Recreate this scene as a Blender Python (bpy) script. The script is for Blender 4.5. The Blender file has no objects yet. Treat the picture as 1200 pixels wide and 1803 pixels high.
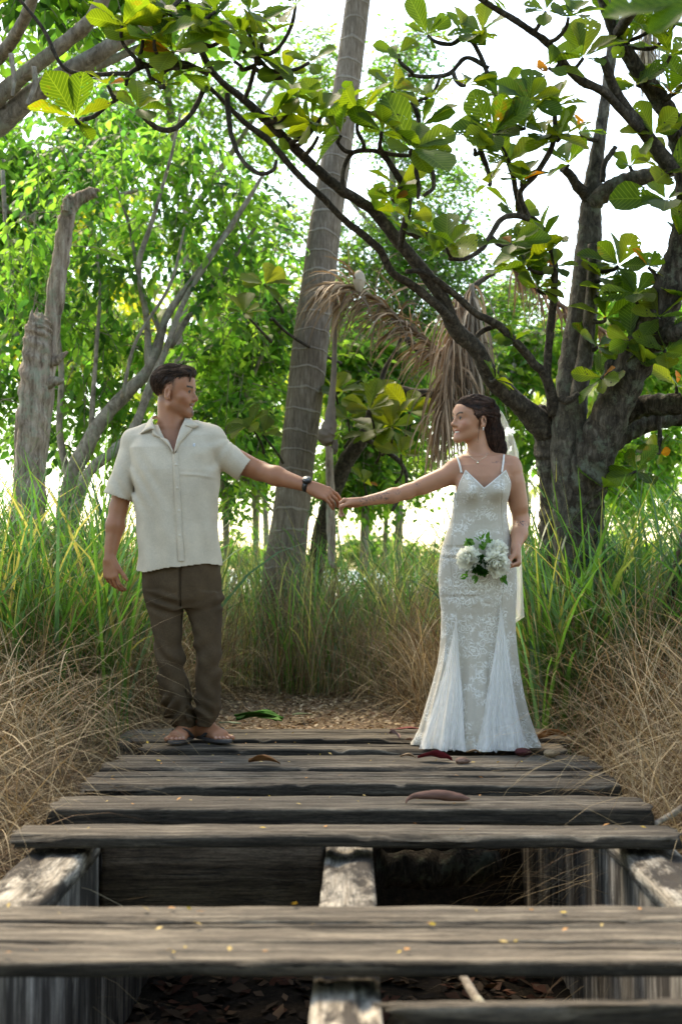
import bpy, math, random
import numpy as np
from mathutils import Vector, Matrix
R = math.radians
rng = np.random.default_rng(7)
random.seed(7)
SC = bpy.context.scene
COL = SC.collection

# ---------------------------------------------------------------- camera
F = 2504.0                      # focal length in photo pixels (photo 1200x1803)
PITCH = R(2.32)
CH = 0.83                       # eye height above the deck
cd = bpy.data.cameras.new('camera'); cam = bpy.data.objects.new('camera', cd); COL.objects.link(cam)
cam.location = (0, 0, CH); cam.rotation_euler = (R(90) + PITCH, 0, 0)
cd.sensor_fit = 'VERTICAL'; cd.sensor_height = 36.0; cd.lens = 36.0 * F / 1803.0
cd.clip_start = 0.05; cd.clip_end = 6000
cd.dof.use_dof = True; cd.dof.focus_distance = 6.8; cd.dof.aperture_fstop = 3.2
SC.camera = cam
SC.render.resolution_x = 681; SC.render.resolution_y = 1024

# ---------------------------------------------------------------- world, sun, exposure
SUN_EL, SUN_AZ = R(52), R(-28)          # behind the couple, a little to the left
w = bpy.data.worlds.new('World'); SC.world = w; w.use_nodes = True
nt = w.node_tree; nt.nodes.clear()
sky = nt.nodes.new('ShaderNodeTexSky'); sky.sky_type = 'NISHITA'; sky.sun_disc = False
sky.sun_elevation = SUN_EL; sky.sun_rotation = SUN_AZ; sky.dust_density = 1.0; sky.air_density = 1.0; sky.ozone_density = 1.0
bg = nt.nodes.new('ShaderNodeBackground'); bg.inputs[1].default_value = 0.15
wo = nt.nodes.new('ShaderNodeOutputWorld')
nt.links.new(sky.outputs[0], bg.inputs[0]); nt.links.new(bg.outputs[0], wo.inputs[0])
sl = bpy.data.lights.new('sun', 'SUN'); sl.energy = 2.2; sl.angle = R(24); sl.color = (1.0, .95, .86)
so = bpy.data.objects.new('sun', sl); COL.objects.link(so)
# direction towards the sun (Nishita: rotation measured clockwise from +Y)
sd = Vector((math.sin(SUN_AZ) * math.cos(SUN_EL), math.cos(SUN_AZ) * math.cos(SUN_EL), math.sin(SUN_EL)))
so.rotation_euler = sd.to_track_quat('Z', 'Y').to_euler(); so.location = (0, 0, 20)
SC.view_settings.view_transform = 'Standard'; SC.view_settings.look = 'None'
SC.view_settings.exposure = 2.05; SC.view_settings.gamma = 1
# the photographer's white balance for open shade
SC.view_settings.use_white_balance = True; SC.view_settings.white_balance_temperature = 8200; SC.view_settings.white_balance_tint = 8

# ---------------------------------------------------------------- helpers
def P(px, py, Y):
    """point of the photo pixel at distance Y"""
    u = (px - 600) / F; v = (901.5 - py) / F
    dy = math.cos(PITCH) - v * math.sin(PITCH); dz = math.sin(PITCH) + v * math.cos(PITCH)
    t = Y / dy
    return np.array((u * t, Y, CH + dz * t))
def Yat(py, z=0.0):
    v = (901.5 - py) / F
    dy = math.cos(PITCH) - v * math.sin(PITCH); dz = math.sin(PITCH) + v * math.cos(PITCH)
    return (z - CH) / dz * dy
def MP(Y): return Y / F                     # metres per photo pixel at Y

def tag(o, label=None, cat=None, group=None, kind=None):
    if label: o['label'] = label
    if cat: o['category'] = cat
    if group: o['group'] = group
    if kind: o['kind'] = kind
    return o
def empty(name, loc=(0, 0, 0), label=None, cat=None, group=None):
    o = bpy.data.objects.new(name, None); COL.objects.link(o); o.location = loc
    o.empty_display_size = .1
    return tag(o, label, cat, group)
def norm(a): return a / (np.linalg.norm(a, axis=-1, keepdims=True) + 1e-12)

def make(name, V, faces, mat, parent=None, col=None, uv=None, smooth=True, origin=None):
    """one mesh object from arrays; faces = list of (n,3)/(n,4) arrays"""
    V = np.asarray(V, np.float32)
    if origin is not None: V = V - np.asarray(origin, np.float32)
    faces = [np.asarray(f, np.int32) for f in faces if len(f)]
    me = bpy.data.meshes.new(name)
    me.vertices.add(len(V)); me.vertices.foreach_set('co', V.ravel())
    loops = np.concatenate([f.ravel() for f in faces])
    tot = np.concatenate([np.full(len(f), f.shape[1], np.int32) for f in faces])
    st = np.concatenate([[0], np.cumsum(tot)[:-1]]).astype(np.int32)
    me.loops.add(len(loops)); me.loops.foreach_set('vertex_index', loops)
    me.polygons.add(len(tot)); me.polygons.foreach_set('loop_start', st); me.polygons.foreach_set('loop_total', tot)
    if smooth: me.polygons.foreach_set('use_smooth', np.ones(len(tot), bool))
    if col is not None:
        c = np.ones((len(V), 4), np.float32); c[:, :3] = col
        a = me.color_attributes.new('Col', 'FLOAT_COLOR', 'POINT'); a.data.foreach_set('color', c.ravel())
    if uv is not None:
        l = me.uv_layers.new(name='UVMap'); l.data.foreach_set('uv', np.asarray(uv, np.float32)[loops].ravel())
    me.update(calc_edges=True); me.validate()
    if mat: me.materials.append(mat)
    o = bpy.data.objects.new(name, me); COL.objects.link(o)
    if origin is not None and parent is None: o.location = origin
    if parent: o.parent = parent
    return o

class MB:
    """collects shapes, builds them as one mesh"""
    def __init__(s): s.V = []; s.F = []; s.C = []; s.U = []; s.n = 0
    def add(s, V, faces, col=None, uv=None):
        V = np.asarray(V, float)
        for f in faces:
            if len(f): s.F.append(np.asarray(f) + s.n)
        s.V.append(V); s.n += len(V)
        c = np.ones((len(V), 3)) if col is None else np.broadcast_to(np.asarray(col, float), (len(V), 3))
        s.C.append(c); s.U.append(np.zeros((len(V), 2)) if uv is None else uv)
        return s
    def build(s, name, mat, parent=None, origin=None, smooth=True):
        q = [f for f in s.F if f.shape[1] == 4]; t = [f for f in s.F if f.shape[1] == 3]
        fs = ([np.concatenate(q)] if q else []) + ([np.concatenate(t)] if t else [])
        return make(name, np.concatenate(s.V), fs, mat, parent, np.concatenate(s.C), np.concatenate(s.U), smooth, origin)

def spline(pts, n):
    """Catmull-Rom through pts (any width), n samples"""
    p = np.asarray(pts, float); m = len(p)
    if m == 2: return p[0] + (p[1] - p[0]) * np.linspace(0, 1, n)[:, None]
    q = np.vstack([2 * p[0] - p[1], p, 2 * p[-1] - p[-2]])
    u = np.linspace(0, m - 1 - 1e-9, n); i = u.astype(int); f = (u - i)[:, None]
    a, b, c, d = q[i], q[i + 1], q[i + 2], q[i + 3]
    return .5 * (2 * b + (c - a) * f + (2 * a - 5 * b + 4 * c - d) * f ** 2 + (3 * b - a - 3 * c + d) * f ** 3)
def tube(pts, rad, k=10, n=None, rough=0.0, seed=0, cap=True):
    """tapered tube through pts with radii rad; returns V, faces, uv"""
    pts = np.asarray(pts, float); rad = np.asarray(rad, float) * np.ones(len(pts))
    n = n or max(4, (len(pts) - 1) * 5)
    s = spline(np.column_stack([pts, rad]), n); c = s[:, :3]; r = np.maximum(s[:, 3], 1e-4)
    t = norm(np.gradient(c, axis=0))
    up = np.array((0, 0, 1.)) if abs(t[0][2]) < .9 else np.array((1., 0, 0))
    N = np.zeros_like(c); N[0] = norm(np.cross(t[0], up))
    for i in range(1, n):
        v = N[i - 1] - t[i] * np.dot(N[i - 1], t[i]); N[i] = v / (np.linalg.norm(v) + 1e-9)
    B = np.cross(t, N)
    a = np.linspace(0, 2 * np.pi, k, endpoint=False)
    g = np.random.default_rng(seed)
    rr = r[:, None] * np.ones((n, k))
    if rough:
        ln = np.arange(n)[:, None]
        for q in range(5):
            rr = rr * (1 + rough * .45 * np.sin(a[None] * g.integers(1, 5) + ln * g.uniform(.15, 1.1) + g.uniform(0, 6)))
        rr = rr * (1 + rough * .35 * g.standard_normal((n, k)))
    V = c[:, None] + rr[..., None] * (np.cos(a)[None, :, None] * N[:, None] + np.sin(a)[None, :, None] * B[:, None])
    V = V.reshape(-1, 3)
    i = np.arange(n - 1)[:, None] * k; j = np.arange(k)[None]; j2 = (j + 1) % k
    Fq = np.stack([i + j, i + j2, i + k + j2, i + k + j], -1).reshape(-1, 4)
    L = np.concatenate([[0], np.cumsum(np.linalg.norm(np.diff(c, axis=0), axis=1))])
    uv = np.stack(np.broadcast_arrays(np.abs(a / np.pi - 1)[None] * np.ones((n, 1)), L[:, None]), -1).reshape(-1, 2)
    Ft = np.zeros((0, 3), int)
    if cap:
        V = np.vstack([V, c[0], c[-1]]); uv = np.vstack([uv, [0, 0], [0, L[-1]]])
        jj = np.arange(k); k2 = (jj + 1) % k
        Ft = np.vstack([np.stack([np.full(k, n * k), k2, jj], 1),
                        np.stack([np.full(k, n * k + 1), (n - 1) * k + jj, (n - 1) * k + k2], 1)])
    return V, [Fq, Ft], uv
def grid_faces(nu, nv, wrap=False):
    i = np.arange(nu - 1)[:, None] * nv; j = np.arange(nv if wrap else nv - 1)[None]; j2 = (j + 1) % nv
    return np.stack([i + j, i + j2, i + nv + j2, i + nv + j], -1).reshape(-1, 4)
def ellipsoid(c, r, n=16, m=10, rot=None):
    a = np.linspace(0, 2 * np.pi, n, endpoint=False); b = np.linspace(-np.pi / 2 + .01, np.pi / 2 - .01, m)
    V = np.stack([np.cos(b)[:, None] * np.cos(a), np.cos(b)[:, None] * np.sin(a), np.sin(b)[:, None] * np.ones(n)], -1).reshape(-1, 3) * np.asarray(r)
    if rot is not None: V = V @ np.asarray(rot).T
    return V + np.asarray(c), [grid_faces(m, n, True)]
def stamp(TV, TF, T, pos, fwd, up, size, col=None, tuv=None):
    """copies of one small template (x side, y forward, z up) at many frames, as arrays"""
    pos = np.asarray(pos); n = len(pos); m = len(TV)
    f = norm(fwd); s = norm(np.cross(f, up)); u = np.cross(s, f)
    size = np.broadcast_to(np.asarray(size, float).reshape(n, -1), (n, 3)) if np.ndim(size) else np.full((n, 3), size)
    tv = TV[None] * size[:, None]
    V = pos[:, None] + tv[..., :1] * s[:, None] + tv[..., 1:2] * f[:, None] + tv[..., 2:] * u[:, None]
    off = (np.arange(n) * m)[:, None, None]
    fs = []
    if len(TF): fs.append((TF[None] + off).reshape(-1, 4))
    if len(T): fs.append((T[None] + off).reshape(-1, 3))
    c = None if col is None else np.repeat(col, m, 0)
    uv = None if tuv is None else np.tile(tuv, (n, 1))
    return V.reshape(-1, 3), fs, c, uv

# small smooth 3-D value noise for shapes
_G = np.random.default_rng(3).random((32, 32, 32)).astype(np.float32)
def vnoise(x, y, z):
    x, y, z = np.broadcast_arrays(x, y, z)
    xi = np.floor(x).astype(int); yi = np.floor(y).astype(int); zi = np.floor(z).astype(int)
    fx = x - xi; fy = y - yi; fz = z - zi
    fx = fx * fx * (3 - 2 * fx); fy = fy * fy * (3 - 2 * fy); fz = fz * fz * (3 - 2 * fz)
    g = lambda a, b, c: _G[(xi + a) % 32, (yi + b) % 32, (zi + c) % 32]
    l = lambda p, q, t: p + (q - p) * t
    return l(l(l(g(0,0,0), g(1,0,0), fx), l(g(0,1,0), g(1,1,0), fx), fy), l(l(g(0,0,1), g(1,0,1), fx), l(g(0,1,1), g(1,1,1), fx), fy), fz) - .5

# ---------------------------------------------------------------- materials
class NT:
    def __init__(s, name):
        s.m = bpy.data.materials.new(name); s.m.use_nodes = True; s.t = s.m.node_tree; s.t.nodes.clear()
        s.o = s.n('OutputMaterial')
    def n(s, ty, **kw):
        x = s.t.nodes.new('ShaderNode' + ty)
        for k, v in kw.items(): setattr(x, k, v)
        return x
    def l(s, a, b): s.t.links.new(a, b)
    def val(s, sock, v):
        if isinstance(v, bpy.types.NodeSocket): s.l(v, sock)
        else: sock.default_value = v
    def coord(s, which='Object', scale=(1, 1, 1)):
        c = s.n('TexCoord'); m = s.n('Mapping'); s.l(c.outputs[which], m.inputs[0]); m.inputs['Scale'].default_value = scale
        return m.outputs[0]
    def noise(s, vec, sc, det=4, rough=.6, dist=0):
        x = s.n('TexNoise'); s.l(vec, x.inputs['Vector']); x.inputs['Scale'].default_value = sc; x.inputs['Detail'].default_value = det
        x.inputs['Roughness'].default_value = rough; x.inputs['Distortion'].default_value = dist
        return x.outputs[0]
    def ramp(s, fac, stops):
        x = s.n('ValToRGB'); s.l(fac, x.inputs[0]); e = x.color_ramp.elements
        while len(e) < len(stops): e.new(.5)
        for i, (p, c) in enumerate(stops):
            e[i].position = p; e[i].color = (*c, 1) if not np.isscalar(c) else (c, c, c, 1)
        return x.outputs[0]
    def mix(s, f, a, b, mode='MIX'):
        x = s.n('MixRGB'); x.blend_type = mode; s.val(x.inputs[0], f); 
        for i, v in ((1, a), (2, b)):
            if isinstance(v, tuple) and len(v) == 3: v = (*v, 1)
            s.val(x.inputs[i], v)
        return x.outputs[0]
    def math(s, op, a, b=0.0, c=None):
        x = s.n('Math'); x.operation = op; s.val(x.inputs[0], a); s.val(x.inputs[1], b)
        if c is not None: s.val(x.inputs[2], c)
        return x.outputs[0]
    def attr(s, name='Col'):
        x = s.n('Attribute'); x.attribute_name = name; return x.outputs['Color']
    def bump(s, h, st=.5, d=.01):
        x = s.n('Bump'); s.l(h, x.inputs['Height']); x.inputs['Strength'].default_value = st; x.inputs['Distance'].default_value = d
        return x.outputs[0]
    def principled(s, col, rough=.7, bump=None, **kw):
        x = s.n('BsdfPrincipled')
        if isinstance(col, tuple) and len(col) == 3: col = (*col, 1)
        s.val(x.inputs['Base Color'], col); s.val(x.inputs['Roughness'], rough)
        if bump is not None: s.l(bump, x.inputs['Normal'])
        for k, v in kw.items(): s.val(x.inputs[k.replace('_', ' ')], v)
        return x.outputs[0]
    def out(s, sh): s.l(sh, s.o.inputs[0]); return s.m

def leaf_mat(name, trans=(1.6, 1.9, .5), tw=.45, rough=.5, veins=False, holes=False, spec=.22):
    """leaf: attribute colour, light passing through turns yellower"""
    m = NT(name); c = m.attr()
    g = m.coord('Object'); nz = m.noise(g, 9, 2)
    c = m.mix(.5, c, m.ramp(nz, [(.3, .6), (.7, 1.25)]), 'MULTIPLY')
    bmp = None
    if veins:
        uvn = m.n('UVMap'); sp = m.n('SeparateXYZ'); m.l(uvn.outputs[0], sp.inputs[0])
        au = m.math('ABSOLUTE', sp.outputs[0]); v = m.math('SUBTRACT', sp.outputs[1], m.math('MULTIPLY', au, .28))
        st = m.math('PINGPONG', m.math('MULTIPLY', v, 11.0), .5)          # 0 on side veins
        vein = m.math('LESS_THAN', m.math('MINIMUM', m.math('MULTIPLY', st, .5), m.math('MULTIPLY', au, 1.4)), .045)
        c = m.mix(m.math('MULTIPLY', vein, .13), c, m.mix(1.0, c, (.30, .42, .12, 1), 'ADD'))
        bmp = m.bump(st, .3, .003)
        blot = m.ramp(m.noise(g, 5.5, 4, .7), [(.63, 0.0), (.70, 1.0)])
        c = m.mix(m.math('MULTIPLY', blot, .55), c, (.16, .07, .02, 1))
    d = m.principled(c, rough, bmp, Specular_IOR_Level=spec)
    t = m.n('BsdfTranslucent'); m.l(m.mix(1.0, c, (*trans, 1), 'MULTIPLY'), t.inputs[0])
    mx = m.n('MixShader'); mx.inputs[0].default_value = tw; m.l(d, mx.inputs[1]); m.l(t.outputs[0], mx.inputs[2]); out = mx.outputs[0]
    if holes:
        tr = m.n('BsdfTransparent'); vo = m.n('TexVoronoi'); m.l(g, vo.inputs[0]); vo.inputs['Scale'].default_value = 46
        gate = m.math('GREATER_THAN', m.noise(g, 7, 2), .56)
        h = m.math('MULTIPLY', m.math('LESS_THAN', vo.outputs[0], .23), gate)
        mh = m.n('MixShader'); m.l(h, mh.inputs[0]); m.l(out, mh.inputs[1]); m.l(tr.outputs[0], mh.inputs[2]); out = mh.outputs[0]
    return m.out(out)

def bark_mat(name, dark, mid, light, zs=.25, sc=28, bump=.9, lichen=None):
    m = NT(name); g = m.coord('Object', (1, 1, zs))
    n1 = m.noise(g, sc, 5, .7, .6); n2 = m.noise(m.coord('Object'), 5, 4, .65)
    c = m.ramp(n1, [(.32, dark), (.52, mid), (.72, light)])
    c = m.mix(.55, c, m.ramp(n2, [(.3, .45), (.7, 1.3)]), 'MULTIPLY')
    if lichen:
        f = m.ramp(m.noise(m.coord('Object'), 8, 5, .75), [(.52, 0.0), (.62, 1.0)]); c = m.mix(m.math('MULTIPLY', f, .65), c, lichen)
    return m.out(m.principled(c, .9, m.bump(n1, bump, .02), Specular_IOR_Level=.2))

M = {}
M['grass'] = leaf_mat('grass_blades', (1.7, 2.0, 1.1), .5, .4, spec=.35)
M['straw'] = leaf_mat('dry_straw', (1.1, 1.0, .8), .2, .6, spec=.2)
M['leaf'] = leaf_mat('small_leaves', (2.9, 3.4, 1.5), .62, .45)
M['almond'] = leaf_mat('broad_leaves', (3.0, 2.7, .7), .56, .5, veins=True, holes=True)
M['frond'] = leaf_mat('palm_fronds', (2.6, 2.5, .8), .55, .4)
M['deadfrond'] = leaf_mat('dead_fronds', (1.1, .9, .7), .15, .6, spec=.2)
M['litter'] = leaf_mat('fallen_leaves', (1.1, .9, .6), .1, .75, spec=.15)
M['bark_dark'] = bark_mat('rugged_bark', (.013, .010, .007), (.062, .050, .037), (.17, .145, .115), .3, 34, 1.0, (.15, .17, .12, 1))
M['bark_limb'] = bark_mat('limb_bark', (.018, .014, .010), (.062, .050, .038), (.155, .13, .10), .8, 40, .6)
M['bark_mid'] = bark_mat('mossy_bark', (.026, .021, .016), (.095, .080, .061), (.22, .195, .155), .4, 30, .7, (.17, .19, .13, 1))
M['bark_grey'] = bark_mat('grey_bark', (.10, .08, .06), (.27, .225, .175), (.44, .38, .31), .5, 22, .5, (.26, .27, .2, 1))
M['bark_dead'] = bark_mat('dead_wood', (.10, .065, .045), (.36, .275, .215), (.60, .51, .42), .12, 30, .8, (.28, .31, .23, 1))
M['bark_far'] = bark_mat('palm_bark', (.12, .09, .06), (.2, .165, .13), (.3, .26, .21), 1, 14, .3)
def palm_trunk_mat():
    m = NT('palm_trunk'); u = m.n('UVMap'); sp = m.n('SeparateXYZ'); m.l(u.outputs[0], sp.inputs[0])
    n0 = m.noise(m.coord('Object'), 3.0, 3)
    v = m.math('ADD', m.math('MULTIPLY', sp.outputs[1], 6.6), m.math('ADD', m.math('MULTIPLY', n0, .9), m.math('MULTIPLY', sp.outputs[0], .35)))
    s = m.math('FRACT', v)
    ring = m.ramp(s, [(0.0, 1.0), (.05, .85), (.09, 0.0), (.93, 0.0), (1.0, 1.0)])
    g = m.noise(m.coord('Object', (1, 1, .13)), 60, 4, .7)
    c = m.ramp(g, [(.3, (.10, .075, .055)), (.55, (.20, .16, .125)), (.75, (.33, .28, .235))])
    c = m.mix(.5, c, m.ramp(m.noise(m.coord('Object'), 4, 4), [(.3, .5), (.7, 1.25)]), 'MULTIPLY')
    c = m.mix(m.math('MULTIPLY', ring, m.ramp(m.noise(m.coord('Object'), 9, 3), [(.3, .2), (.7, .8)])), c, (.34, .30, .25, 1))
    h = m.math('ADD', m.math('MULTIPLY', ring, .8), m.math('MULTIPLY', g, .5))
    return m.out(m.principled(c, .9, m.bump(h, .7, .012), Specular_IOR_Level=.2))
M['palm_trunk'] = palm_trunk_mat()
def wood_mat(name, a, b, c3, stretch=(1.3, 26, 26), crack=.5, stains=None):
    m = NT(name); g = m.coord('Object', stretch)
    oi = m.n('ObjectInfo'); ad = m.n('VectorMath'); ad.operation = 'ADD'; m.l(g, ad.inputs[0])
    mu = m.math('MULTIPLY', oi.outputs['Random'], 37.0); cx = m.n('CombineXYZ'); m.l(mu, cx.inputs[0]); m.l(mu, cx.inputs[1]); m.l(cx.outputs[0], ad.inputs[1])
    gv = ad.outputs[0]
    n1 = m.noise(gv, 1.6, 6, .72, .4); n2 = m.noise(gv, .35, 3, .6); n3 = m.noise(m.coord('Object'), 2.2, 5, .7)
    c = m.ramp(n1, [(.30, a), (.48, b), (.68, c3)])
    c = m.mix(.8, c, m.ramp(n2, [(.3, .5), (.7, 1.25)]), 'MULTIPLY')
    c = m.mix(.7, c, m.ramp(n3, [(.3, .55), (.65, 1.2)]), 'MULTIPLY')
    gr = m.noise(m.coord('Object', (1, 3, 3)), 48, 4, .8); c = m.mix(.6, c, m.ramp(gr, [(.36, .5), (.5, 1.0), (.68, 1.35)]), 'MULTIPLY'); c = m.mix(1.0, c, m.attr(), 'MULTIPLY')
    fg = m.noise(m.coord('Object', tuple(q * (2.2 if q < 5 else 4.5) for q in stretch)), 1.9, 5, .75); c = m.mix(.75, c, m.ramp(fg, [(.38, .35), (.50, 1.0), (.66, 1.45)]), 'MULTIPLY')
    cr = m.ramp(m.noise(gv, 2.6, 4, .6, .2), [(.36, 1.0), (.41, 0.0)])
    c = m.mix(m.math('MULTIPLY', cr, crack), c, (.015, .012, .010, 1))
    if stains:
        st = m.ramp(m.noise(m.coord('Object', stains[0]), stains[1], 5, .7), [(.42, 0.0), (.55, 1.0)]); c = m.mix(st, c, stains[2])
    h = m.math('SUBTRACT', m.math('ADD', n1, m.math('MULTIPLY', fg, .5)), m.math('MULTIPLY', cr, .6))
    return m.out(m.principled(c, .85, m.bump(h, .8, .006), Specular_IOR_Level=.25))
M['plank'] = wood_mat('weathered_plank', (.018, .013, .009), (.100, .079, .057), (.24, .20, .15))
M['beam_side'] = wood_mat('pale_stained_timber', (.12, .10, .075), (.30, .26, .205), (.48, .43, .36), (3, 6, 1.1), .3, ((3, 6, .8), 1.6, (.055, .045, .035, 1)))
M['beam_top'] = wood_mat('pale_rotting_timber', (.16, .12, .08), (.34, .29, .225), (.50, .45, .37), (26, 1.2, 26), .3, ((9, 3, 9), 1.3, (.035, .027, .02, 1)))
M['crossboard'] = wood_mat('dark_board', (.04, .028, .018), (.12, .086, .056), (.19, .145, .10), (1.2, 22, 22), .5)

def simple(name, col, rough=.6, sc=0, amt=.3, **kw):
    m = NT(name); c = (*col, 1)
    b = None
    if sc:
        n = m.noise(m.coord('Object'), sc, 4, .65); c = m.mix(1.0, c, m.ramp(n, [(.3, 1 - amt), (.7, 1 + amt)]), 'MULTIPLY'); b = m.bump(n, .4, .005)
    return m.out(m.principled(c, rough, b, **kw))
# ================================================================ TERRAIN
def ground_h(x, y):
    x = np.asarray(x, float); y = np.asarray(y, float)
    bumps = .05 * vnoise(x * .9, y * .9, 3) + .09 * vnoise(x * .25, y * .25, 9)
    z = -.05 + bumps * 1.2
    sm = lambda a, b, t: np.clip((t - a) / (b - a), 0, 1) ** 2 * (3 - 2 * np.clip((t - a) / (b - a), 0, 1))
    xc = x - .01 * y
    ditch = (1 - sm(7.25, 7.75, y)) * (1 - sm(.98, 1.35, np.abs(xc)))
    z = z - ditch * (.86 + .06 * vnoise(x * 4, y * 4, 1))
    side = (1 - sm(5.5, 9.0, y)) * sm(.98, 1.35, np.abs(xc))
    z = z - side * .22 - (1 - sm(3.0, 5.2, y)) * sm(.98, 1.35, np.abs(xc)) * .5
    bank = sm(1.6, 3.2, np.abs(x)) * (1 - sm(11, 18, y)); z = z + .12 * bank
    path = (1 - sm(.5, 1.3, np.abs(x + .12))) * (1 - sm(9.5, 11, y)) * sm(7.4, 7.9, y)
    z = z * (1 - path) + path * (-.045 + .02 * vnoise(x * 3, y * 3, 4))
    z = z - sm(16, 60, y) * .35 - sm(60, 400, y) * 1.2
    return z
gx = np.concatenate([-np.geomspace(3000, 6, 26), np.linspace(-5.6, 5.6, 150), np.geomspace(6, 3000, 26)])
gy = np.concatenate([-np.geomspace(900, 3, 14), np.linspace(-2, 14, 200), np.geomspace(14.4, 90, 40), np.geomspace(100, 5500, 14)])
GX, GY = np.meshgrid(gx, gy, indexing='ij')
GZ = ground_h(GX, GY)
def ground_mat():
    m = NT('earth_and_lawn'); c = m.n('TexCoord'); sp = m.n('SeparateXYZ'); m.l(c.outputs['Object'], sp.inputs[0]); g = c.outputs['Object']
    n1 = m.noise(g, 26, 6, .8); n2 = m.noise(g, 2.5, 4); n3 = m.noise(g, 90, 3, .7)
    litter = m.ramp(n1, [(.30, (.06, .038, .022)), (.5, (.21, .145, .09)), (.7, (.42, .31, .205))])
    litter = m.mix(.5, litter, m.ramp(n3, [(.35, .4), (.65, 1.4)]), 'MULTIPLY')
    lawn = m.ramp(n2, [(.3, (.07, .13, .02)), (.7, (.16, .24, .045))])
    sand = m.ramp(n2, [(.3, (.50, .46, .38)), (.7, (.62, .58, .5))])
    y = m.math('ADD', sp.outputs[1], m.math('MULTIPLY', n2, 3.0))
    f1 = m.n('MapRange'); m.l(y, f1.inputs[0]); f1.inputs[1].default_value = 12.5; f1.inputs[2].default_value = 15.5
    f2 = m.n('MapRange'); m.l(y, f2.inputs[0]); f2.inputs[1].default_value = 42; f2.inputs[2].default_value = 48
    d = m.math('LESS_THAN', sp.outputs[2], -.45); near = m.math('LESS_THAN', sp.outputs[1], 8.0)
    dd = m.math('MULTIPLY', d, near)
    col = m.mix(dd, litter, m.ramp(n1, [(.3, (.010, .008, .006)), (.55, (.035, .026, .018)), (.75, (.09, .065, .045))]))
    col = m.mix(f1.outputs[0], col, lawn); col = m.mix(f2.outputs[0], col, sand)
    return m.out(m.principled(col, .95, m.bump(n1, .7, .02), Specular_IOR_Level=.1))
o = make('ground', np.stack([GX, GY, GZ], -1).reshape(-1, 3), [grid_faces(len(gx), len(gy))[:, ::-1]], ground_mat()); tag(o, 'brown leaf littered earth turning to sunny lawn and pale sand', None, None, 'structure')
# the sea behind the beach
mm = NT('sea'); wv = mm.noise(mm.coord('Object', (1, 3, 1)), .6, 4)
wm = mm.out(mm.principled((.16, .30, .36), .22, mm.bump(wv, .4, .3)))
wx = np.array([-3000, 3000.]); wy = np.array([120, 5400.])
WX, WY = np.meshgrid(wx, wy, indexing='ij')
o = make('water', np.stack([WX, WY, WX * 0 - .72], -1).reshape(-1, 3), [grid_faces(2, 2)[:, ::-1]], wm); tag(o, 'bright sea beyond the trees', None, None, 'structure')

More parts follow.
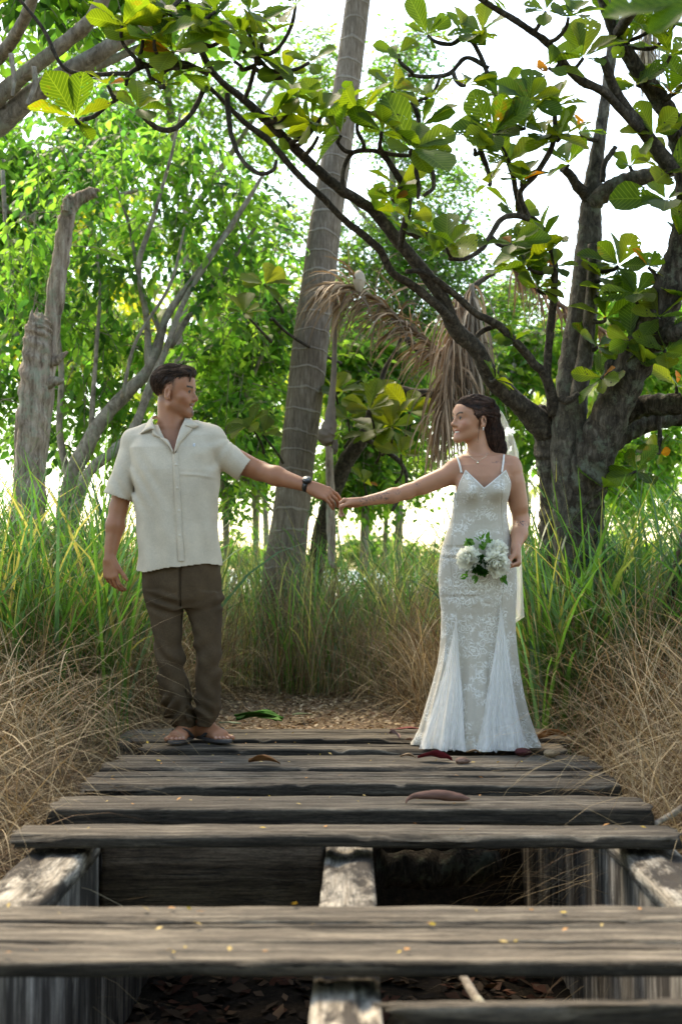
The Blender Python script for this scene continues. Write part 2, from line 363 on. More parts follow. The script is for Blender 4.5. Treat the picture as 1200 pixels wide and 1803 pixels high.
# ================================================================ DECK
DX = lambda y: .01 * y
def board(xl, xr, y0, y1, ztop, th, mat, name='plank', seed=0, crack=2, ragged=.012, label=None, group=None, cat='plank', cracks_deep=.012, bow=0.0, edge_dark=.38):
    """a weathered board along X: rounded, worn edges, split grain lines pressed into the top, ragged ends"""
    g = np.random.default_rng(seed)
    nx = max(24, int((xr - xl) / .016)); X = np.linspace(0, 1, nx)
    yy = np.concatenate([[0, .015], np.linspace(.04, .96, 22), [.985, 1]])
    W = y1 - y0
    top = np.stack([yy, np.zeros(len(yy))], 1); top[0, 1] = top[-1, 1] = -.010; top[1, 1] = top[-2, 1] = -.003
    fr = np.stack([np.ones(4), -np.linspace(.25, 1, 4) * th], 1); fr[0, 1] = -.25 * th
    bk = np.stack([np.zeros(4), -np.linspace(1, .25, 4) * th], 1)
    sec = np.vstack([top, fr, bk]); k = len(sec)
    xx = xl + (xr - xl) * X
    V = np.zeros((nx, k, 3))
    V[..., 0] = xx[:, None]; V[..., 1] = y1 - sec[None, :, 0] * W; V[..., 2] = ztop + sec[None, :, 1]   # sec 0 = far edge, 1 = near edge
    V[..., 2] += .0025 * vnoise(xx[:, None] * 14, sec[None, :, 0] * 26, seed) * (sec[None, :, 1] > -.02) + .0035 * vnoise(xx[:, None] * 9, sec[None, :, 0] * 5, seed) + .008 * vnoise(xx * 1.4, seed * 3.3, 0)[:, None] + bow * ((X - .5) ** 2 * 4)[:, None]
    edge = (sec[:, 0] > .9)[None] | (sec[:, 0] < .1)[None]
    wob = .010 * vnoise(xx * 6, seed, 2) + .006 * vnoise(xx * 22, seed, 5)
    V[..., 1] += np.where(sec[None, :, 0] > .5, wob[:, None], -.7 * wob[::-1, None]) * edge
    # chipped near edge
    chip = np.clip(vnoise(xx * 3.1, seed * 1.7, 8) - .17, 0, 1) * .13 + np.clip(vnoise(xx * 13, seed * 2.7, 4) - .30, 0, 1) * .08
    V[..., 2] -= (chip[:, None] * ((sec[:, 0] > .93) & (sec[:, 1] > -.02))[None])
    for q in range(crack):
        cy = g.uniform(.15, .85); a = g.uniform(0, .7); b = a + g.uniform(.25, .8)
        line = cy + .06 * vnoise(xx * 2, seed, q * 5 + 3) + .02 * vnoise(xx * 11, seed, q)
        along = np.clip(np.minimum(X - a, b - X) * 12, 0, 1)
        d = np.abs(sec[None, :, 0] - line[:, None])
        V[..., 2] -= along[:, None] * cracks_deep * np.exp(-(d / .030) ** 2) * (sec[None, :, 1] > -.02)
    e = ragged * vnoise(sec[:, 0] * 6, sec[:, 1] * 60, seed + 2) * 2.6
    fade = np.clip(1 - np.arange(nx) / 5, 0, 1)
    V[..., 0] += fade[:, None] * e[None] + fade[::-1][:, None] * (-e[::-1])[None]
    org = np.array(((xl + xr) / 2, (y0 + y1) / 2, ztop))
    VV = V.reshape(-1, 3); f = grid_faces(nx, k, True)
    caps = []
    c0 = len(VV); VV = np.vstack([VV, V[0].mean(0), V[-1].mean(0)])
    j = np.arange(k); j2 = (j + 1) % k
    caps = np.vstack([np.stack([np.full(k, c0), j2, j], 1), np.stack([np.full(k, c0 + 1), (nx - 1) * k + j, (nx - 1) * k + j2], 1)])
    # sides and lower edges coloured darker than the top face
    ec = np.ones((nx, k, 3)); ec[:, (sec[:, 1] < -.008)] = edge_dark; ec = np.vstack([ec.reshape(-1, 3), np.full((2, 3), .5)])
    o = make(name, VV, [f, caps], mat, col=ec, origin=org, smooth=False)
    return tag(o, label, cat, group)
def plank_px(pyb, pyf, pxl, pxr, th, label, seed, ztop=0, **kw):
    ya, yb = Yat(pyf, ztop), Yat(pyb, ztop)
    xl = (pxl - 600) * MP(ya); xr = (pxr - 600) * MP(ya)
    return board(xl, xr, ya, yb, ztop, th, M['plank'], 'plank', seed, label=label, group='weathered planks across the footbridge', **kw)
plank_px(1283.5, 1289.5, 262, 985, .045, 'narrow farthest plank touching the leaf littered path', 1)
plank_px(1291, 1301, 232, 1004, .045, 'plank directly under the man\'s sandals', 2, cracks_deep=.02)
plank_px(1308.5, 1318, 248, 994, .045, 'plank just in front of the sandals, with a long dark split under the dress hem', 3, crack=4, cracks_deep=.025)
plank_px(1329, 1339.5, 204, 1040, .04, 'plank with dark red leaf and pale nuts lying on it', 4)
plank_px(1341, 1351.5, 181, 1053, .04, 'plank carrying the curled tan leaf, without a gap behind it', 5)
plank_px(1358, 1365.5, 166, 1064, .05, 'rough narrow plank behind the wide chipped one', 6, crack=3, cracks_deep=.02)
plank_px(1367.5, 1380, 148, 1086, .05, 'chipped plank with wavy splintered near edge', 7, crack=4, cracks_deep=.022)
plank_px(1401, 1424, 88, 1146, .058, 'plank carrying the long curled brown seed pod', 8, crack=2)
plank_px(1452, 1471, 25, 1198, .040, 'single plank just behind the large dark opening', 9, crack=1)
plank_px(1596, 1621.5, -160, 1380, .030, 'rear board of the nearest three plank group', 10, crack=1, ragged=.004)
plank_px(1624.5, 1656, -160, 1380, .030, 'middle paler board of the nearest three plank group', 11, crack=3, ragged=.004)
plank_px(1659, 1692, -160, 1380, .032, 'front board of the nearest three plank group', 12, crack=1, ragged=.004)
# the broken board at the very bottom right
yb = Yat(1757, 0); 
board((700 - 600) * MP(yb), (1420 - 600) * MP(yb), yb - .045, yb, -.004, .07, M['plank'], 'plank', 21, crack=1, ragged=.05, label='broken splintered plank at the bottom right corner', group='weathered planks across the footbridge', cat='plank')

def beam(x0, x1, y0, y1, ztop, depth, label, name='bridge_beam', seed=0, top_mat='beam_top', side_mat='beam_side'):
    """long timber along Y, pale worn top, deep side made of a separate skirt"""
    n = 200; t = np.linspace(0, 1, n); yy = y0 + (y1 - y0) * t; cx = DX(yy)
    k = 12; u = np.linspace(0, 1, k)
    T = np.zeros((n, k, 3)); T[..., 0] = cx[:, None] + x0 + (x1 - x0) * u; T[..., 1] = yy[:, None]
    T[..., 2] = ztop - .012 * np.clip(vnoise(yy[:, None] * 5, u[None] * 4, seed) - .05, 0, 1) * 4 - .006 * (np.abs(u - .5)[None] > .49)
    T[..., 0] += .008 * vnoise(yy * 5, seed, 1)[:, None] * np.sign(u - .5)[None]
    root = empty(name, (0, (y0 + y1) / 2, ztop - depth), label, 'beam')
    mb = MB(); 
    # top slab with short sides
    Tl = T.copy(); lo = T.copy(); lo[..., 2] = ztop - .06
    ring = np.concatenate([T, lo[:, ::-1]], 1); VV = ring.reshape(-1, 3); mb.add(VV, [grid_faces(n, 2 * k, True)])
    mb.build('top_board', M[top_mat], root, origin=root.location, smooth=False)
    mb = MB(); kz = 24; z = np.linspace(ztop - .0605, ztop - depth, kz)
    for xx, sgn in ((x0 + .006, 1), (x1 - .006, -1)):
        S_ = np.zeros((n, kz, 3)); S_[..., 0] = cx[:, None] + xx + .006 * vnoise(yy[:, None] * 12, z[None] * 1.2, seed); S_[..., 1] = yy[:, None]; S_[..., 2] = z[None]
        # vertical board seams
        seam = np.exp(-((yy * 4.2 + .15 * np.sin(yy * 9)) % 1 - .5) ** 2 / .0009); S_[..., 0] += (sgn * .012 * seam)[:, None]
        mb.add(S_.reshape(-1, 3), [grid_faces(n, kz)])
    ends = []
    for yv in (y0, y1):
        c = DX(yv); mb.add([[c + x0 + .006, yv, ztop - .0605], [c + x1 - .006, yv, ztop - .0605], [c + x1 - .006, yv, ztop - depth], [c + x0 + .006, yv, ztop - depth]], [np.array([[0, 1, 2, 3]])])
    mb.build('side_boards', M[side_mat], root, origin=root.location, smooth=False)
    return root
beam(-1.03, -.85, 1.5, 7.45, -.062, .80, 'deep pale stained beam along the left side of the footbridge', seed=3)
beam(.85, 1.04, 1.5, 7.45, -.062, .80, 'deep pale stained beam along the right side of the footbridge', seed=8)
beam(-.095, .055, 1.5, 7.3, -.075, .22, 'narrow pale centre beam, notched on top, seen under the planks', name='centre_beam', seed=5)
# dark blocking board between left and centre beams
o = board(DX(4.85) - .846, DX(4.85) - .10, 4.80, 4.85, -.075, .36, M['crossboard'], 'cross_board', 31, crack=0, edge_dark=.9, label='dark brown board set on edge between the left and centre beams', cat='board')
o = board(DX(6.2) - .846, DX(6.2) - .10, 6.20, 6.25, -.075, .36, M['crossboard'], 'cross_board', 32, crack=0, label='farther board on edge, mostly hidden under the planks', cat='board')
# rotten log and litter down in the ditch
def log(px, py, Y, px2, py2, Y2, r, label, mat='bark_dark', name='fallen_log', seed=1):
    a, b = P(px, py, Y), P(px2, py2, Y2); mid = (a + b) / 2 + np.array((0, 0, -.01))
    V, f, uv = tube([a, mid, b], [r * .9, r, r * .8], 14, 26, .12, seed)
    o = MB().add(V, f, None, uv).build(name, M[mat], origin=mid); return tag(o, label, 'log')
log(672, 1530, 6.3, 872, 1522, 6.5, .085, 'thick rotten log lying across the ditch under the bridge')
log(812, 1716, 3.9, 868, 1790, 3.45, .012, 'pale cut cane poking up from the ditch near the broken plank', 'bark_grey', 'cane', 4)
log(1150, 1452, 5.0, 1230, 1395, 5.4, .011, 'thin curved pale stick leaning in from the right edge above the deck', 'bark_grey', 'stick', 5)
# concrete block at the left end of the deck
def rock(c, r, seed, mat, name, label, cat, sq=2.6):
    V, f = ellipsoid((0, 0, 0), (1, 1, 1), 48, 30)
    n = V / np.maximum((np.abs(V) ** sq).sum(1) ** (1 / sq), 1e-6)[:, None]
    n = n * (1 + .16 * vnoise(n[:, 0] * 2.2 + seed, n[:, 1] * 2.2, n[:, 2] * 2.2) + .06 * vnoise(n[:, 0] * 7, n[:, 1] * 7 + seed, n[:, 2] * 7))[:, None]
    o = make(name, n * np.asarray(r), f, mat); o.location = c; return tag(o, label, cat)
stone = bark_mat('grey_stone', (.06, .055, .05), (.13, .12, .105), (.22, .205, .18), 1, 16, .6, (.09, .12, .05, 1))
c = P(268, 1300, 7.35); rock((c[0], c[1], -.10), (.17, .16, .10), 3, stone, 'concrete_block', 'mossy grey concrete block at the left end of the deck', 'block', 5)
M['bluegrey'] = simple('bluish_sheet', (.42, .45, .5), .6, 3, .15)
c = P(1168, 985, 34); rock((c[0] + .1, 34, c[2] - .6), (.75, 1.4, .85), 9, M['bluegrey'], 'covered_boat', 'distant pale grey covered mound on the lawn beside the right edge trunk', 'covered boat', 2.4)
# ================================================================ GRASS
def blades(base, az, L, lean, bend, wid, col, seg=6, tipcol=None, pw=1.4, twist=None):
    n = len(base); D = np.stack([np.cos(az), np.sin(az), 0 * az], 1); S = np.stack([-np.sin(az), np.cos(az), 0 * az], 1)
    if twist is not None: 
        S = norm(S * np.cos(twist)[:, None] + D * np.sin(twist)[:, None])
    p = base.copy(); pts = [p.copy()]
    for i in range(seg):
        t = (i + .5) / seg; th = lean + bend * t ** pw; st = (L / seg)[:, None]
        p = p + st * (np.sin(th)[:, None] * D + np.cos(th)[:, None] * np.array((0, 0, 1.)))
        pts.append(p.copy())
    C = np.stack(pts, 1)                                   # n, seg+1, 3
    t = np.linspace(0, 1, seg + 1); w = (np.minimum(1, .45 + t * 2.2) * (1 - t ** 2.2) ** .8 + .02)
    hw = (wid[:, None] * w[None] * .5)[..., None]
    V = np.stack([C - S[:, None] * hw, C + S[:, None] * hw], 2)   # n, seg+1, 2, 3
    m = (seg + 1) * 2; off = (np.arange(n) * m)[:, None]; i = (np.arange(seg) * 2)[None]
    f = np.stack([off + i, off + i + 1, off + i + 3, off + i + 2], -1).reshape(-1, 4)
    cc = np.repeat(col[:, None], m, 1)
    if tipcol is not None:
        k = np.repeat(np.clip(t * 1.6 - .75, 0, 1), 2)[None, :, None]; cc = cc * (1 - k) + tipcol[:, None] * k
    return V.reshape(-1, 3), [f], cc.reshape(-1, 3)
def field(n, xr, yr, keep=None, clump=.0, g=rng):
    x = g.uniform(*xr, n); y = g.uniform(*yr, n)
    if clump:
        k = max(1, n // 26); cx = g.uniform(*xr, k); cy = g.uniform(*yr, k); i = g.integers(0, k, n)
        x = cx[i] + g.normal(0, clump, n); y = cy[i] + g.normal(0, clump, n)
    if keep is not None:
        m = keep(x, y); x, y = x[m], y[m]
    return np.stack([x, y, ground_h(x, y) - .02], 1)
def greens(n, g=rng, dry=.12, dark=1.0):
    a = np.array((.034, .090, .020)); b = np.array((.080, .160, .034)); c = np.array((.060, .125, .070)); s = np.array((.30, .24, .10))
    t = g.random((n, 1)); col = a * (1 - t) + b * t
    k = g.random(n); col[k > .72] = c * g.uniform(.8, 1.3, (int((k > .72).sum()), 1)); m = k < dry; col[m] = s * g.uniform(.6, 1.2, (int(m.sum()), 1))
    return col * dark
def straw(n, g=rng):
    a = np.array((.29, .20, .105)); b = np.array((.48, .37, .22)); c = np.array((.16, .09, .045)); t = g.random((n, 1))
    col = a * (1 - t) + b * t; k = g.random(n) < .25; col[k] = c * g.uniform(.6, 1.3, (int(k.sum()), 1)); return col
def tall_grass(name, n, xr, yr, hmin, hmax, label, keep=None, lean=(.0, .35), bend=(.3, 1.9), w=(.008, .020), clump=.10, dry=.12, seed=1, dark=1.0, hfun=None, azc=None):
    g = np.random.default_rng(seed); b = field(n, xr, yr, keep, clump, g); n = len(b)
    L = g.uniform(hmin, hmax, n) * (g.uniform(.7, 1, n)); 
    if hfun is not None: L = L * hfun(b[:, 0], b[:, 1])
    az = g.uniform(0, 2 * np.pi, n) if azc is None else g.normal(azc, 1.2, n)
    bend_ = g.uniform(*bend, n); wide = g.uniform(*w, n)
    col = greens(n, g, dry, dark); tip = np.where(g.random((n, 1)) < .12, np.array((.34, .27, .10)), col)
    V, f, c = blades(b, az, L, g.uniform(*lean, n), bend_, wide, col, 7, tip, 2.0, g.normal(0, .6, n))
    mb = MB().add(V, f, c)
    # thin upright stalks carrying side blades
    k = n // 9; i = g.integers(0, n, k); Lk = L[i] * g.uniform(.8, 1.05, k); az2 = g.uniform(0, 6.28, k)
    V, f, c = blades(b[i], az2, Lk, g.uniform(0, .14, k), g.uniform(0, .35, k), np.full(k, .006), greens(k, g, .5) * 1.1, 5, None, 1.5); mb.add(V, f, c)
    for q in range(3):
        hh = g.uniform(.3, .9, k); bs = b[i] + np.stack([np.sin(.12) * np.cos(az2) * Lk * hh, np.sin(.12) * np.sin(az2) * Lk * hh, Lk * hh * .97], 1)
        V, f, c = blades(bs, g.uniform(0, 6.28, k), g.uniform(.25, .6, k), g.uniform(.3, .8, k), g.uniform(.5, 1.9, k), g.uniform(.008, .017, k), greens(k, g, .1), 6, None, 1.6, g.normal(0, .6, k)); mb.add(V, f, c)
    o = mb.build(name, M['grass']); return tag(o, label, 'grass', kind='stuff')
def dry_grass(name, n, xr, yr, label, keep=None, seed=2, lo=.25, hi=.85, lean=(.2, 1.3), zlift=.3, w=(.002, .006), bend=(.2, 1.9)):
    g = np.random.default_rng(seed); b = field(n, xr, yr, keep, .09, g); n = len(b)
    b[:, 2] += g.random(n) ** 2 * zlift
    L = g.uniform(lo, hi, n)
    V, f, c = blades(b, g.uniform(0, 6.28, n), L, g.uniform(*lean, n), g.uniform(*bend, n), g.uniform(*w, n), straw(n, g), 6, None, 1.2, g.normal(0, .8, n))
    o = MB().add(V, f, c).build(name, M['straw']); return tag(o, label, 'grass', kind='stuff')
L_ok = lambda x, y: (x < -1.18 + np.clip(y - 7.4, 0, 3) * .12) & (y > 7.5 - .5 * (x < -2.0))
R_ok = lambda x, y: (x > 1.12 - np.clip(y - 7.2, 0, 1.5) * .2) & (y > 7.55 - .5 * (x > 1.9))
tall_grass('tall_grass', 3900, (-3.3, -1.15), (7.0, 9.8), 1.0, 2.05, 'tall green grass filling the bank left of the man', L_ok, seed=11, bend=(.15, 1.7), w=(.008, .028), dark=1.3)
tall_grass('tall_grass', 230, (-3.0, -2.05), (5.9, 7.0), 1.0, 1.9, 'loose arching green blades at the left edge in front of the straw', seed=12, w=(.012, .024))
tall_grass('tall_grass', 4900, (1.05, 3.6), (6.9, 9.8), .9, 1.85, 'tall dark green grass filling the bank right of the bride', R_ok, seed=13, dark=1.1, w=(.009, .032), bend=(.3, 2.0), dry=.06)
tall_grass('tall_grass', 150, (1.6, 2.6), (5.8, 6.9), .8, 1.6, 'broad green blades at the right edge close to the deck', seed=14, w=(.010, .024), dark=.85)
mid_ok = lambda x, y: (np.abs(x + .15) > .75 - np.clip(y - 9.0, 0, 1) * .75) | (y > 9.7)
tall_grass('tall_grass', 3000, (-1.5, 1.5), (9.9, 13.5), .8, 1.75, 'thinner sunlit grass between the couple behind the path', mid_ok, seed=15, w=(.006, .014), dry=.3, dark=2.1, bend=(.4, 2.2))
tall_grass('tall_grass', 2600, (-4.5, 5.5), (12, 17), .4, 1.0, 'lower bright grass far behind the couple', None, seed=16, w=(.008, .016), dark=1.5)
dl = lambda x, y: x < -1.10 + np.clip(y - 7.4, 0, 3) * .22
dry_grass('dry_grass', 19000, (-2.9, -1.05), (4.6, 9.2), 'matted dry straw heaped beside the deck on the left', dl, 21, .25, .85, (.6, 1.7), .62)
dr = lambda x, y: x > 1.12 - np.clip(y - 7.2, 0, 1.5) * .15
dry_grass('dry_grass', 20000, (1.0, 3.1), (4.9, 9.0), 'matted dry straw heaped beside the deck on the right', dr, 22, .3, .95, (.3, 1.5), .62)
dc = lambda x, y: ((x > .42 - .25 * np.clip(y - 8.3, 0, 2)) | (x < -.95 + .1 * (y - 8))) | (y > 9.9)
dry_grass('dry_grass', 15500, (-1.6, 1.6), (7.9, 10.6), 'straw coloured dead grass standing behind the path', dc, 23, .3, .9, (.1, 1.35), .42, bend=(.1, 1.7))
dry_grass('dry_stalks', 2600, (-3.2, -1.2), (6.9, 9.6), 'thin upright dry stalks standing in the left green grass', L_ok, 24, .7, 1.35, (.0, .35), .0, (.003, .006), (.1, .8))
dry_grass('dry_stalks', 2600, (1.1, 3.3), (6.9, 9.6), 'thin upright dry stalks standing in the right green grass', R_ok, 25, .7, 1.25, (.0, .35), .0, (.003, .006), (.1, .8))
dry_grass('dry_stalks', 2200, (-1.4, 1.4), (9.4, 12.5), 'thin upright dry stalks and seed heads between the couple', None, 26, .7, 1.35, (.0, .4), .0, (.003, .007), (.1, .9))
# leaf litter chips on the path
g = np.random.default_rng(5)
def chips(name, n, xr, yr, label, lo, hi, cols, keep=None, seed=1, mat='litter'):
    g = np.random.default_rng(seed); b = field(n, xr, yr, keep, 0, g); n = len(b); b[:, 2] += .022 + g.random(n) * .012
    a = g.uniform(0, 6.28, n); fw = np.stack([np.cos(a), np.sin(a), g.normal(0, .3, n)], 1); up = norm(np.stack([g.normal(0, .35, n), g.normal(0, .35, n), np.ones(n)], 1))
    TV = np.array([[0, -.5, 0], [.28, 0, .06], [0, .5, .02], [-.28, 0, .07]])
    ci = g.integers(0, len(cols), n); col = np.array(cols)[ci] * g.uniform(.6, 1.3, (n, 1))
    V, f, c, _ = stamp(TV, np.zeros((0, 4), int), np.array([[0, 1, 2], [0, 2, 3]]), b, fw, up, g.uniform(lo, hi, n)[:, None] * np.ones(3), col)
    o = MB().add(V, f, c).build(name, M[mat]); return tag(o, label, 'leaf litter', kind='stuff')
BR = [(.44, .30, .18), (.24, .14, .085), (.52, .40, .27), (.13, .08, .05), (.40, .29, .17)]
chips('leaf_litter', 9000, (-1.5, 1.4), (7.6, 10.6), 'crumbled brown leaf litter covering the path', .012, .045, BR, seed=3)
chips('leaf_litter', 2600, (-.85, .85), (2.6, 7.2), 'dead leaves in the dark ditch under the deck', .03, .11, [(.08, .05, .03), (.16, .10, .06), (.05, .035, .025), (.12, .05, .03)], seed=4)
# low green weeds down in the ditch
g = np.random.default_rng(8)
b = field(420, (-.8, .8), (3.0, 4.6), lambda x, y: (x < 0) | (g.random(len(x)) < .3), .1, g); n = len(b)
V, f, c = blades(b, g.uniform(0, 6.28, n), g.uniform(.12, .4, n), g.uniform(.1, .9, n), g.uniform(.2, 1.2, n), g.uniform(.008, .04, n), greens(n, g, .1, .8), 5)
tag(MB().add(V, f, c).build('weeds', M['grass']), 'low green weeds growing in the ditch under the nearest planks', 'weeds', kind='stuff')

# ================================================================ TREES
OV = np.array([[0, 0, 0], [-.17, .14, .06], [0, .14, 0], [.17, .14, .06], [-.25, .40, .08], [0, .40, -.01], [.25, .40, .08], [-.17, .70, .04], [0, .70, -.05], [.17, .70, .04], [-.05, .90, -.08], [0, .90, -.10], [.05, .90, -.08], [0, 1, -.15]])
OVQ = np.array([[1, 4, 5, 2], [2, 5, 6, 3], [4, 7, 8, 5], [5, 8, 9, 6], [7, 10, 11, 8], [8, 11, 12, 9]]); OVT = np.array([[0, 1, 2], [0, 2, 3], [10, 13, 11], [11, 13, 12]])
RH = np.array([[0, 0, 0], [.3, .5, .08], [0, 1, -.05], [-.3, .5, .08]]); RHT = np.array([[0, 1, 2], [0, 2, 3]])
def limb(mb, pts, rad, k=10, rough=.1, seed=0, n=None):
    V, f, uv = tube(pts, rad, k, n or (len(pts) - 1) * 8, rough, seed); mb.add(V, f, None, uv)
def pxline(pl, Y0, Y1=None, rs=None):
    """pixel polyline (px, py, radius px[, Y]) -> points, radii (m)"""
    out = []; n = len(pl)
    for i, q in enumerate(pl):
        Y = q[3] if len(q) > 3 else Y0 + (Y1 - Y0) * i / (n - 1) if Y1 is not None else Y0
        out.append((*P(q[0], q[1], Y), q[2] * MP(Y)))
    a = np.array(out); return a[:, :3], a[:, 3]
def rooted(p, r):
    """carry the first limb straight on down into the ground"""
    gz = float(ground_h(p[0][0], p[0][1])) - .12
    if p[0][2] <= gz: return p, r
    d = p[0] - p[1]; d = d / max(-d[2], .05); q = p[0] + d * (p[0][2] - gz) * np.array((.5, .5, 1)); return np.vstack([q, p]), np.concatenate([[r[0] * 1.25], r])
def leafy(mb, centres, radii, n_twig, per, size, cols, g, droop=.6, tpl='ov', twigs=None, tw=.35):
    """twigs with alternate leaves inside ellipsoidal clumps"""
    w = np.array([r[0] * r[1] * r[2] for r in radii]) ** .75; w = w / w.sum()
    ci = g.choice(len(centres), n_twig, p=w); C = np.array(centres)[ci]; Rr = np.array(radii)[ci]
    d = norm(g.normal(0, 1, (n_twig, 3))); st = C + d * Rr * (g.random((n_twig, 1)) ** .45)
    az = g.uniform(0, 6.28, n_twig); el = g.normal(-.25, .5, n_twig) - droop * .4
    D = np.stack([np.cos(az) * np.cos(el), np.sin(az) * np.cos(el), np.sin(el)], 1)
    L = tw * g.uniform(.6, 1.3, n_twig)
    t = np.linspace(.08, 1, per)
    pos = st[:, None] + D[:, None] * (t[None, :, None] * L[:, None, None]); pos[..., 2] -= droop * .5 * L[:, None] * t[None] ** 2
    sd = np.where(np.arange(per) % 2 == 0, 1, -1)[None, :, None]
    side = norm(np.cross(D, np.array((0, 0, 1.))))[:, None] * sd
    fw = D[:, None] * .7 + side * .9 + g.normal(0, .3, pos.shape); fw[..., 2] -= droop * g.uniform(.2, 1.2, pos.shape[:2])
    up = np.array((0, 0, 1.)) + g.normal(0, .45, pos.shape)
    k = n_twig * per; tone = g.uniform(.65, 1.25, (n_twig, 1, 1)) * np.ones((1, per, 1)); cl = np.array(cols)[g.integers(0, len(cols), n_twig)][:, None] * np.ones((1, per, 1))
    col = (cl * tone).reshape(-1, 3) * g.uniform(.85, 1.15, (k, 1))
    sz = size * g.uniform(.6, 1.25, k)
    T = (OV, OVQ, OVT) if tpl == 'ov' else (RH, np.zeros((0, 4), int), RHT)
    V, f, c, _ = stamp(T[0], T[1], T[2], pos.reshape(-1, 3), fw.reshape(-1, 3), up.reshape(-1, 3), sz[:, None] * np.ones(3), col)
    mb.add(V, f, c)
    if twigs is not None:
        for i in range(0, n_twig, 2):
            e = pos[i, -1]; m = pos[i, per // 2]; b0 = st[i] - D[i] * .1
            V, f, uv = tube([b0, m, e], [.004, .003, .0015], 4, 4, cap=False); twigs.add(V, f, None, uv)
def blobs(lst):
    """(px, py, Y, rpx, rpy, ry metres)"""
    c = [P(q[0], q[1], q[2]) for q in lst]; r = [(q[3] * MP(q[2]), q[5], q[4] * MP(q[2])) for q in lst]; return c, r
G1 = [(.045, .11, .028), (.07, .15, .034), (.11, .18, .045), (.030, .078, .028)]
G2 = [(.075, .145, .035), (.12, .19, .045), (.17, .22, .05), (.05, .11, .03)]
G3 = [(.025, .06, .018), (.04, .09, .02), (.07, .13, .025)]
def tree(name, label, cat, limbs, bl, ntw, per, size, cols, seed, bark='bark_grey', droop=.6, tpl='ov', tw=.35, show=True, group=None, extra=None):
    g = np.random.default_rng(seed)
    base = limbs[0][0][0] if limbs else P(*bl[0][:3])
    root = empty(name, (base[0], base[1], ground_h(base[0], base[1])), label, cat, group); org = np.array(root.location)
    mb = MB(); limbs = [rooted(p, r) if (abs(p[0][1] - base[1]) < .6 and p[0][2] < .75) else (p, r) for p, r in limbs]
    for i, (p, r) in enumerate(limbs): limb(mb, p, r, 10, .09, seed + i)
    cr = MB(); leafy(cr, *blobs(bl), ntw, per, size, cols, g, droop, tpl, mb if show else None, tw)
    mb.build('trunk', M[bark], root, origin=org); cr.build('crown', M['leaf'], root, origin=org)
    return root

# slender many-stemmed tree behind the man
st = [pxline(l, a, b) for l, a, b in [
    ([(110, 980, 17), (125, 850, 16), (170, 755, 13), (215, 700, 12), (265, 645, 10), (295, 555, 7), (350, 480, 6), (415, 385, 5), (465, 305, 3)], 10.2, 10.6),
    ([(125, 930, 12), (155, 835, 10), (200, 795, 9), (235, 755, 8), (265, 680, 8), (290, 620, 6), (330, 520, 5), (400, 410, 3)], 10.0, 10.5),
    ([(262, 650, 7), (258, 560, 6), (244, 470, 5), (268, 390, 4), (300, 280, 3), (318, 200, 2)], 10.4, 10.4),
    ([(160, 765, 5), (168, 640, 4), (176, 520, 3), (170, 430, 2)], 10.3, 10.5),
    ([(285, 590, 5), (248, 500, 4), (228, 400, 3), (205, 330, 2)], 10.5, 10.8),
    ([(215, 700, 4), (240, 600, 3), (300, 500, 3), (325, 400, 2)], 10.2, 10.3),
    ([(300, 610, 6), (345, 540, 5), (400, 470, 4), (450, 400, 3)], 10.5, 11.0),
    ([(125, 860, 7), (105, 760, 6), (108, 640, 5), (90, 520, 4)], 10.4, 10.4)]]
tree('slender_tree', 'slender many stemmed tree with drooping pointed leaves right behind the man', 'tree', st,
     [(90, 420, 10.8, 90, 60, .5), (160, 300, 10.9, 110, 60, .6), (250, 240, 11, 90, 60, .6), (340, 260, 11, 60, 80, .5), (300, 380, 10.8, 90, 60, .5), (190, 460, 10.6, 70, 60, .5),
      (420, 330, 10.9, 70, 60, .5), (440, 420, 11, 80, 55, .5), (350, 470, 10.8, 70, 60, .5), (90, 560, 10.9, 80, 50, .5), (220, 580, 10.8, 60, 50, .4), (160, 680, 10.9, 80, 55, .5),
      (400, 560, 11, 80, 50, .5), (330, 620, 11.2, 70, 50, .4), (60, 720, 11, 70, 50, .4), (230, 740, 11, 60, 40, .4), (420, 690, 11.2, 70, 45, .4), (420, 790, 11, 50, 30, .3), (20, 480, 10.8, 50, 60, .4)],
     640, 9, .095, G1 + G2[:2], 31, droop=.8)
# smaller understory tree under it, leaves around the man's head height
st = [pxline([(400, 990, 6), (395, 880, 5), (385, 800, 5), (430, 700, 4), (470, 610, 3), (520, 560, 2)], 11.6, 11.6), pxline([(392, 830, 4), (440, 850, 3), (480, 900, 2)], 11.6, 11.4)]
tree('young_tree', 'small young tree with spreading leafy twigs just left of the ringed palm trunk', 'tree', st,
     [(470, 560, 11.8, 90, 55, .5), (400, 640, 11.8, 70, 50, .5), (480, 640, 11.9, 60, 40, .4), (440, 760, 11.6, 60, 40, .3), (400, 850, 11.6, 40, 35, .3), (470, 480, 12, 70, 60, .5), (350, 720, 11.8, 50, 40, .3)],
     360, 8, .10, G2 + G1, 32, droop=.5)
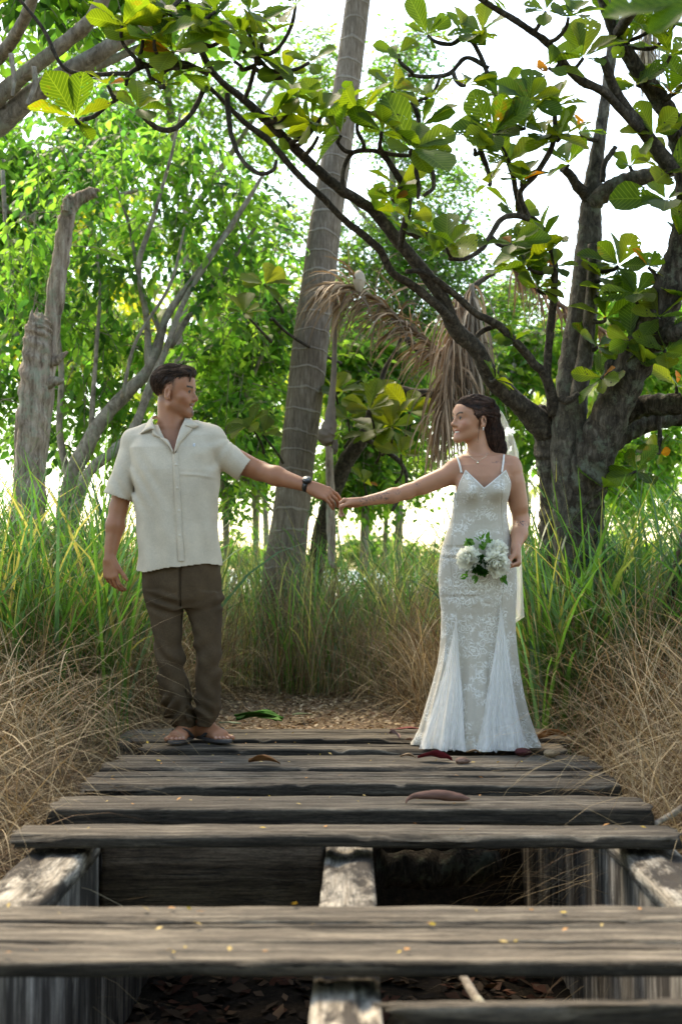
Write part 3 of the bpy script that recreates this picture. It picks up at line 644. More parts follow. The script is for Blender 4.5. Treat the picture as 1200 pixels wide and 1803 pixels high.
# fine leaved tree right of the palm
st = [pxline([(700, 1000, 7), (705, 850, 7), (720, 700, 7), (715, 560, 7), (700, 430, 8), (690, 300, 6), (700, 180, 4), (715, 90, 2)], 14.5, 14.5),
      pxline([(715, 560, 6), (780, 450, 5), (830, 370, 3)], 14.5, 14.2), pxline([(705, 450, 6), (640, 380, 4), (600, 330, 3)], 14.5, 14.6), pxline([(718, 640, 6), (640, 560, 5), (590, 480, 3)], 14.5, 14.2)]
tree('fine_leaved_tree', 'airy tree with tiny leaves rising against white sky right of the ringed palm', 'tree', st,
     [(700, 130, 14.5, 50, 70, .5), (680, 230, 14.5, 60, 50, .5), (770, 300, 14.5, 80, 50, .6), (720, 400, 14.5, 110, 60, .8), (640, 460, 14.4, 90, 60, .8), (760, 470, 14.6, 110, 60, .8), (650, 560, 14.4, 90, 60, .7),
      (720, 560, 14.6, 90, 50, .7), (900, 520, 14.8, 80, 40, .6), (560, 100, 14.6, 40, 60, .4), (840, 560, 14.6, 70, 50, .6), (740, 60, 14.5, 35, 40, .4)],
     2300, 10, .058, G1 + G2, 33, droop=.3, tpl='rh', tw=.4)
# bushy tree low behind, mid distance
st = [pxline([(640, 1010, 8), (645, 860, 7), (660, 740, 5), (680, 660, 3)], 13.2, 13.2), pxline([(650, 800, 5), (600, 720, 4), (590, 640, 2)], 13.2, 13.2)]
tree('leafy_tree', 'bright leafy tree between the ringed palm and the hanging brown fronds', 'tree', st,
     [(640, 660, 13.3, 70, 45, .5), (700, 720, 13.3, 50, 40, .5), (600, 620, 13.3, 60, 50, .5), (680, 620, 13.5, 60, 40, .5), (620, 770, 13.3, 60, 35, .4), (590, 850, 13.2, 60, 30, .3), (660, 830, 13.2, 45, 25, .3)],
     760, 8, .11, G2, 34, droop=.5)
# left edge background tree with horizontal limb
st = [pxline([(-160, 1000, 24), (-150, 700, 22), (-110, 480, 18), (-30, 375, 12), (20, 370, 9), (60, 385, 8), (110, 378, 6), (190, 350, 5), (260, 330, 3)], 12.5, 12.3),
      pxline([(-110, 500, 12), (-40, 520, 8), (20, 580, 6), (50, 610, 4)], 12.4, 12.2), pxline([(5, 300, 4), (12, 420, 4), (25, 500, 4), (30, 520, 3)], 11.5, 11.5)]
tree('spreading_tree', 'green tree at the left edge whose horizontal limb passes behind the dead snag', 'tree', st,
     [(60, 330, 12.6, 110, 60, .7), (-40, 400, 12.6, 90, 90, .7), (150, 270, 12.6, 90, 50, .6), (60, 540, 12.6, 80, 60, .6), (-60, 650, 12.6, 80, 80, .6), (40, 250, 12.6, 90, 50, .6), (180, 190, 12.6, 80, 50, .6), (30, 680, 12.8, 70, 50, .5)],
     640, 8, .11, G1 + G2[:1], 35, droop=.6)
# crown high behind, filling the top left
st = [pxline([(300, 1010, 9), (310, 700, 8), (330, 400, 8), (300, 200, 7), (280, 50, 5), (260, -120, 4)], 16, 16), pxline([(320, 400, 7), (420, 250, 5), (500, 120, 3)], 16, 16), pxline([(315, 330, 6), (200, 200, 4), (110, 90, 3)], 16, 16)]
tree('tall_tree', 'tall pale green tree far behind the man, its crown reaching the top edge', 'tree', st,
     [(260, 130, 16, 120, 70, .9), (100, 120, 16, 100, 70, .8), (380, 170, 16, 90, 60, .8), (470, 240, 16.3, 70, 50, .7), (150, 30, 16, 130, 60, .8), (430, 50, 16, 90, 50, .6), (540, 150, 16, 40, 60, .5), (200, 260, 16, 100, 50, .7),
      (250, 400, 16.5, 110, 50, .8), (400, 450, 16.5, 100, 60, .8), (150, 560, 16.5, 110, 60, .8), (350, 640, 16.5, 100, 50, .7), (480, 380, 16.5, 80, 60, .7), (60, 450, 16.5, 90, 70, .8), (500, 560, 16.5, 60, 60, .6), (80, 740, 16.5, 90, 50, .7), (250, 780, 16.5, 90, 40, .7), (420, 780, 16.5, 70, 35, .6), (480, 690, 16.5, 60, 40, .6), (20, 300, 16.5, 80, 60, .7)],
     2600, 9, .080, G2 + G1[:1], 36, droop=.4, tpl='rh', tw=.5)
st = [pxline([(850, 1010, 8), (852, 860, 7), (880, 740, 6), (905, 640, 4)], 13.8, 13.8), pxline([(872, 770, 4), (930, 700, 3), (960, 640, 2)], 13.8, 14)]
tree('shrubby_tree', 'yellow green tree seen between the hanging fronds and the broad leaved tree', 'tree', st,
     [(900, 650, 13.9, 60, 40, .5), (870, 700, 13.9, 50, 40, .4), (950, 600, 14, 60, 40, .5), (1080, 620, 14, 60, 50, .5), (1120, 780, 14, 70, 30, .4), (1170, 560, 14, 60, 50, .5), (830, 640, 14, 40, 40, .4), (1085, 540, 14, 50, 40, .5), (1150, 640, 14, 60, 50, .5), (930, 770, 14, 50, 35, .4), (1100, 830, 14, 50, 30, .4), (1180, 770, 14, 40, 40, .4)],
     760, 8, .12, G2, 37, droop=.5)
# big grey-limbed tree leaning in from the top left, trunk outside the frame
lim = [pxline([(-420, 1100, 60), (-380, 800, 55), (-250, 450, 46), (-120, 300, 36), (0, 215, 22), (60, 165, 19), (120, 128, 17), (185, 88, 15), (260, 40, 14), (330, -30, 12)], 8.6, 8.2),
       pxline([(-250, 450, 30), (-100, 260, 22), (10, 160, 15), (60, 118, 14), (115, 75, 13), (160, 35, 13), (195, -25, 12)], 8.5, 7.9),
       pxline([(-120, 300, 22), (-40, 150, 14), (15, 80, 12), (45, 30, 11), (70, -40, 10)], 8.5, 7.7),
       pxline([(-150, 330, 20), (-40, 240, 16), (50, 175, 13), (90, 150, 10), (190, 108, 8), (280, 70, 6)], 8.5, 8.9),
       pxline([(60, 118, 5), (62, 150, 5), (48, 185, 4)], 8.0, 8.0), pxline([(20, 95, 5), (25, 140, 4), (22, 170, 3)], 8.0, 8.0)]
g = np.random.default_rng(41); root = empty('grey_limbed_tree', (*lim[0][0][0][:2], -.1), 'grey limbed tree leaning in from the top left corner', 'tree'); org = np.array(root.location)
mb = MB(); [limb(mb, p, r, 14, .07, 60 + i, n=len(p) * 9) for i, (p, r) in enumerate(lim)]
cr = MB(); leafy(cr, *blobs([(60, -60, 8.6, 160, 60, .6), (240, -40, 8.8, 120, 60, .6), (-200, 100, 8.6, 160, 140, .8), (130, 20, 9.2, 60, 30, .3)]), 300, 8, .13, G3, g, .5, 'ov', mb, .4)
mb.build('trunk', M['bark_grey'], root, origin=org); cr.build('crown', M['leaf'], root, origin=org)
# dead snag
lim = [pxline([(48, 960, 34), (52, 830, 27), (58, 740, 26), (62, 660, 26), (66, 600, 24), (68, 572, 21), (66, 552, 8)], 9.2), pxline([(52, 900, 20), (78, 700, 17), (86, 620, 15), (98, 520, 16), (108, 450, 15), (117, 390, 14), (124, 356, 13), (128, 346, 9)], 9.3),
       pxline([(120, 372, 13), (136, 352, 12), (150, 345, 11), (163, 338, 10), (168, 335, 5)], 9.3), pxline([(84, 640, 8), (98, 636, 8), (108, 628, 6), (120, 619, 2)], 9.25), pxline([(80, 680, 9), (94, 672, 9), (104, 671, 7), (113, 669, 3)], 9.2),
       pxline([(116, 372, 7), (118, 358, 7), (117, 350, 5)], 9.25), pxline([(57, 580, 9), (56, 560, 5), (57, 545, 1)], 9.15), pxline([(72, 575, 8), (75, 560, 4), (74, 549, .6)], 9.15), pxline([(80, 585, 7), (83, 568, 3), (84, 556, .5)], 9.2), pxline([(66, 570, 9), (65, 552, 4), (67, 540, .6)], 9.22), pxline([(163, 338, 6), (172, 334, 3), (176, 338, .6)], 9.3), pxline([(160, 342, 6), (168, 345, 3), (173, 349, .6)], 9.3), pxline([(44, 960, 16), (38, 830, 12), (36, 760, 10), (42, 700, 5)], 9.4)]
lim = [rooted(p, r) if p[0][2] < 1.2 and len(p) > 3 and p[0][2] < .98 else (p, r) for p, r in lim]; mb = MB(); [limb(mb, p, r, 26, .085, 80 + i, n=len(p) * 14) for i, (p, r) in enumerate(lim)]
root = empty('dead_snag', (*lim[0][0][0][:2], -.05), 'bleached dead tree stump with two broken prongs at the left', 'dead tree')
mb.build('trunk', M['bark_dead'], root, origin=np.array(root.location))

# the ringed coconut palm trunk in the middle
lim = pxline([(500, 1010, 37), (507, 950, 34), (515, 880, 32), (524, 800, 31), (536, 700, 32), (547, 600, 32), (560, 500, 30), (572, 400, 28.5), (588, 300, 26.5), (603, 200, 24.5), (617, 100, 23), (630, 0, 22), (648, -140, 20), (690, -420, 18), (740, -680, 17)], 10.8, 10.8)
mb = MB(); p, r = rooted(*lim)
V, f, uv = tube(p, r, 40, 420, .01, 5)
L = uv[:, 1]; mb.add(V, f, None, uv)
PALM = empty('coconut_palm', (*p[0][:2], -.05), 'thick ringed grey palm trunk rising between the man and the bride', 'palm tree')
mb.build('trunk', M['palm_trunk'], PALM, origin=np.array(PALM.location))
def frond(mb, base, az, el, length, droop, nl=46, ll=.8, w=.05, col=(.10, .16, .03), g=rng, hang=.5, rw=.02, seg=3, colv=.2):
    t = np.linspace(0, 1, 16); D = np.array((math.cos(az), math.sin(az), 0))
    th = el - droop * t ** 1.3; st = length / 15
    p = [np.array(base, float)]
    for i in range(15): p.append(p[-1] + st * (math.cos(th[i]) * D + math.sin(th[i]) * np.array((0, 0, 1.))))
    p = np.array(p); V, f, uv = tube(p, np.linspace(rw, rw * .2, 16), 5, 16, cap=False); mb.add(V, f, np.array(col) * 1.1, uv)
    S_ = np.array((-D[1], D[0], 0)); u = g.uniform(.12, 1, nl * 2); q = spline(p, 200); c = q[(u * 199).astype(int)]; tg = norm(np.gradient(q, axis=0))[(u * 199).astype(int)]
    sd = np.where(np.arange(nl * 2) % 2 == 0, 1, -1)[:, None]
    L = ll * np.sin(np.clip(u * 1.05, 0, 1) * np.pi * .86 + .3) * g.uniform(.8, 1.1, nl * 2) + .05
    d = norm(tg * .55 + S_ * sd * .9 + g.normal(0, .08, (nl * 2, 3)))
    pts = [c]; cur = c.copy()
    for i in range(seg):
        d = norm(d + np.array((0, 0, -hang)) * (.6 + .5 * i)); cur = cur + d * (L / seg)[:, None]; pts.append(cur.copy())
    C = np.stack(pts, 1); wd = norm(np.cross(d, np.array((0, 0, 1.)) + g.normal(0, .3, d.shape)) + tg * .3)
    pr = np.array([.6, 1, .75, .08])[:seg + 1] if seg == 3 else np.linspace(1, .1, seg + 1)
    hw = (w * .5 * pr)[None, :, None]; V = np.stack([C - wd[:, None] * hw, C + wd[:, None] * hw], 2)
    m = (seg + 1) * 2; off = (np.arange(nl * 2) * m)[:, None]; i = (np.arange(seg) * 2)[None]
    f = np.stack([off + i, off + i + 1, off + i + 3, off + i + 2], -1).reshape(-1, 4)
    cc = np.repeat((np.array(col) * g.uniform(1 - colv, 1 + colv, (nl * 2, 1))), m, 0); mb.add(V.reshape(-1, 3), [f], cc)
g = np.random.default_rng(51); mb = MB(); top = p[-1]
for i in range(15): frond(mb, top, i * 2.4, g.uniform(-.1, 1.1), g.uniform(3.2, 4), g.uniform(1.0, 1.7), 60, .8, .05, (.06, .11, .02), g)
mb.build('crown', M['frond'], PALM, origin=np.array(PALM.location))
# far coconut palms near the beach
def far_palm(px, pyc, Y, rp, label, seed, lean=0, n=18, L=3.0, cols=(.16, .21, .05)):
    g = np.random.default_rng(seed); tp = P(px, pyc, Y); bs = np.array((tp[0] + lean, Y, ground_h(tp[0] + lean, Y)))
    root = empty('far_palm', bs, label, 'palm tree', 'distant coconut palms near the shore'); mid = (tp + bs) / 2 + np.array((lean * .25, 0, 0))
    mb = MB(); V, f, uv = tube([bs, mid, tp], [rp * 1.25, rp, rp * .8], 9, 24, .04, seed); mb.add(V, f, None, uv); mb.build('trunk', M['bark_far'], root, origin=bs)
    mb = MB()
    for i in range(n): frond(mb, tp, i * 2.4 + g.uniform(-.2, .2), g.uniform(-.5, 1.1), L * g.uniform(.85, 1.1), g.uniform(.9, 1.6), 40, .85, .11, np.array(cols) * g.uniform(.7, 1.3), g, .45, .03)
    mb.build('crown', M['frond'], root, origin=bs)
FP = [(398, 700, 38, .10, 'distant slim palm seen just right of the man\'s shirt', 0), (432, 560, 30, .10, 'distant leaning palm between the man and the ringed trunk', .5),
      (468, 640, 44, .12, 'distant palm nearest the left side of the ringed trunk', -.3), (702, 650, 36, .10, 'distant pale palm above the joined hands, right of the ringed trunk', 0),
      (905, 610, 40, .12, 'distant palm crown behind the bride\'s veil side', .4), (990, 600, 46, .13, 'distant palm seen between the two upright limbs of the big tree', .2),
      (1150, 690, 34, .09, 'distant curved palm at the right edge below the thick branch', -.8), (1060, 790, 52, .10, 'small distant palm right of the rugged trunk', .6),
      (30, 450, 26, .12, 'yellow green palm at the left edge behind the dead snag', -.6), (190, 610, 34, .11, 'distant palm between the dead snag and the man', .3), (345, 655, 46, .12, 'distant palm crown close to the man\'s face', 0), (640, 700, 50, .12, 'faintest palm behind the hands', .2)]
for i, (a, b_, Y, r_, lab, le) in enumerate(FP): far_palm(a, b_, Y, r_ * .62, lab, 200 + i, le, L=3.2 if Y < 40 else 4.0, cols=(.24, .25, .05) if i == 8 else (.17, .22, .07))

tree('sapling', 'sparse leafy sapling filling the bright gap behind the joined hands', 'tree', [pxline([(676, 1000, 4), (680, 900, 4), (690, 820, 3), (700, 760, 2)], 15, 15), pxline([(682, 880, 3), (640, 830, 2), (620, 790, 1.5)], 15, 15)],
     [(620, 840, 15, 50, 40, .5), (700, 850, 15, 60, 40, .5), (660, 800, 15, 60, 30, .5), (740, 790, 15, 50, 40, .5), (580, 800, 15, 30, 40, .4)], 330, 8, .085, G2, 731, droop=.5, tpl='rh')
tree('sapling', 'sparse leafy sapling in the bright gap right of the rugged trunk', 'tree', [pxline([(1120, 1000, 4), (1112, 900, 4), (1100, 840, 3), (1090, 790, 2)], 15, 15), pxline([(1110, 890, 3), (1150, 850, 2), (1170, 800, 1.5)], 15, 15)],
     [(1100, 860, 15, 60, 30, .5), (1160, 820, 15, 50, 40, .5), (1080, 800, 15, 40, 40, .5), (1180, 880, 15, 40, 30, .5)], 260, 8, .085, G2, 732, droop=.5, tpl='rh')
tree('sapling', 'sparse leafy sapling in the bright gap between the man and the ringed palm', 'tree', [pxline([(450, 1000, 4), (448, 900, 4), (440, 820, 3), (430, 760, 2)], 15, 15), pxline([(448, 880, 3), (480, 840, 2), (490, 800, 1.5)], 15, 15)],
     [(430, 830, 15, 50, 40, .5), (470, 800, 15, 40, 40, .5), (400, 770, 15, 50, 30, .5)], 240, 8, .085, G2, 733, droop=.5, tpl='rh')
# low sunlit bushes on the lawn behind the grass
for i, (bx, bY, rx, ry, lab) in enumerate([(330, 24, 150, 42, 'low bright bush on the lawn behind the man\'s forearm side'), (80, 22, 130, 55, 'low bright bush behind the left grass bank'), (650, 26, 120, 34, 'low bush on the lawn under the joined hands'), (1090, 24, 110, 40, 'low bush on the lawn right of the rugged trunk'), (850, 28, 90, 34, 'low bush on the lawn hidden mostly by the bride')]):
    c_ = P(bx, 985, bY); gr_ = float(ground_h(c_[0], bY)); b0 = np.array((c_[0], bY, gr_)); tree('bush', lab, 'bush', [(np.array([b0 - (0, 0, .1), b0 + (.05, 0, .5), b0 + (.1, .1, 1.0)]), np.array([.05, .04, .02]))], [(bx + dx * rx, 985 - dy * ry, bY, rx * .4, ry * .6, .8) for dx, dy in ((-.7, .1), (-.3, .5), (.1, .7), (.4, .3), (.75, .2))], 260, 8, .16, G2, 700 + i, droop=.2, tpl='rh', show=False)
# dark leaning tree behind the hands
lim = [pxline([(555, 1010, 15), (575, 900, 14), (612, 810, 14), (645, 760, 13), (668, 700, 12), (690, 688, 10), (740, 692, 8), (768, 690, 8), (790, 668, 9), (800, 640, 9)], 11.4, 10.6),
       pxline([(800, 655, 9), (770, 640, 8), (730, 610, 7), (700, 575, 5), (680, 545, 4), (640, 515, 3)], 10.6, 10.8), pxline([(672, 695, 5), (675, 655, 4), (700, 610, 3), (712, 570, 2)], 10.9, 10.9),
       pxline([(640, 770, 5), (700, 810, 4), (715, 850, 3), (690, 900, 3)], 11, 10.8), pxline([(800, 640, 8), (808, 560, 7), (830, 510, 6), (870, 480, 4), (920, 460, 3)], 10.6, 10.8)]
root = empty('leaning_tree', (*lim[0][0][0][:2], -.05), 'dark leaning tree behind the joined hands with a crooked elbow', 'tree'); lim[0] = rooted(*lim[0]); mb = MB(); [limb(mb, p_, r_, 12, .1, 90 + i) for i, (p_, r_) in enumerate(lim)]
LEAN = (root, mb)

# dead brown fronds caught in the branches
def dead_frond(pl, Y, nl, ll, hang, label, seed, w=.018, col=(.24, .16, .10)):
    g = np.random.default_rng(seed); pts, rad = pxline(pl, *Y); root_o = pts[0]; q = spline(pts, 200); mb = MB()
    V, f, uv = tube(pts, rad, 8, 40, .1, seed); mb.add(V, f, np.array(col) * .8, uv)
    u = g.uniform(0, 1, nl); c = q[(u * 199).astype(int)]; tg = norm(np.gradient(q, axis=0))[(u * 199).astype(int)]
    d = norm(tg * .5 + g.normal(0, .35, (nl, 3))); L = ll * g.uniform(.5, 1.1, nl); pts_ = [c]; cur = c.copy()
    for i in range(6):
        d = norm(d + np.array((0, 0, -hang)) + g.normal(0, .07, d.shape)); cur = cur + d * (L / 6)[:, None]; pts_.append(cur.copy())
    C = np.stack(pts_, 1); wd = norm(np.cross(d, g.normal(0, 1, d.shape))); pr = np.array([.7, 1, 1, .9, .7, .45, .1]); hw = (w * .5 * pr)[None, :, None] * g.uniform(.5, 1.2, nl)[:, None, None]
    V = np.stack([C - wd[:, None] * hw, C + wd[:, None] * hw], 2); off = (np.arange(nl) * 14)[:, None]; i = (np.arange(6) * 2)[None]
    f = np.stack([off + i, off + i + 1, off + i + 3, off + i + 2], -1).reshape(-1, 4)
    cc = np.repeat(np.array(col) * g.uniform(.5, 1.7, (nl, 1)), 14, 0); mb.add(V.reshape(-1, 3), [f], cc)
    return tag(mb.build('dead_palm_frond', M['deadfrond'], origin=root_o), label, 'dead frond', 'brown dead palm fronds hanging in the branches')
dead_frond([(805, 520, 4), (802, 570, 5), (796, 620, 6), (788, 680, 5), (778, 730, 4)], (9.9, 9.7), 420, .62, .5, 'big brown dead frond hanging straight down behind the bride\'s face', 301, .015, (.30, .20, .13))
dead_frond([(830, 500, 4), (832, 560, 5), (830, 620, 4), (828, 680, 3)], (9.9, 9.8), 260, .55, .6, 'greyer dead frond hanging close to the right of the big brown one', 302, .020, (.30, .24, .18))
dead_frond([(800, 645, 6), (760, 610, 6), (700, 560, 5), (650, 520, 4), (590, 500, 3)], (10.2, 10.0), 300, .45, .28, 'arching dead frond stretching from the hanging ones to the ringed palm', 303, .016, (.26, .18, .11))
dead_frond([(900, 470, 3), (960, 520, 4), (1040, 570, 4), (1090, 600, 3)], (10.5, 10.2), 160, .35, .35, 'dead frond showing on both sides of the upright grey limb', 304, .014, (.26, .15, .09))
dead_frond([(1140, -40, 4), (1141, 20, 5), (1140, 60, 5), (1138, 90, 4)], (9.6, 9.6), 160, .4, .7, 'pale dead frond hanging at the top right behind the dark branches', 305, .016, (.33, .28, .2))
# flower sheath hanging along the palm
def sheath():
    mb = MB(); pts, r = pxline([(592, 500, 3), (590, 560, 4), (588, 640, 5), (584, 700, 6), (580, 745, 11), (574, 768, 16), (578, 782, 8)], 10.2, 10.1)
    V, f, uv = tube(pts, r, 16, 70, .12, 7); cc = np.array((.22, .17, .13)); mb.add(V, f, cc, uv)
    pts, r = pxline([(588, 775, 6), (590, 790, 5), (589, 800, 2)], 10.1, 10.1); V, f, uv = tube(pts, r, 10, 20, .2, 8); mb.add(V, f, cc * .7, uv)
    g = np.random.default_rng(9); n = 90; b = P(588, 505, 10.15) + g.normal(0, .03, (n, 3)); 
    V, f, c = blades(b, g.uniform(0, 6.28, n), g.uniform(.2, .6, n), g.uniform(1.5, 2.6, n), g.uniform(.2, 1.2, n), np.full(n, .008), np.array((.3, .21, .14)) * g.uniform(.6, 1.3, (n, 1)), 5); mb.add(V, f, c)
    return tag(mb.build('flower_sheath', M['deadfrond'], origin=pts[0]), 'long brown dried flower sheath hanging beside the ringed palm trunk', 'dried sheath')
sheath()
log(579, 785, 10.3, 584, 1000, 10.4, .032, 'rough brown post like dead stem standing below the hanging sheath', 'bark_dead', 'dry_stump', 11)
V, f = ellipsoid((0, 0, 0), (.045, .045, .085), 20, 14); V[:, :2] *= (1 - .45 * (V[:, 2:3] < 0) * np.abs(V[:, 2:3]) / .085); c = P(632, 497, 10)
hk = MB().add(V * (1 + .1 * vnoise(V[:, 0] * 60, V[:, 1] * 60, V[:, 2] * 20))[:, None], f, (.5, .42, .32)).build('dry_husk', M['deadfrond']); hk.location = c; tag(hk, 'pale dry husk hanging where the arching dead frond meets the leaves', 'husk')

# ================================================================ THE BROAD-LEAVED TREE
# obovate leaf template: x side (-1..1), y 0..1
def almond_leaf():
    ny, nx = 9, 5; t = np.linspace(0, 1, ny); w = .30 * np.array([.05, .22, .42, .62, .82, .97, 1.0, .80, .18]); u = np.linspace(-1, 1, nx)
    V = np.zeros((ny, nx, 3)); V[..., 0] = w[:, None] * u[None]; V[..., 1] = t[:, None]; V[..., 2] = .16 * np.abs(u)[None] ** 1.3 * w[:, None] * 2 - .16 * t[:, None] ** 2
    V[..., 2] += .02 * np.sin(t * 20)[:, None] * (np.abs(u) > .9)[None]
    uv = np.stack(np.broadcast_arrays(u[None] * w[:, None] / .3, t[:, None]), -1).reshape(-1, 2)
    return V.reshape(-1, 3), grid_faces(ny, nx), uv
AV, AF, AUV = almond_leaf()
AC = [(.045, .090, .016), (.065, .11, .018), (.10, .135, .02), (.035, .075, .015)]
def rosette(mb, tip, r, n, g, axis, spread=1.15, cols=AC):
    a = g.uniform(0, 6.28); ax = norm(np.array(axis, float)); s = norm(np.cross(ax, (0, 1, .01))); q = np.cross(ax, s)
    ang = a + np.arange(n) * 2.4 + g.normal(0, .15, n); sp = spread + g.normal(0, .2, n)
    fw = np.cos(sp)[:, None] * ax + np.sin(sp)[:, None] * (np.cos(ang)[:, None] * s + np.sin(ang)[:, None] * q)
    up = ax * 1.0 - fw * .3 + g.normal(0, .32, (n, 3)); sz = r * g.uniform(.6, 1.22, n)
    c = np.array(cols)[g.integers(0, len(cols), n)] * g.uniform(.75, 1.25, (n, 1))
    k = g.random(n) < .02; c[k] = (.26, .10, .02); sz = sz * np.where(k, .7, 1)
    V, f, cc, uv = stamp(AV, AF, np.zeros((0, 3), int), np.tile(tip, (n, 1)) + fw * .015, fw, up, np.stack([sz * g.uniform(.9, 1.15, n), sz, sz], 1), c, AUV)
    mb.add(V, f, cc, uv)
BT = {}
def AB(key, pl, Y0, Y1): BT[key] = pxline(pl, Y0, Y1)
AB('trunk_l', [(990, 1000, 44), (990, 900, 40), (984, 830, 38), (972, 780, 34), (960, 740, 22), (942, 722, 14)], 8.3, 8.2)
AB('trunk_r', [(1024, 1000, 42), (1024, 900, 38), (1034, 840, 37), (1058, 770, 35), (1095, 680, 33), (1135, 600, 32), (1168, 530, 30), (1195, 460, 28), (1212, 380, 26), (1208, 300, 22), (1190, 232, 19), (1160, 175, 17), (1120, 120, 14), (1085, 60, 12), (1062, 0, 11), (1040, -80, 9)], 8.2, 7.3)
AB('mid', [(1000, 960, 26), (998, 860, 26), (992, 780, 24), (1000, 700, 22)], 8.15, 8.1)
AB('mid2', [(1008, 820, 24), (1004, 720, 28), (1013, 630, 29), (1026, 540, 26), (1036, 430, 23), (1040, 350, 18), (1052, 260, 12), (1064, 180, 10), (1076, 90, 9), (1085, -30, 6)], 8.25, 8.2)
AB('mid3', [(1020, 820, 14), (1018, 700, 14), (1030, 620, 14), (1040, 520, 10), (1042, 430, 8)], 8.1, 8.1)
AB('long', [(965, 760, 26), (925, 722, 20), (895, 695, 17), (862, 660, 16), (838, 615, 15), (800, 578, 14), (778, 525, 13), (745, 478, 12), (700, 424, 11), (655, 370, 10), (602, 335, 9.5), (562, 302, 9), (520, 262, 9), (472, 215, 8), (430, 176, 7), (388, 142, 6), (362, 105, 6), (343, 50, 5), (322, -20, 4)], 8.2, 6.9)
AB('long2', [(792, 560, 9), (760, 530, 8), (722, 500, 7.5), (690, 480, 7), (668, 440, 7), (632, 408, 6.5), (600, 382, 6), (570, 350, 6), (535, 318, 6), (505, 285, 6), (470, 245, 6), (430, 215, 5), (395, 180, 4), (370, 155, 4)], 7.75, 6.95)
AB('thin', [(975, 730, 11), (962, 668, 9), (935, 635, 8), (905, 600, 7.5), (875, 572, 7), (835, 550, 6.5), (790, 510, 6), (745, 480, 5), (715, 478, 4)], 8.1, 7.6)
AB('vert', [(962, 665, 8), (966, 600, 7), (972, 540, 7), (975, 470, 6.5), (960, 415, 6), (940, 388, 6), (918, 380, 6), (910, 350, 5), (900, 300, 5), (885, 265, 4), (870, 235, 3)], 8.1, 7.5)
AB('fork_l', [(1036, 350, 12), (1018, 330, 10), (1000, 305, 8), (988, 296, 7)], 8.2, 8.1)
AB('fork_r', [(1040, 360, 16), (1070, 335, 16), (1105, 318, 15), (1160, 305, 14), (1230, 280, 12)], 8.2, 8.0)
AB('stub', [(1060, 320, 5), (1063, 290, 5), (1075, 270, 5), (1083, 258, 4)], 8.1, 8.1)
AB('crown1', [(1185, 300, 16), (1155, 262, 13), (1125, 222, 12), (1100, 190, 11), (1078, 150, 9), (1060, 100, 8)], 7.5, 7.3)
AB('crown2', [(1128, 228, 10), (1090, 190, 8), (1062, 162, 8), (1020, 140, 8), (990, 110, 7.5), (962, 75, 7), (935, 55, 6), (900, 32, 6), (860, 8, 5), (820, -20, 5)], 7.4, 6.9)
AB('right1', [(1050, 770, 22), (1090, 735, 20), (1130, 716, 19), (1180, 712, 19), (1260, 705, 17)], 8.3, 8.0)
AB('right2', [(1040, 830, 24), (1075, 780, 20), (1120, 750, 19), (1170, 735, 18), (1240, 728, 16)], 8.45, 8.5)
AB('right3', [(1140, 608, 22), (1175, 590, 19), (1240, 575, 17)], 7.9, 7.7)
AB('knob', [(1095, 655, 14), (1078, 645, 12), (1070, 643, 10)], 8.0, 7.95)
AB('hook', [(985, 700, 7), (995, 706, 7), (1006, 702, 6), (1018, 692, 4)], 7.95, 7.9)
AB('loop1', [(830, 600, 3), (850, 582, 5), (905, 700, 2)][:2] + [(870, 575, 4)], 7.9, 7.9)
AB('arc', [(792, 455, 4), (820, 455, 4), (850, 435, 4.5), (880, 388, 5), (905, 380, 5), (930, 385, 5)], 7.3, 7.5)
AB('up1', [(705, 436, 6), (710, 400, 6), (718, 370, 6), (717, 340, 6), (700, 310, 6), (680, 280, 5.5), (668, 262, 5)], 7.3, 7.0)
AB('up2', [(735, 350, 3)] + [(737, 330, 4), (732, 300, 4), (735, 280, 4), (750, 285, 4), (760, 300, 4), (762, 330, 4), (745, 345, 3)], 7.0, 7.0)
AB('up3', [(620, 345, 4), (605, 330, 4), (604, 300, 4), (620, 270, 4), (650, 265, 4), (690, 272, 4), (730, 275, 3)], 7.1, 7.0)
AB('u1', [(400, 165, 5), (402, 200, 5), (408, 240, 4.5), (425, 280, 4), (455, 305, 4), (480, 300, 3.5), (487, 282, 3)], 6.95, 6.9)
AB('u2', [(362, 150, 5), (340, 195, 4.5), (310, 225, 5), (285, 228, 5), (262, 215, 4.5), (245, 195, 4)], 6.95, 6.8)
AB('u3', [(368, 130, 5), (325, 112, 5), (290, 112, 5), (250, 118, 5), (228, 130, 4), (222, 150, 3)], 6.95, 6.8)
AB('u4', [(340, 118, 5), (300, 120, 4), (270, 140, 4), (258, 118, 3)], 6.9, 6.85)
AB('u5', [(215, 172, 2), (195, 182, 3), (165, 205, 4), (140, 211, 4)], 6.8, 6.75)
AB('u6', [(430, 176, 4), (440, 150, 4), (447, 125, 4), (452, 100, 3)], 6.9, 6.8)
AB('u7', [(720, 330, 3), (760, 115, 2), (600, 20, 2)][1:1] + [(855, 290, 5), (845, 260, 5), (860, 250, 4), (890, 222, 4), (900, 200, 3)] , 7.3, 7.3)
AB('u8', [(930, 385, 5), (915, 340, 5), (940, 310, 5), (970, 260, 5), (976, 210, 4), (970, 180, 3)], 7.5, 7.3)
AB('u9', [(870, 165, 5), (850, 110, 4), (832, 75, 4), (815, 65, 3)], 7.6, 7.6)
AB('u10', [(860, 120, 4), (820, 102, 4), (790, 130, 4), (750, 135, 4), (720, 132, 3)], 7.6, 7.6)
AB('u11', [(775, 135, 3), (760, 165, 3), (730, 180, 3), (700, 190, 2)], 7.6, 7.5)
BIG = empty('broad_leaved_tree', (*BT['trunk_l'][0][0][:2], -.05), 'big rugged dark tree with broad leaves behind the bride, one limb crossing overhead', 'tree')
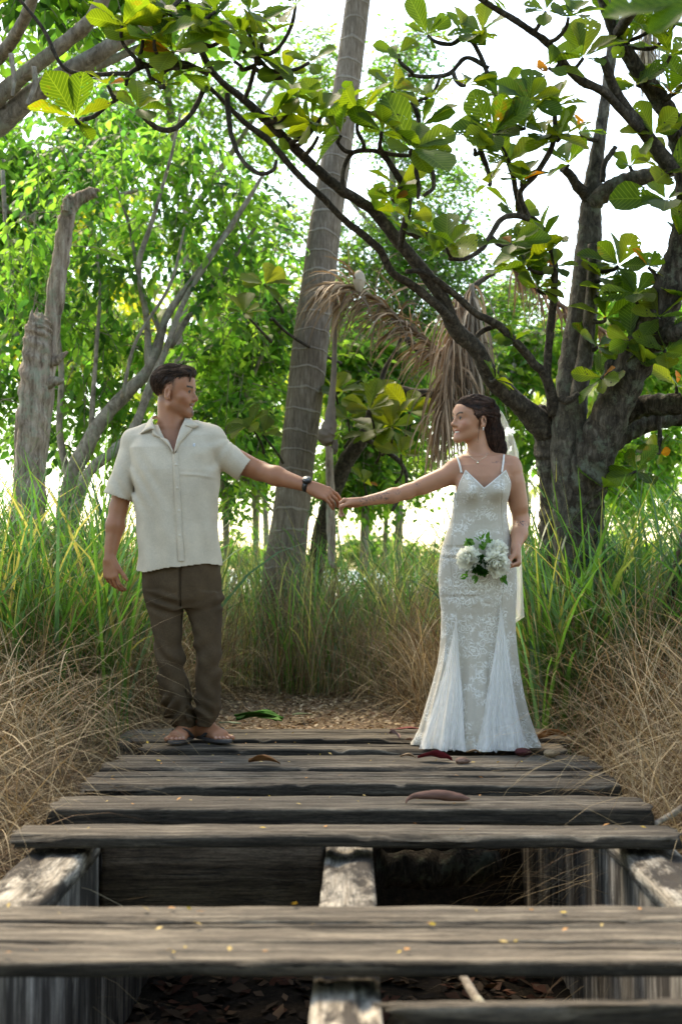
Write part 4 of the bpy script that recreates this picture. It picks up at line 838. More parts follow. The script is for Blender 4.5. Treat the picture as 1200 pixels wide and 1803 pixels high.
borg = np.array(BIG.location); mbT = MB(); mbL = MB(); mbM = MB()
for i, (k_, (p_, r_)) in enumerate(BT.items()):
    if k_ in ('trunk_l', 'trunk_r', 'mid'): p_, r_ = rooted(p_, r_)
    if k_ in ('mid', 'mid2', 'mid3', 'fork_r'): limb(mbM, p_, r_, 24, .045, 400 + i, n=len(p_) * 16); continue
    thick = k_ in ('trunk_l', 'trunk_r', 'right1', 'right2', 'right3', 'knob')
    limb(mbT if thick else mbL, p_, r_, 28 if thick else 10, .05 if thick else .08, 400 + i, n=len(p_) * (16 if thick else 9))
# all points where twigs may spring
allp = np.vstack([spline(p_, len(p_) * 6) for k_, (p_, r_) in BT.items() if k_ not in ('trunk_l', 'mid', 'right2')])
ROS = [(133, 208, 70, 5), (243, 192, 68, 6), (272, 70, 75, 6), (305, 92, 72, 6), (348, 55, 65, 6), (318, 128, 50, 3), (452, 97, 66, 7), (398, 62, 55, 5), (524, 172, 62, 6), (482, 206, 52, 5), (572, 196, 62, 7),
       (548, 215, 55, 5), (634, 204, 66, 7), (724, 262, 84, 8), (690, 160, 55, 6), (752, 62, 58, 6), (815, 64, 58, 6), (848, 58, 52, 6), (876, 170, 58, 6), (868, 236, 78, 8), (893, 288, 74, 7), (958, 238, 76, 8), (930, 178, 62, 7), (975, 188, 62, 7),
       (918, 318, 55, 6), (905, 378, 55, 6), (658, 372, 56, 6), (718, 385, 55, 6), (786, 436, 70, 6), (700, 330, 50, 5), (760, 175, 50, 4), (950, 438, 76, 8), (928, 472, 78, 8), (945, 508, 62, 7), (1026, 102, 74, 8), (1020, 232, 56, 6),
       (1088, 468, 68, 8), (1118, 518, 62, 7), (1172, 305, 80, 6), (1172, 352, 78, 5), (1108, 292, 42, 4), (1180, 98, 66, 7), (1178, 165, 60, 7), (1150, 238, 55, 6), (1090, 35, 60, 6), (1150, 40, 60, 6), (1195, 230, 60, 6), (1065, 560, 55, 6), (1110, 600, 55, 6),
       (1170, 620, 60, 7), (1130, 640, 50, 6), (1060, 665, 45, 6), (1080, 30, 55, 5), (870, 668, 46, 6), (905, 600, 40, 5), (1195, 420, 55, 5), (1120, 830, 48, 6), (1160, 800, 42, 5), (1060, 860, 45, 5), (1190, 680, 55, 6),
       (965, 120, 55, 3), (1000, 290, 50, 5), (560, 240, 48, 5), (500, 130, 40, 4), (20, -20, 60, 5), (1000, 30, 55, 5), (440, 20, 60, 6), (520, 10, 50, 5), (380, 20, 55, 5), (860, -10, 50, 5), (240, 20, 70, 6), (650, 30, 1, 0)]
ROS += [(215, 45, 62, 6), (252, 70, 60, 6), (300, 22, 62, 6), (333, 88, 58, 5), (288, 150, 50, 4), (412, 108, 55, 5), (372, 38, 58, 6), (425, 62, 55, 5), (470, 62, 52, 5), (545, 110, 46, 4), (190, 150, 52, 4), (600, 238, 56, 6), (672, 232, 58, 6), (610, 178, 52, 5), (742, 222, 56, 5), (500, 240, 44, 4), (835, 262, 52, 5), (925, 225, 58, 6), (985, 245, 56, 6), (860, 325, 46, 4), (690, 350, 48, 5), (755, 410, 52, 5), (820, 150, 44, 4), (1060, 490, 56, 6), (1140, 470, 50, 5), (1085, 520, 54, 6), (1160, 560, 56, 6), (1050, 610, 48, 5), (1090, 650, 46, 5), (1190, 530, 52, 5), (900, 430, 54, 5), (975, 470, 56, 5), (1120, 150, 50, 5), (1195, 30, 52, 5), (1100, 80, 50, 5), (1200, 150, 54, 5), (960, 20, 46, 4), (700, 95, 40, 3)]
g = np.random.default_rng(77); cr = MB(); allpx = allp[:, :3]
for (px, py, r, n) in ROS:
    if not n: continue
    guess = P(px, py, 7.2); 
    # projected distance picks the branch point; the rosette takes its depth
    pr = np.stack([allpx[:, 0] / allpx[:, 1], (allpx[:, 2] - CH) / allpx[:, 1]], 1); me_ = np.array((guess[0] / guess[1], (guess[2] - CH) / guess[1]))
    dd = np.linalg.norm(pr - me_, axis=1); i = int(np.argmin(dd + (dd < 12 / F) * .01)); Y = allpx[i, 1] - g.uniform(.0, .12); tip = P(px, py, Y); a = allpx[i]
    up_ = np.array((g.normal(0, .5), -.65 + g.normal(0, .4), .75)); rosette(cr, tip, r * MP(Y) * 1.02, n + 1, g, up_)
    d = np.linalg.norm(tip - a); m1 = a + (tip - a) * .4 + np.array((g.normal(0, .12) * d, 0, -.22 * d)); m2 = a + (tip - a) * .78 + np.array((g.normal(0, .1) * d, 0, -.16 * d))
    limb(mbL, [a, m1, m2, tip], np.array([4.5, 4, 3.5, 3]) * MP(Y), 7, .12, int(px), n=22)
# near, out-of-focus leaf dipping into the top right corner belongs to the same tree's overhanging spray
V, f, cc, uv = stamp(AV, AF, np.zeros((0, 3), int), np.array([P(1238, 6, 3.0), P(1230, -30, 3.05), P(1240, 0, 2.95)]), np.array([(-1, .05, .04), (-.8, .2, .5), (-.85, .1, -.35)]), np.array([(0, -.75, .66), (.1, -.6, .7), (0, -.7, .6)]), np.array([[.21] * 3, [.2] * 3, [.13] * 3]), np.array([(.03, .075, .012)] * 3), AUV); cr.add(V, f, cc, uv)
limb(mbL, [BT['trunk_r'][0][-3], P(1260, -200, 5.5), P(1290, -120, 4), P(1215, -20, 3.0)], [.03, .02, .012, .004], 8, .05, 3)
mbT.build('trunk', M['bark_dark'], BIG, origin=borg); mbM.build('upright_limb', M['bark_mid'], BIG, origin=borg); mbL.build('limbs', M['bark_limb'], BIG, origin=borg); cr.build('crown', M['almond'], BIG, origin=borg)
# leaves of the leaning tree
root, mb = LEAN; org = np.array(root.location); cr = MB()
for (px, py, Y, r, n) in [(650, 722, 10.4, 52, 7), (690, 752, 10.4, 54, 8), (612, 738, 10.6, 48, 6), (660, 765, 10.5, 46, 7), (720, 725, 10.6, 46, 6), (590, 690, 10.8, 44, 6), (465, 500, 9.8, 44, 7), (430, 552, 9.7, 42, 6), (440, 748, 10, 46, 7), (462, 765, 10, 40, 6), (705, 800, 10.5, 42, 6), (640, 850, 10.9, 38, 5), (760, 770, 10.6, 40, 5), (655, 700, 10.8, 40, 6)]:
    t_ = P(px, py, Y); rosette(cr, t_, r * MP(Y) * 1.05, n, g, (g.normal(0, .3), -.6, .8), cols=[(.07, .10, .016), (.10, .125, .02), (.05, .08, .015)])
    a = P(px + g.uniform(-10, 60) * (1 if px < 520 else -.3), py + 50, Y + .3); limb(mb, [a, (a + t_) / 2 + np.array((.03, 0, -.03)), t_], [.012, .009, .007], 6, .1, int(px), n=12)
limb(mb, pxline([(440, 800, 4), (478, 560, 4), (510, 590, 4), (560, 620, 5), (600, 640, 5)], 10, 11)[0][1:], [.012] * 4, 7, .1, 7)
mb.build('trunk', M['bark_limb'], root, origin=org); cr.build('crown', M['almond'], root, origin=org)
# trunk at the right edge
p_, r_ = pxline([(1190, 1200, 36), (1196, 1100, 32), (1206, 1030, 30), (1222, 960, 28), (1260, 860, 26), (1300, 700, 20)], 7.9, 7.9)
p_, r_ = rooted(p_, r_); mb = MB(); limb(mb, p_, r_, 24, .08, 9, n=90); root = empty('rugged_trunk', (*p_[0][:2], -.1), 'dark trunk leaning off the right edge above the straw', 'tree'); mb.build('trunk', M['bark_dark'], root, origin=np.array(root.location))
# ================================================================ UNSEEN TREES ADDED BEHIND THE CAMERA to darken the surfaces that face it
def added_shade_tree(x, y, h, r, label, seed):
    g = np.random.default_rng(seed); root = empty('added_shade_tree', (x, y, float(ground_h(x, y))), label, 'tree', 'unseen trees added for shade behind the photographer'); org = np.array(root.location)
    mb = MB(); limb(mb, [(x, y, -1), (x + .1, y, h * .4), (x, y + .2, h * .8)], [.22, .17, .10], 12, .08, seed)
    cr = MB(); n = 2600; d = norm(g.normal(0, 1, (n, 3))); p = np.array((x, y, h)) + d * np.array(r) * g.uniform(.35, 1, (n, 1)); TVa = OV
    V, f, c, _ = stamp(OV, OVQ, OVT, p, g.normal(0, 1, (n, 3)) - (0, 0, .5), np.array((0, 0, 1.)) + g.normal(0, .5, (n, 3)), g.uniform(.35, .75, n)[:, None] * np.ones(3), np.array(G3)[g.integers(0, 3, n)]); cr.add(V, f, c)
    mb.build('trunk', M['bark_dark'], root, origin=org); cr.build('crown', M['leaf'], root, origin=org)
added_shade_tree(-3.4, -5.0, 2.6, (2.8, 2.2, 3.2), 'dense unseen tree added for shade behind the photographer to the left', 501)
added_shade_tree(3.0, -5.4, 2.8, (2.8, 2.2, 3.4), 'dense unseen tree added for shade behind the photographer to the right', 502)
added_shade_tree(0.2, -7.6, 4.4, (4.5, 2.2, 4.2), 'tallest dense unseen tree added for shade straight behind the photographer', 503)
# ================================================================ IMPLICIT SURFACES (one continuous skin per body)
class Vol:
    def __init__(s, lo, hi, h):
        s.lo = np.array(lo, float); s.h = h; n = np.ceil((np.array(hi) - s.lo) / h).astype(int) + 1; s.g = np.full(n, 1.0, np.float32)
    def sub(s, lo, hi):
        a = np.clip(np.floor((np.array(lo) - s.lo) / s.h).astype(int), 0, np.array(s.g.shape) - 1); b = np.clip(np.ceil((np.array(hi) - s.lo) / s.h).astype(int) + 1, 1, s.g.shape)
        if (b <= a).any(): return None
        sl = tuple(slice(i, j) for i, j in zip(a, b)); X, Y, Z = [(s.lo[k] + s.h * np.arange(a[k], b[k])).astype(np.float32) for k in range(3)]
        return sl, X[:, None, None], Y[None, :, None], Z[None, None, :]
    def add(s, fn, lo, hi, k=.01, op='add'):
        q = s.sub(np.array(lo) - .02 - k, np.array(hi) + .02 + k)
        if q is None: return
        sl, X, Y, Z = q; d = fn(X, Y, Z).astype(np.float32); g = s.g[sl]
        if op == 'add': h = np.maximum(k - np.abs(g - d), 0) / k; s.g[sl] = np.minimum(g, d) - h * h * k * .25
        else: d = -d; h = np.maximum(k - np.abs(g - d), 0) / k; s.g[sl] = np.maximum(g, d) + h * h * k * .25
    def cone(s, a, b, ra, rb, k=.012, op='add', fl=None):
        """tapered capsule; fl = (axis vector, factor) flattens it"""
        a = np.array(a, float); b = np.array(b, float); ab = b - a; L2 = max((ab ** 2).sum(), 1e-9); r = max(ra, rb); 
        F_ = None if fl is None else (norm(np.array(fl[0], float)), fl[1])
        m = r * (1 if F_ is None else max(1, 1 / F_[1]))
        def fn(X, Y, Z):
            dx, dy, dz = X - a[0], Y - a[1], Z - a[2]; t = np.clip((dx * ab[0] + dy * ab[1] + dz * ab[2]) / L2, 0, 1)
            ex, ey, ez = dx - t * ab[0], dy - t * ab[1], dz - t * ab[2]; rr = ra + (rb - ra) * t
            if F_ is None: return np.sqrt(ex * ex + ey * ey + ez * ez) - rr
            n_, f_ = F_; q = ex * n_[0] + ey * n_[1] + ez * n_[2]; e2 = ex * ex + ey * ey + ez * ez - q * q
            return (np.sqrt(np.maximum(e2, 0) + (q * f_) ** 2) - rr) / max(1.0, f_ * .75)
        s.add(fn, np.minimum(a, b) - m, np.maximum(a, b) + m, k, op)
    def ell(s, c, r, R_=None, k=.012, op='add'):
        c = np.array(c, float); r = np.array(r, float); R_ = np.eye(3) if R_ is None else np.array(R_, float); m = r.max()
        def fn(X, Y, Z):
            d = (X - c[0], Y - c[1], Z - c[2]); q = [(R_[0][i] * d[0] + R_[1][i] * d[1] + R_[2][i] * d[2]) / r[i] for i in range(3)]
            n0 = np.sqrt(q[0] ** 2 + q[1] ** 2 + q[2] ** 2); n1 = np.sqrt((q[0] / r[0]) ** 2 + (q[1] / r[1]) ** 2 + (q[2] / r[2]) ** 2)
            return n0 * (n0 - 1) / np.maximum(n1, 1e-6)
        s.add(fn, c - m, c + m, k, op)
    def loft(s, rows, p=2.4, k=.015, op='add', fn2=None):
        """rows: z, cx, cy, hw, hd (any order of z); superelliptic sections"""
        r = np.array(sorted(rows)); z = r[:, 0]
        def fn(X, Y, Z):
            zz = np.clip(Z, z[0], z[-1]); v = [np.interp(zz.ravel(), z, r[:, i]).reshape(zz.shape) for i in range(1, 5)]
            x = np.abs(X - v[0]) / v[2]; y = np.abs(Y - v[1]) / v[3]
            d = ((x ** p + y ** p) ** (1 / p) - 1) * np.minimum(v[2], v[3]); cap = np.maximum(z[0] - Z, Z - z[-1])
            d = np.maximum(d, cap) + 0 * X
            if fn2 is not None: d = d + fn2(X, Y, Z)
            return d
        m = max(r[:, 3].max(), r[:, 4].max()) + .05
        s.add(fn, (r[:, 1].min() - m, r[:, 2].min() - m, z[0]), (r[:, 1].max() + m, r[:, 2].max() + m, z[-1]), k, op)
    def disp(s, fn, band=.03):
        """push the surface by fn(points) near zero"""
        i = np.nonzero(np.abs(s.g) < band); p = s.lo + s.h * np.stack(i, 1); s.g[i] -= fn(p[:, 0], p[:, 1], p[:, 2]).astype(np.float32)
    def mesh(s):
        g = s.g; g = g.copy(); g[[0, -1]] = 1; g[:, [0, -1]] = 1; g[:, :, [0, -1]] = 1
        ins = g < 0; nx, ny, nz = np.array(g.shape) - 1; cnt = np.zeros((nx, ny, nz), np.uint8)
        for dx in (0, 1):
            for dy in (0, 1):
                for dz in (0, 1): cnt += ins[dx:nx + dx, dy:ny + dy, dz:nz + dz]
        act = (cnt > 0) & (cnt < 8); I = np.nonzero(act); ids = np.full(cnt.shape, -1, np.int32); ids[I] = np.arange(len(I[0]))
        I = np.stack(I, 1); pos = np.zeros((len(I), 3)); num = np.zeros(len(I))
        for ax in range(3):
            o1, o2 = [q for q in range(3) if q != ax]
            for a in (0, 1):
                for b in (0, 1):
                    st = np.zeros(3, int); st[o1] = a; st[o2] = b; en = st.copy(); en[ax] = 1
                    va = g[tuple((I + st).T)]; vb = g[tuple((I + en).T)]; m = (va < 0) != (vb < 0)
                    t = np.where(m, va / np.where(m, va - vb, 1), 0); pos += np.where(m[:, None], st + t[:, None] * (en - st), 0); num += m
        V = s.lo + s.h * (I + pos / np.maximum(num, 1)[:, None])
        fs = []
        for ax in range(3):
            o1, o2 = (ax + 1) % 3, (ax + 2) % 3; sl = [slice(None)] * 3; s0 = list(sl); s1 = list(sl); s0[ax] = slice(0, -1); s1[ax] = slice(1, None)
            E = np.stack(np.nonzero(ins[tuple(s0)] != ins[tuple(s1)]), 1); d1 = np.zeros(3, int); d1[o1] = 1; d2 = np.zeros(3, int); d2[o2] = 1
            q = np.stack([ids[tuple((E - d1 - d2).T)], ids[tuple((E - d2).T)], ids[tuple(E.T)], ids[tuple((E - d1).T)]], 1)
            fl = ins[tuple(E.T)]; q[~fl] = q[~fl][:, ::-1]; fs.append(q)
        return V, np.concatenate(fs)
def relax(V, Fq, n=1, lam=.5):
    e = np.vstack([Fq[:, [0, 1]], Fq[:, [1, 2]], Fq[:, [2, 3]], Fq[:, [3, 0]]])
    for _ in range(n):
        acc = np.zeros_like(V); c = np.zeros(len(V))
        for k in range(3): acc[:, k] = np.bincount(e[:, 0], V[e[:, 1], k], len(V)) + np.bincount(e[:, 1], V[e[:, 0], k], len(V))
        c = np.bincount(e[:, 0], minlength=len(V)) + np.bincount(e[:, 1], minlength=len(V)); V = V + lam * (acc / np.maximum(c, 1)[:, None] - V)
    return V
def cull(V, Fq, keepv):
    f = Fq[keepv[Fq].all(1)]; u = np.unique(f); mp = np.full(len(V), -1); mp[u] = np.arange(len(u)); return V[u], mp[f], u

# ---------------------------------------------------------------- person materials
def skin_mat(name):
    m = NT(name); c = m.attr(); n = m.noise(m.coord('Object'), 22, 4); c = m.mix(.35, c, m.ramp(n, [(.3, (.78, .72, .70)), (.7, (1.15, 1.1, 1.1))]), 'MULTIPLY')
    fine = m.noise(m.coord('Object'), 260, 3)
    return m.out(m.principled(c, .48, m.bump(fine, .15, .002), Subsurface_Weight=.12, Subsurface_Scale=.01, Specular_IOR_Level=.4))
M['skin'] = skin_mat('skin')
def cloth_mat(name, col, sc=420, amt=.07, rough=.85, bump=.25, mott=.12, sheen=.1):
    m = NT(name); g = m.coord('Object', (1, 1, .18)); g2 = m.coord('Object', (.18, 1, 1)); a = m.noise(g, sc, 2, .5); b = m.noise(g2, sc, 2, .5); wv = m.math('ADD', m.math('MULTIPLY', a, .5), m.math('MULTIPLY', b, .5))
    c = m.mix(1, (*col, 1), m.ramp(wv, [(.38, 1 - amt), (.62, 1 + amt)]), 'MULTIPLY'); c = m.mix(1, c, m.ramp(m.noise(m.coord('Object'), 7, 3), [(.3, 1 - mott), (.7, 1 + mott)]), 'MULTIPLY')
    return m.out(m.principled(c, rough, m.bump(wv, bump, .002), Sheen_Weight=sheen, Specular_IOR_Level=.2))
M['linen'] = cloth_mat('linen', (.55, .48, .375), sheen=0.0)
M['chino'] = cloth_mat('brown_cord', (.072, .048, .027), 380, .14, .95, .3, .25, 0.0)
M['sandal'] = simple('sandal_rubber', (.030, .026, .024), .6, 40, .2)
M['watch'] = simple('black_resin', (.012, .012, .013), .35)
M['button'] = simple('shell_button', (.60, .54, .44), .35)
M['gold'] = simple('silver_metal', (.75, .68, .5), .25, Metallic=1.0)
def hair_mat(name, a, b):
    m = NT(name); n = m.noise(m.coord('Object'), 60, 4); c = m.mix(1.0, m.ramp(n, [(.3, a), (.7, b)]), m.attr(), 'MULTIPLY')
    return m.out(m.principled(c, .55, m.bump(n, .3, .003), Specular_IOR_Level=.22))
M['hair_m'] = hair_mat('dark_brown_hair', (.010, .006, .004), (.040, .023, .015))
M['hair_w'] = hair_mat('deep_brown_hair', (.008, .005, .004), (.045, .022, .015))
def eye_mat():
    m = NT('eyes'); return m.out(m.principled(m.attr(), .15))
M['eye'] = eye_mat()

def frame(yaw, pitch=0.0, roll=0.0):
    """columns: right, forward, up of a head; yaw 0 faces the camera (-Y), positive turns to image right"""
    f = np.array((math.sin(yaw) * math.cos(pitch), -math.cos(yaw) * math.cos(pitch), math.sin(pitch))); r = norm(np.cross(f, (0, 0, 1.))); u = np.cross(r, f)
    r2 = r * math.cos(roll) + u * math.sin(roll); u2 = np.cross(r2, f); return np.stack([r2, f, u2], 1)
def head(v, C, R_, s=1.0, fem=False, smile=1.0):
    L = lambda x, y, z: C + R_ @ (np.array((x, y, z)) * s)
    E = lambda c, r, k=.012, rot=None, op='add': v.ell(L(*c), np.array(r) * s, R_ if rot is None else R_ @ rot, k, op)
    K = lambda a, b, ra, rb, k=.01, op='add', fl=None: v.cone(L(*a), L(*b), ra * s, rb * s, k, op, fl)
    E((0, -.018, .036 if not fem else .030), (.075, .094, .080 if not fem else .074), .02); E((0, .020, -.010), (.066, .072, .082), .03)
    E((0, .026, -.060), (.054 if not fem else .046, .058, .050), .03)
    jw, jr = (.044, .012) if fem else (.052, .016); K((-jw, .0, -.068), (-.014, .072, -.102), jr, .013, .03); K((jw, .0, -.068), (.014, .072, -.102), jr, .013, .03)      # jaw line
    E((0, .076, -.102), (.019, .015, .016 if fem else .018), .018)                                                               # chin
    for sx in (-1, 1):
        E((sx * (.040 if fem else .043), .058, -.028), (.019, .020, .018) if fem else (.023, .022, .020), .02)                                                                     # cheekbone
        E((sx * .028, .070, -.048), (.012, .013, .012) if fem else (.016, .015, .014), .018)                                                                    # smile cheek
        E((sx * .031, .092, .000), (.015, .012, .010), .016, op='sub')                                                            # socket
        E((sx * .031, .0735, -.0005), (.0140, .0128, .0115), .006); E((sx * .031, .0900, .0002), (.0120, .0065, .0038), .003, op='sub')                                                                 # lids over the ball
    if not fem: K((-.040, .074, .019), (.040, .074, .019), .010, .010, .018); 
    else: K((-.036, .070, .022), (.036, .070, .022), .008, .008, .02)
    E((0, .060, .050) if not fem else (0, .056, .038), (.050, .030, .040) if not fem else (.050, .031, .034), .03)                                                                                   # forehead
    nt_, nw = ((.0108, .0135) if not fem else (.0085, .0115))
    K((0, .082, .010), (0, .104, -.030), .0075, nt_ * .95, .012); E((0, .105, -.034), (nw * .85, .0115, .0095), .008)               # bridge and tip
    for sx in (-1, 1): E((sx * .0125, .093, -.038), (.0075, .010, .0075), .008)
    w = .024 * smile; K((-w, .072, -.0625), (0, .0845, -.0650), .004, .0058, .007); K((w, .072, -.0625), (0, .0845, -.0650), .004, .0058, .007)
    K((-w * .9, .071, -.072), (0, .082, -.0815), .004, .0070, .007); K((w * .9, .071, -.072), (0, .082, -.0815), .004, .0070, .007)
    gp = .0062 if fem else .0034; K((-w * .85, .0775, -.0660), (0, .0895, -.0725), gp * .5, gp, .003, 'sub'); K((w * .85, .0775, -.0660), (0, .0895, -.0725), gp * .5, gp, .003, 'sub')
    for sx in (-1, 1):                                                                                                            # ears
        rt = np.array(Matrix.Rotation(sx * R(-20), 3, 'Z') @ Matrix.Rotation(R(-8), 3, 'X'))
        ey = -.016 if fem else 0.0
        E((sx * .077, -.008 + ey, -.012), (.009, .019, .032), .006, rt); E((sx * .086, -.004 + ey, -.008), (.006, .010, .018), .006, rt, 'sub')
        E((sx * .079, .000 + ey, -.038), (.007, .009, .010), .006)
    return L
def hand(v, W, d, n, th, curl, s=1.0, k=.008, spread=.10, thumb=(.9, .25, .35), lens=None):
    """W wrist, d finger direction, n palm normal (towards the palm side), th lateral direction of the thumb"""
    W = np.array(W, float); d = norm(np.array(d, float)); n = np.array(n, float); n = norm(n - d * n.dot(d)); t = np.array(th, float); t = norm(t - d * t.dot(d) - n * t.dot(n))
    tips = []
    offs = [.031, .011, -.009, -.028]; kn = [.083, .087, .083, .075]; lens = [(.040, .025, .021), (.044, .028, .022), (.041, .026, .021), (.032, .020, .019)]
    rad = [(.0092, .0082, .0075), (.0094, .0084, .0077), (.009, .008, .0073), (.0082, .0072, .0066)]
    for i in range(4):
        a = W + (t * offs[i] * .6 + d * .012) * s; b = W + (t * offs[i] + d * kn[i] - n * .003) * s
        v.cone(a, b, .0155 * s, .0115 * s, .016 * s, fl=(n, 1.1))
    v.cone(W + t * .012 * s, W + (t * .026 + d * .045 + n * .006) * s, .014 * s, .015 * s, .015 * s); v.cone(W - t * .02 * s + d * .02 * s + n * .004 * s, W + (-t * .026 + d * .055 + n * .005) * s, .013 * s, .011 * s, .015 * s)
    for i in range(4):
        p = W + (t * offs[i] + d * kn[i] - n * .003) * s; dd = d * math.cos(spread * (offs[i] - .001) * 30) + t * math.sin(spread * (offs[i] - .001) * 30); ang = 0.0
        c = curl[i] if hasattr(curl[i], '__len__') else (curl[i], curl[i] * 1.2, curl[i] * .8)
        for j in range(3):
            ang += c[j]; v_ = dd * math.cos(ang) + n * math.sin(ang); q = p + v_ * lens[i][j] * s
            v.cone(p, q, rad[i][j] * s, rad[i][min(j + 1, 2)] * s * (.93 if j == 2 else 1), (k if j == 0 else .003) * s); p = q
        tips.append(p)
    p = W + (t * .022 + d * .026 + n * .006) * s; a0, a1, a2 = thumb       # splay from d towards t, curl towards n
    v1 = norm(d * math.cos(a0) + t * math.sin(a0) + n * a1); q = p + v1 * .040 * s; v.cone(p, q, .0145 * s, .0110 * s, .012 * s)
    v2 = norm(v1 * math.cos(a2) + (d * .8 + n * .6) * math.sin(a2)); r = q + v2 * .032 * s; v.cone(q, r, .0105 * s, .0095 * s, .005 * s); v3 = norm(v2 + (d * .3 + n * .2) * math.sin(a2)); e = r + v3 * .024 * s; v.cone(r, e, .0095 * s, .008 * s, .004 * s)
    tips.append(e); return tips
def strands(name, mat, root, pts, rad, col=None):
    """pts (n, k, 3) strand centre lines -> thin three-sided hairs in one mesh"""
    n, k, _ = pts.shape; t = norm(np.gradient(pts, axis=1)); a = norm(np.cross(t, np.array((.31, .2, .93)))); b = np.cross(t, a); pr = np.sqrt(np.clip(1.02 - np.linspace(0, 1, k) ** 3, .02, 1))
    rr = (rad * pr)[None, :, None]; V = np.stack([pts + rr * (math.cos(q) * a + math.sin(q) * b) for q in (0, 2.09, 4.19)], 2).reshape(-1, 3)
    off = (np.arange(n) * k * 3)[:, None, None]; i = (np.arange(k - 1) * 3)[None, :, None]; j = np.arange(3)[None, None]; j2 = (j + 1) % 3
    f = np.stack([off + i + j, off + i + j2, off + i + 3 + j2, off + i + 3 + j], -1).reshape(-1, 4)
    c = np.ones((len(V), 3)) if col is None else np.repeat(col, k * 3, 0)
    return V, [f], c
gauss = lambda d, s: np.exp(-(d / s) ** 2)

# ================================================================ THE MAN
YM = 6.86
MO = P(342, 1303, YM); MO[2] = 0.012
man = empty('person', MO, 'man in a cream short sleeved shirt and brown trousers reaching for the bride\'s hand', 'person')
def m_(px, py, dy=0.0): return P(px, py, YM + dy) - MO
px1 = MP(YM)
skinM = np.array((.36, .158, .082))
HM = m_(309, 690); RM = frame(R(74), R(-3), R(-2))
v = Vol((-.62, -.30, -.03), (.86, .20, 1.90), .0033)
L = head(v, HM, RM, 1.02)
v.cone(L(0, -.030, -.055), m_(301, 768, .02), .057, .062, .02); v.cone(L(0, .0, -.085), m_(305, 770, -.01), .046, .052, .025)
v.cone(m_(300, 762, .03), m_(245, 778, .02), .050, .052, .03); v.cone(m_(306, 762, .03), m_(368, 772, .02), .050, .052, .03)
Z = lambda py, dy=0: m_(300, py, dy)[2]
def rowsM(tab, dd=0.0):
    out = []
    for py, xl, xr, hd, cy in tab:
        a = m_(xl, py); b = m_(xr, py); out.append((a[2], (a[0] + b[0]) / 2, cy, (b[0] - a[0]) / 2 + dd, hd + dd))
    return out
torsoM = [(758, 285, 330, .06, .01), (772, 238, 374, .085, .01), (795, 232, 380, .110, .0), (830, 238, 382, .122, -.005), (870, 243, 383, .122, -.005), (920, 250, 382, .112, 0), (965, 252, 386, .108, .0), (1000, 252, 388, .112, 0), (1030, 262, 382, .095, .0), (1045, 270, 378, .08, 0)]
v.loft(rowsM(torsoM, -.012), 2.3, .03)
# legs and feet
v.cone(m_(290, 1040), m_(299, 1160, -.0), .060, .040, .03); v.cone(m_(299, 1160, -.0), m_(318, 1268, .02), .040, .034, .02)
v.cone(m_(357, 1040), m_(367, 1160, -.0), .060, .040, .03); v.cone(m_(367, 1160, -.0), m_(364, 1262, .02), .040, .034, .02)
def foot(v, ank, d, s=1.0):
    d = norm(np.array((d[0], d[1], 0.))); sd = np.array((-d[1], d[0], 0)); heel = np.array((ank[0], ank[1], 0)) - d * .045; heel[2] = .032
    v.cone(ank, heel + (0, 0, .01), .036, .032, .03); ball = heel + d * .165; ball[2] = .028; v.cone(ank + np.array((0, 0, -.02)), ball + (0, 0, .004), .034, .024, .03); v.cone(heel, ball, .031, .028, .03, fl=((0, 0, 1), 1.0))
    v.cone(ball + sd * .022, ball - sd * .022, .024, .022, .02, fl=((0, 0, 1), 1.15))
    out = []
    for i, (o, l, r) in enumerate([(.034, .052, .0135), (.014, .050, .0095), (-.003, .044, .009), (-.018, .036, .0085), (-.032, .026, .008)]):
        a = ball + sd * o * s * 1.05 + d * .008; a[2] = .024; b = ball + sd * o * s * 1.15 + d * (l); b[2] = .017 if i else .019; v.cone(a, b, r * .95, r * .9, .0025); out.append(b)
    return heel, ball, d, sd, out
ank1 = m_(328, 1275, .045); ank1[2] = .085; ank2 = m_(362, 1272, .05); ank2[2] = .088
F1 = foot(v, ank1, (-.22, -1), -1); F2 = foot(v, ank2, (.62, -.78), 1)
# arm hanging at the image left
sh = m_(243, 790, .01); el = m_(209, 893, .015); wr = m_(193, 985, -.02)
v.cone(sh, el, .056, .042, .03); v.cone(m_(226, 835, .0), m_(214, 870, .01), .047, .044, .02); v.cone(el, m_(203, 925, .0), .043, .044, .02); v.cone(m_(203, 925, 0), wr, .044, .027, .02, fl=((0, 1, 0), 1.1))
hand(v, wr + (0, 0, .004), (.10, -.06, -1), (.45, .85, 0), (1, -.35, .1), [(.35, .45, .3), (.45, .5, .35), (.55, .55, .4), (.65, .6, .4)], 1.05, k=.005, thumb=(.62, .10, .25), spread=.15)
# arm reaching to the bride
sh = m_(370, 787, .0); el = m_(456, 829, .02); wr = m_(545, 857, -.13)
v.cone(sh, el, .060, .045, .03); v.cone(m_(400, 805, .0), m_(436, 822, .005), .053, .046, .02); v.cone(el, m_(486, 838, -.04), .046, .046, .02); v.cone(m_(486, 838, -.04), wr, .046, .027, .02, fl=((0, 1, 0), 1.05))
WRM = wr
tipsM = hand(v, wr, (.93, -.05, -.42), (-.10, .75, -.62), (.35, -.55, .75), [(.30, .45, .3), (.45, .5, .4), (.55, .5, .4), (.35, .35, .3)], 1.06, thumb=(.35, .45, .25), spread=.07)
v.disp(lambda x, y, z: .0006 * vnoise(x * 60, y * 60, z * 60), .01)
V, Fq = v.mesh(); V = relax(V, Fq, 1, .35)
loc = (V - HM) @ RM / 1.02                                  # head-local coordinates
col = np.tile(skinM, (len(V), 1)); hd = loc[:, 2] > -.14
def paint(mask, c):
    global col
    col = col * (1 - mask[:, None]) + np.array(c) * mask[:, None]
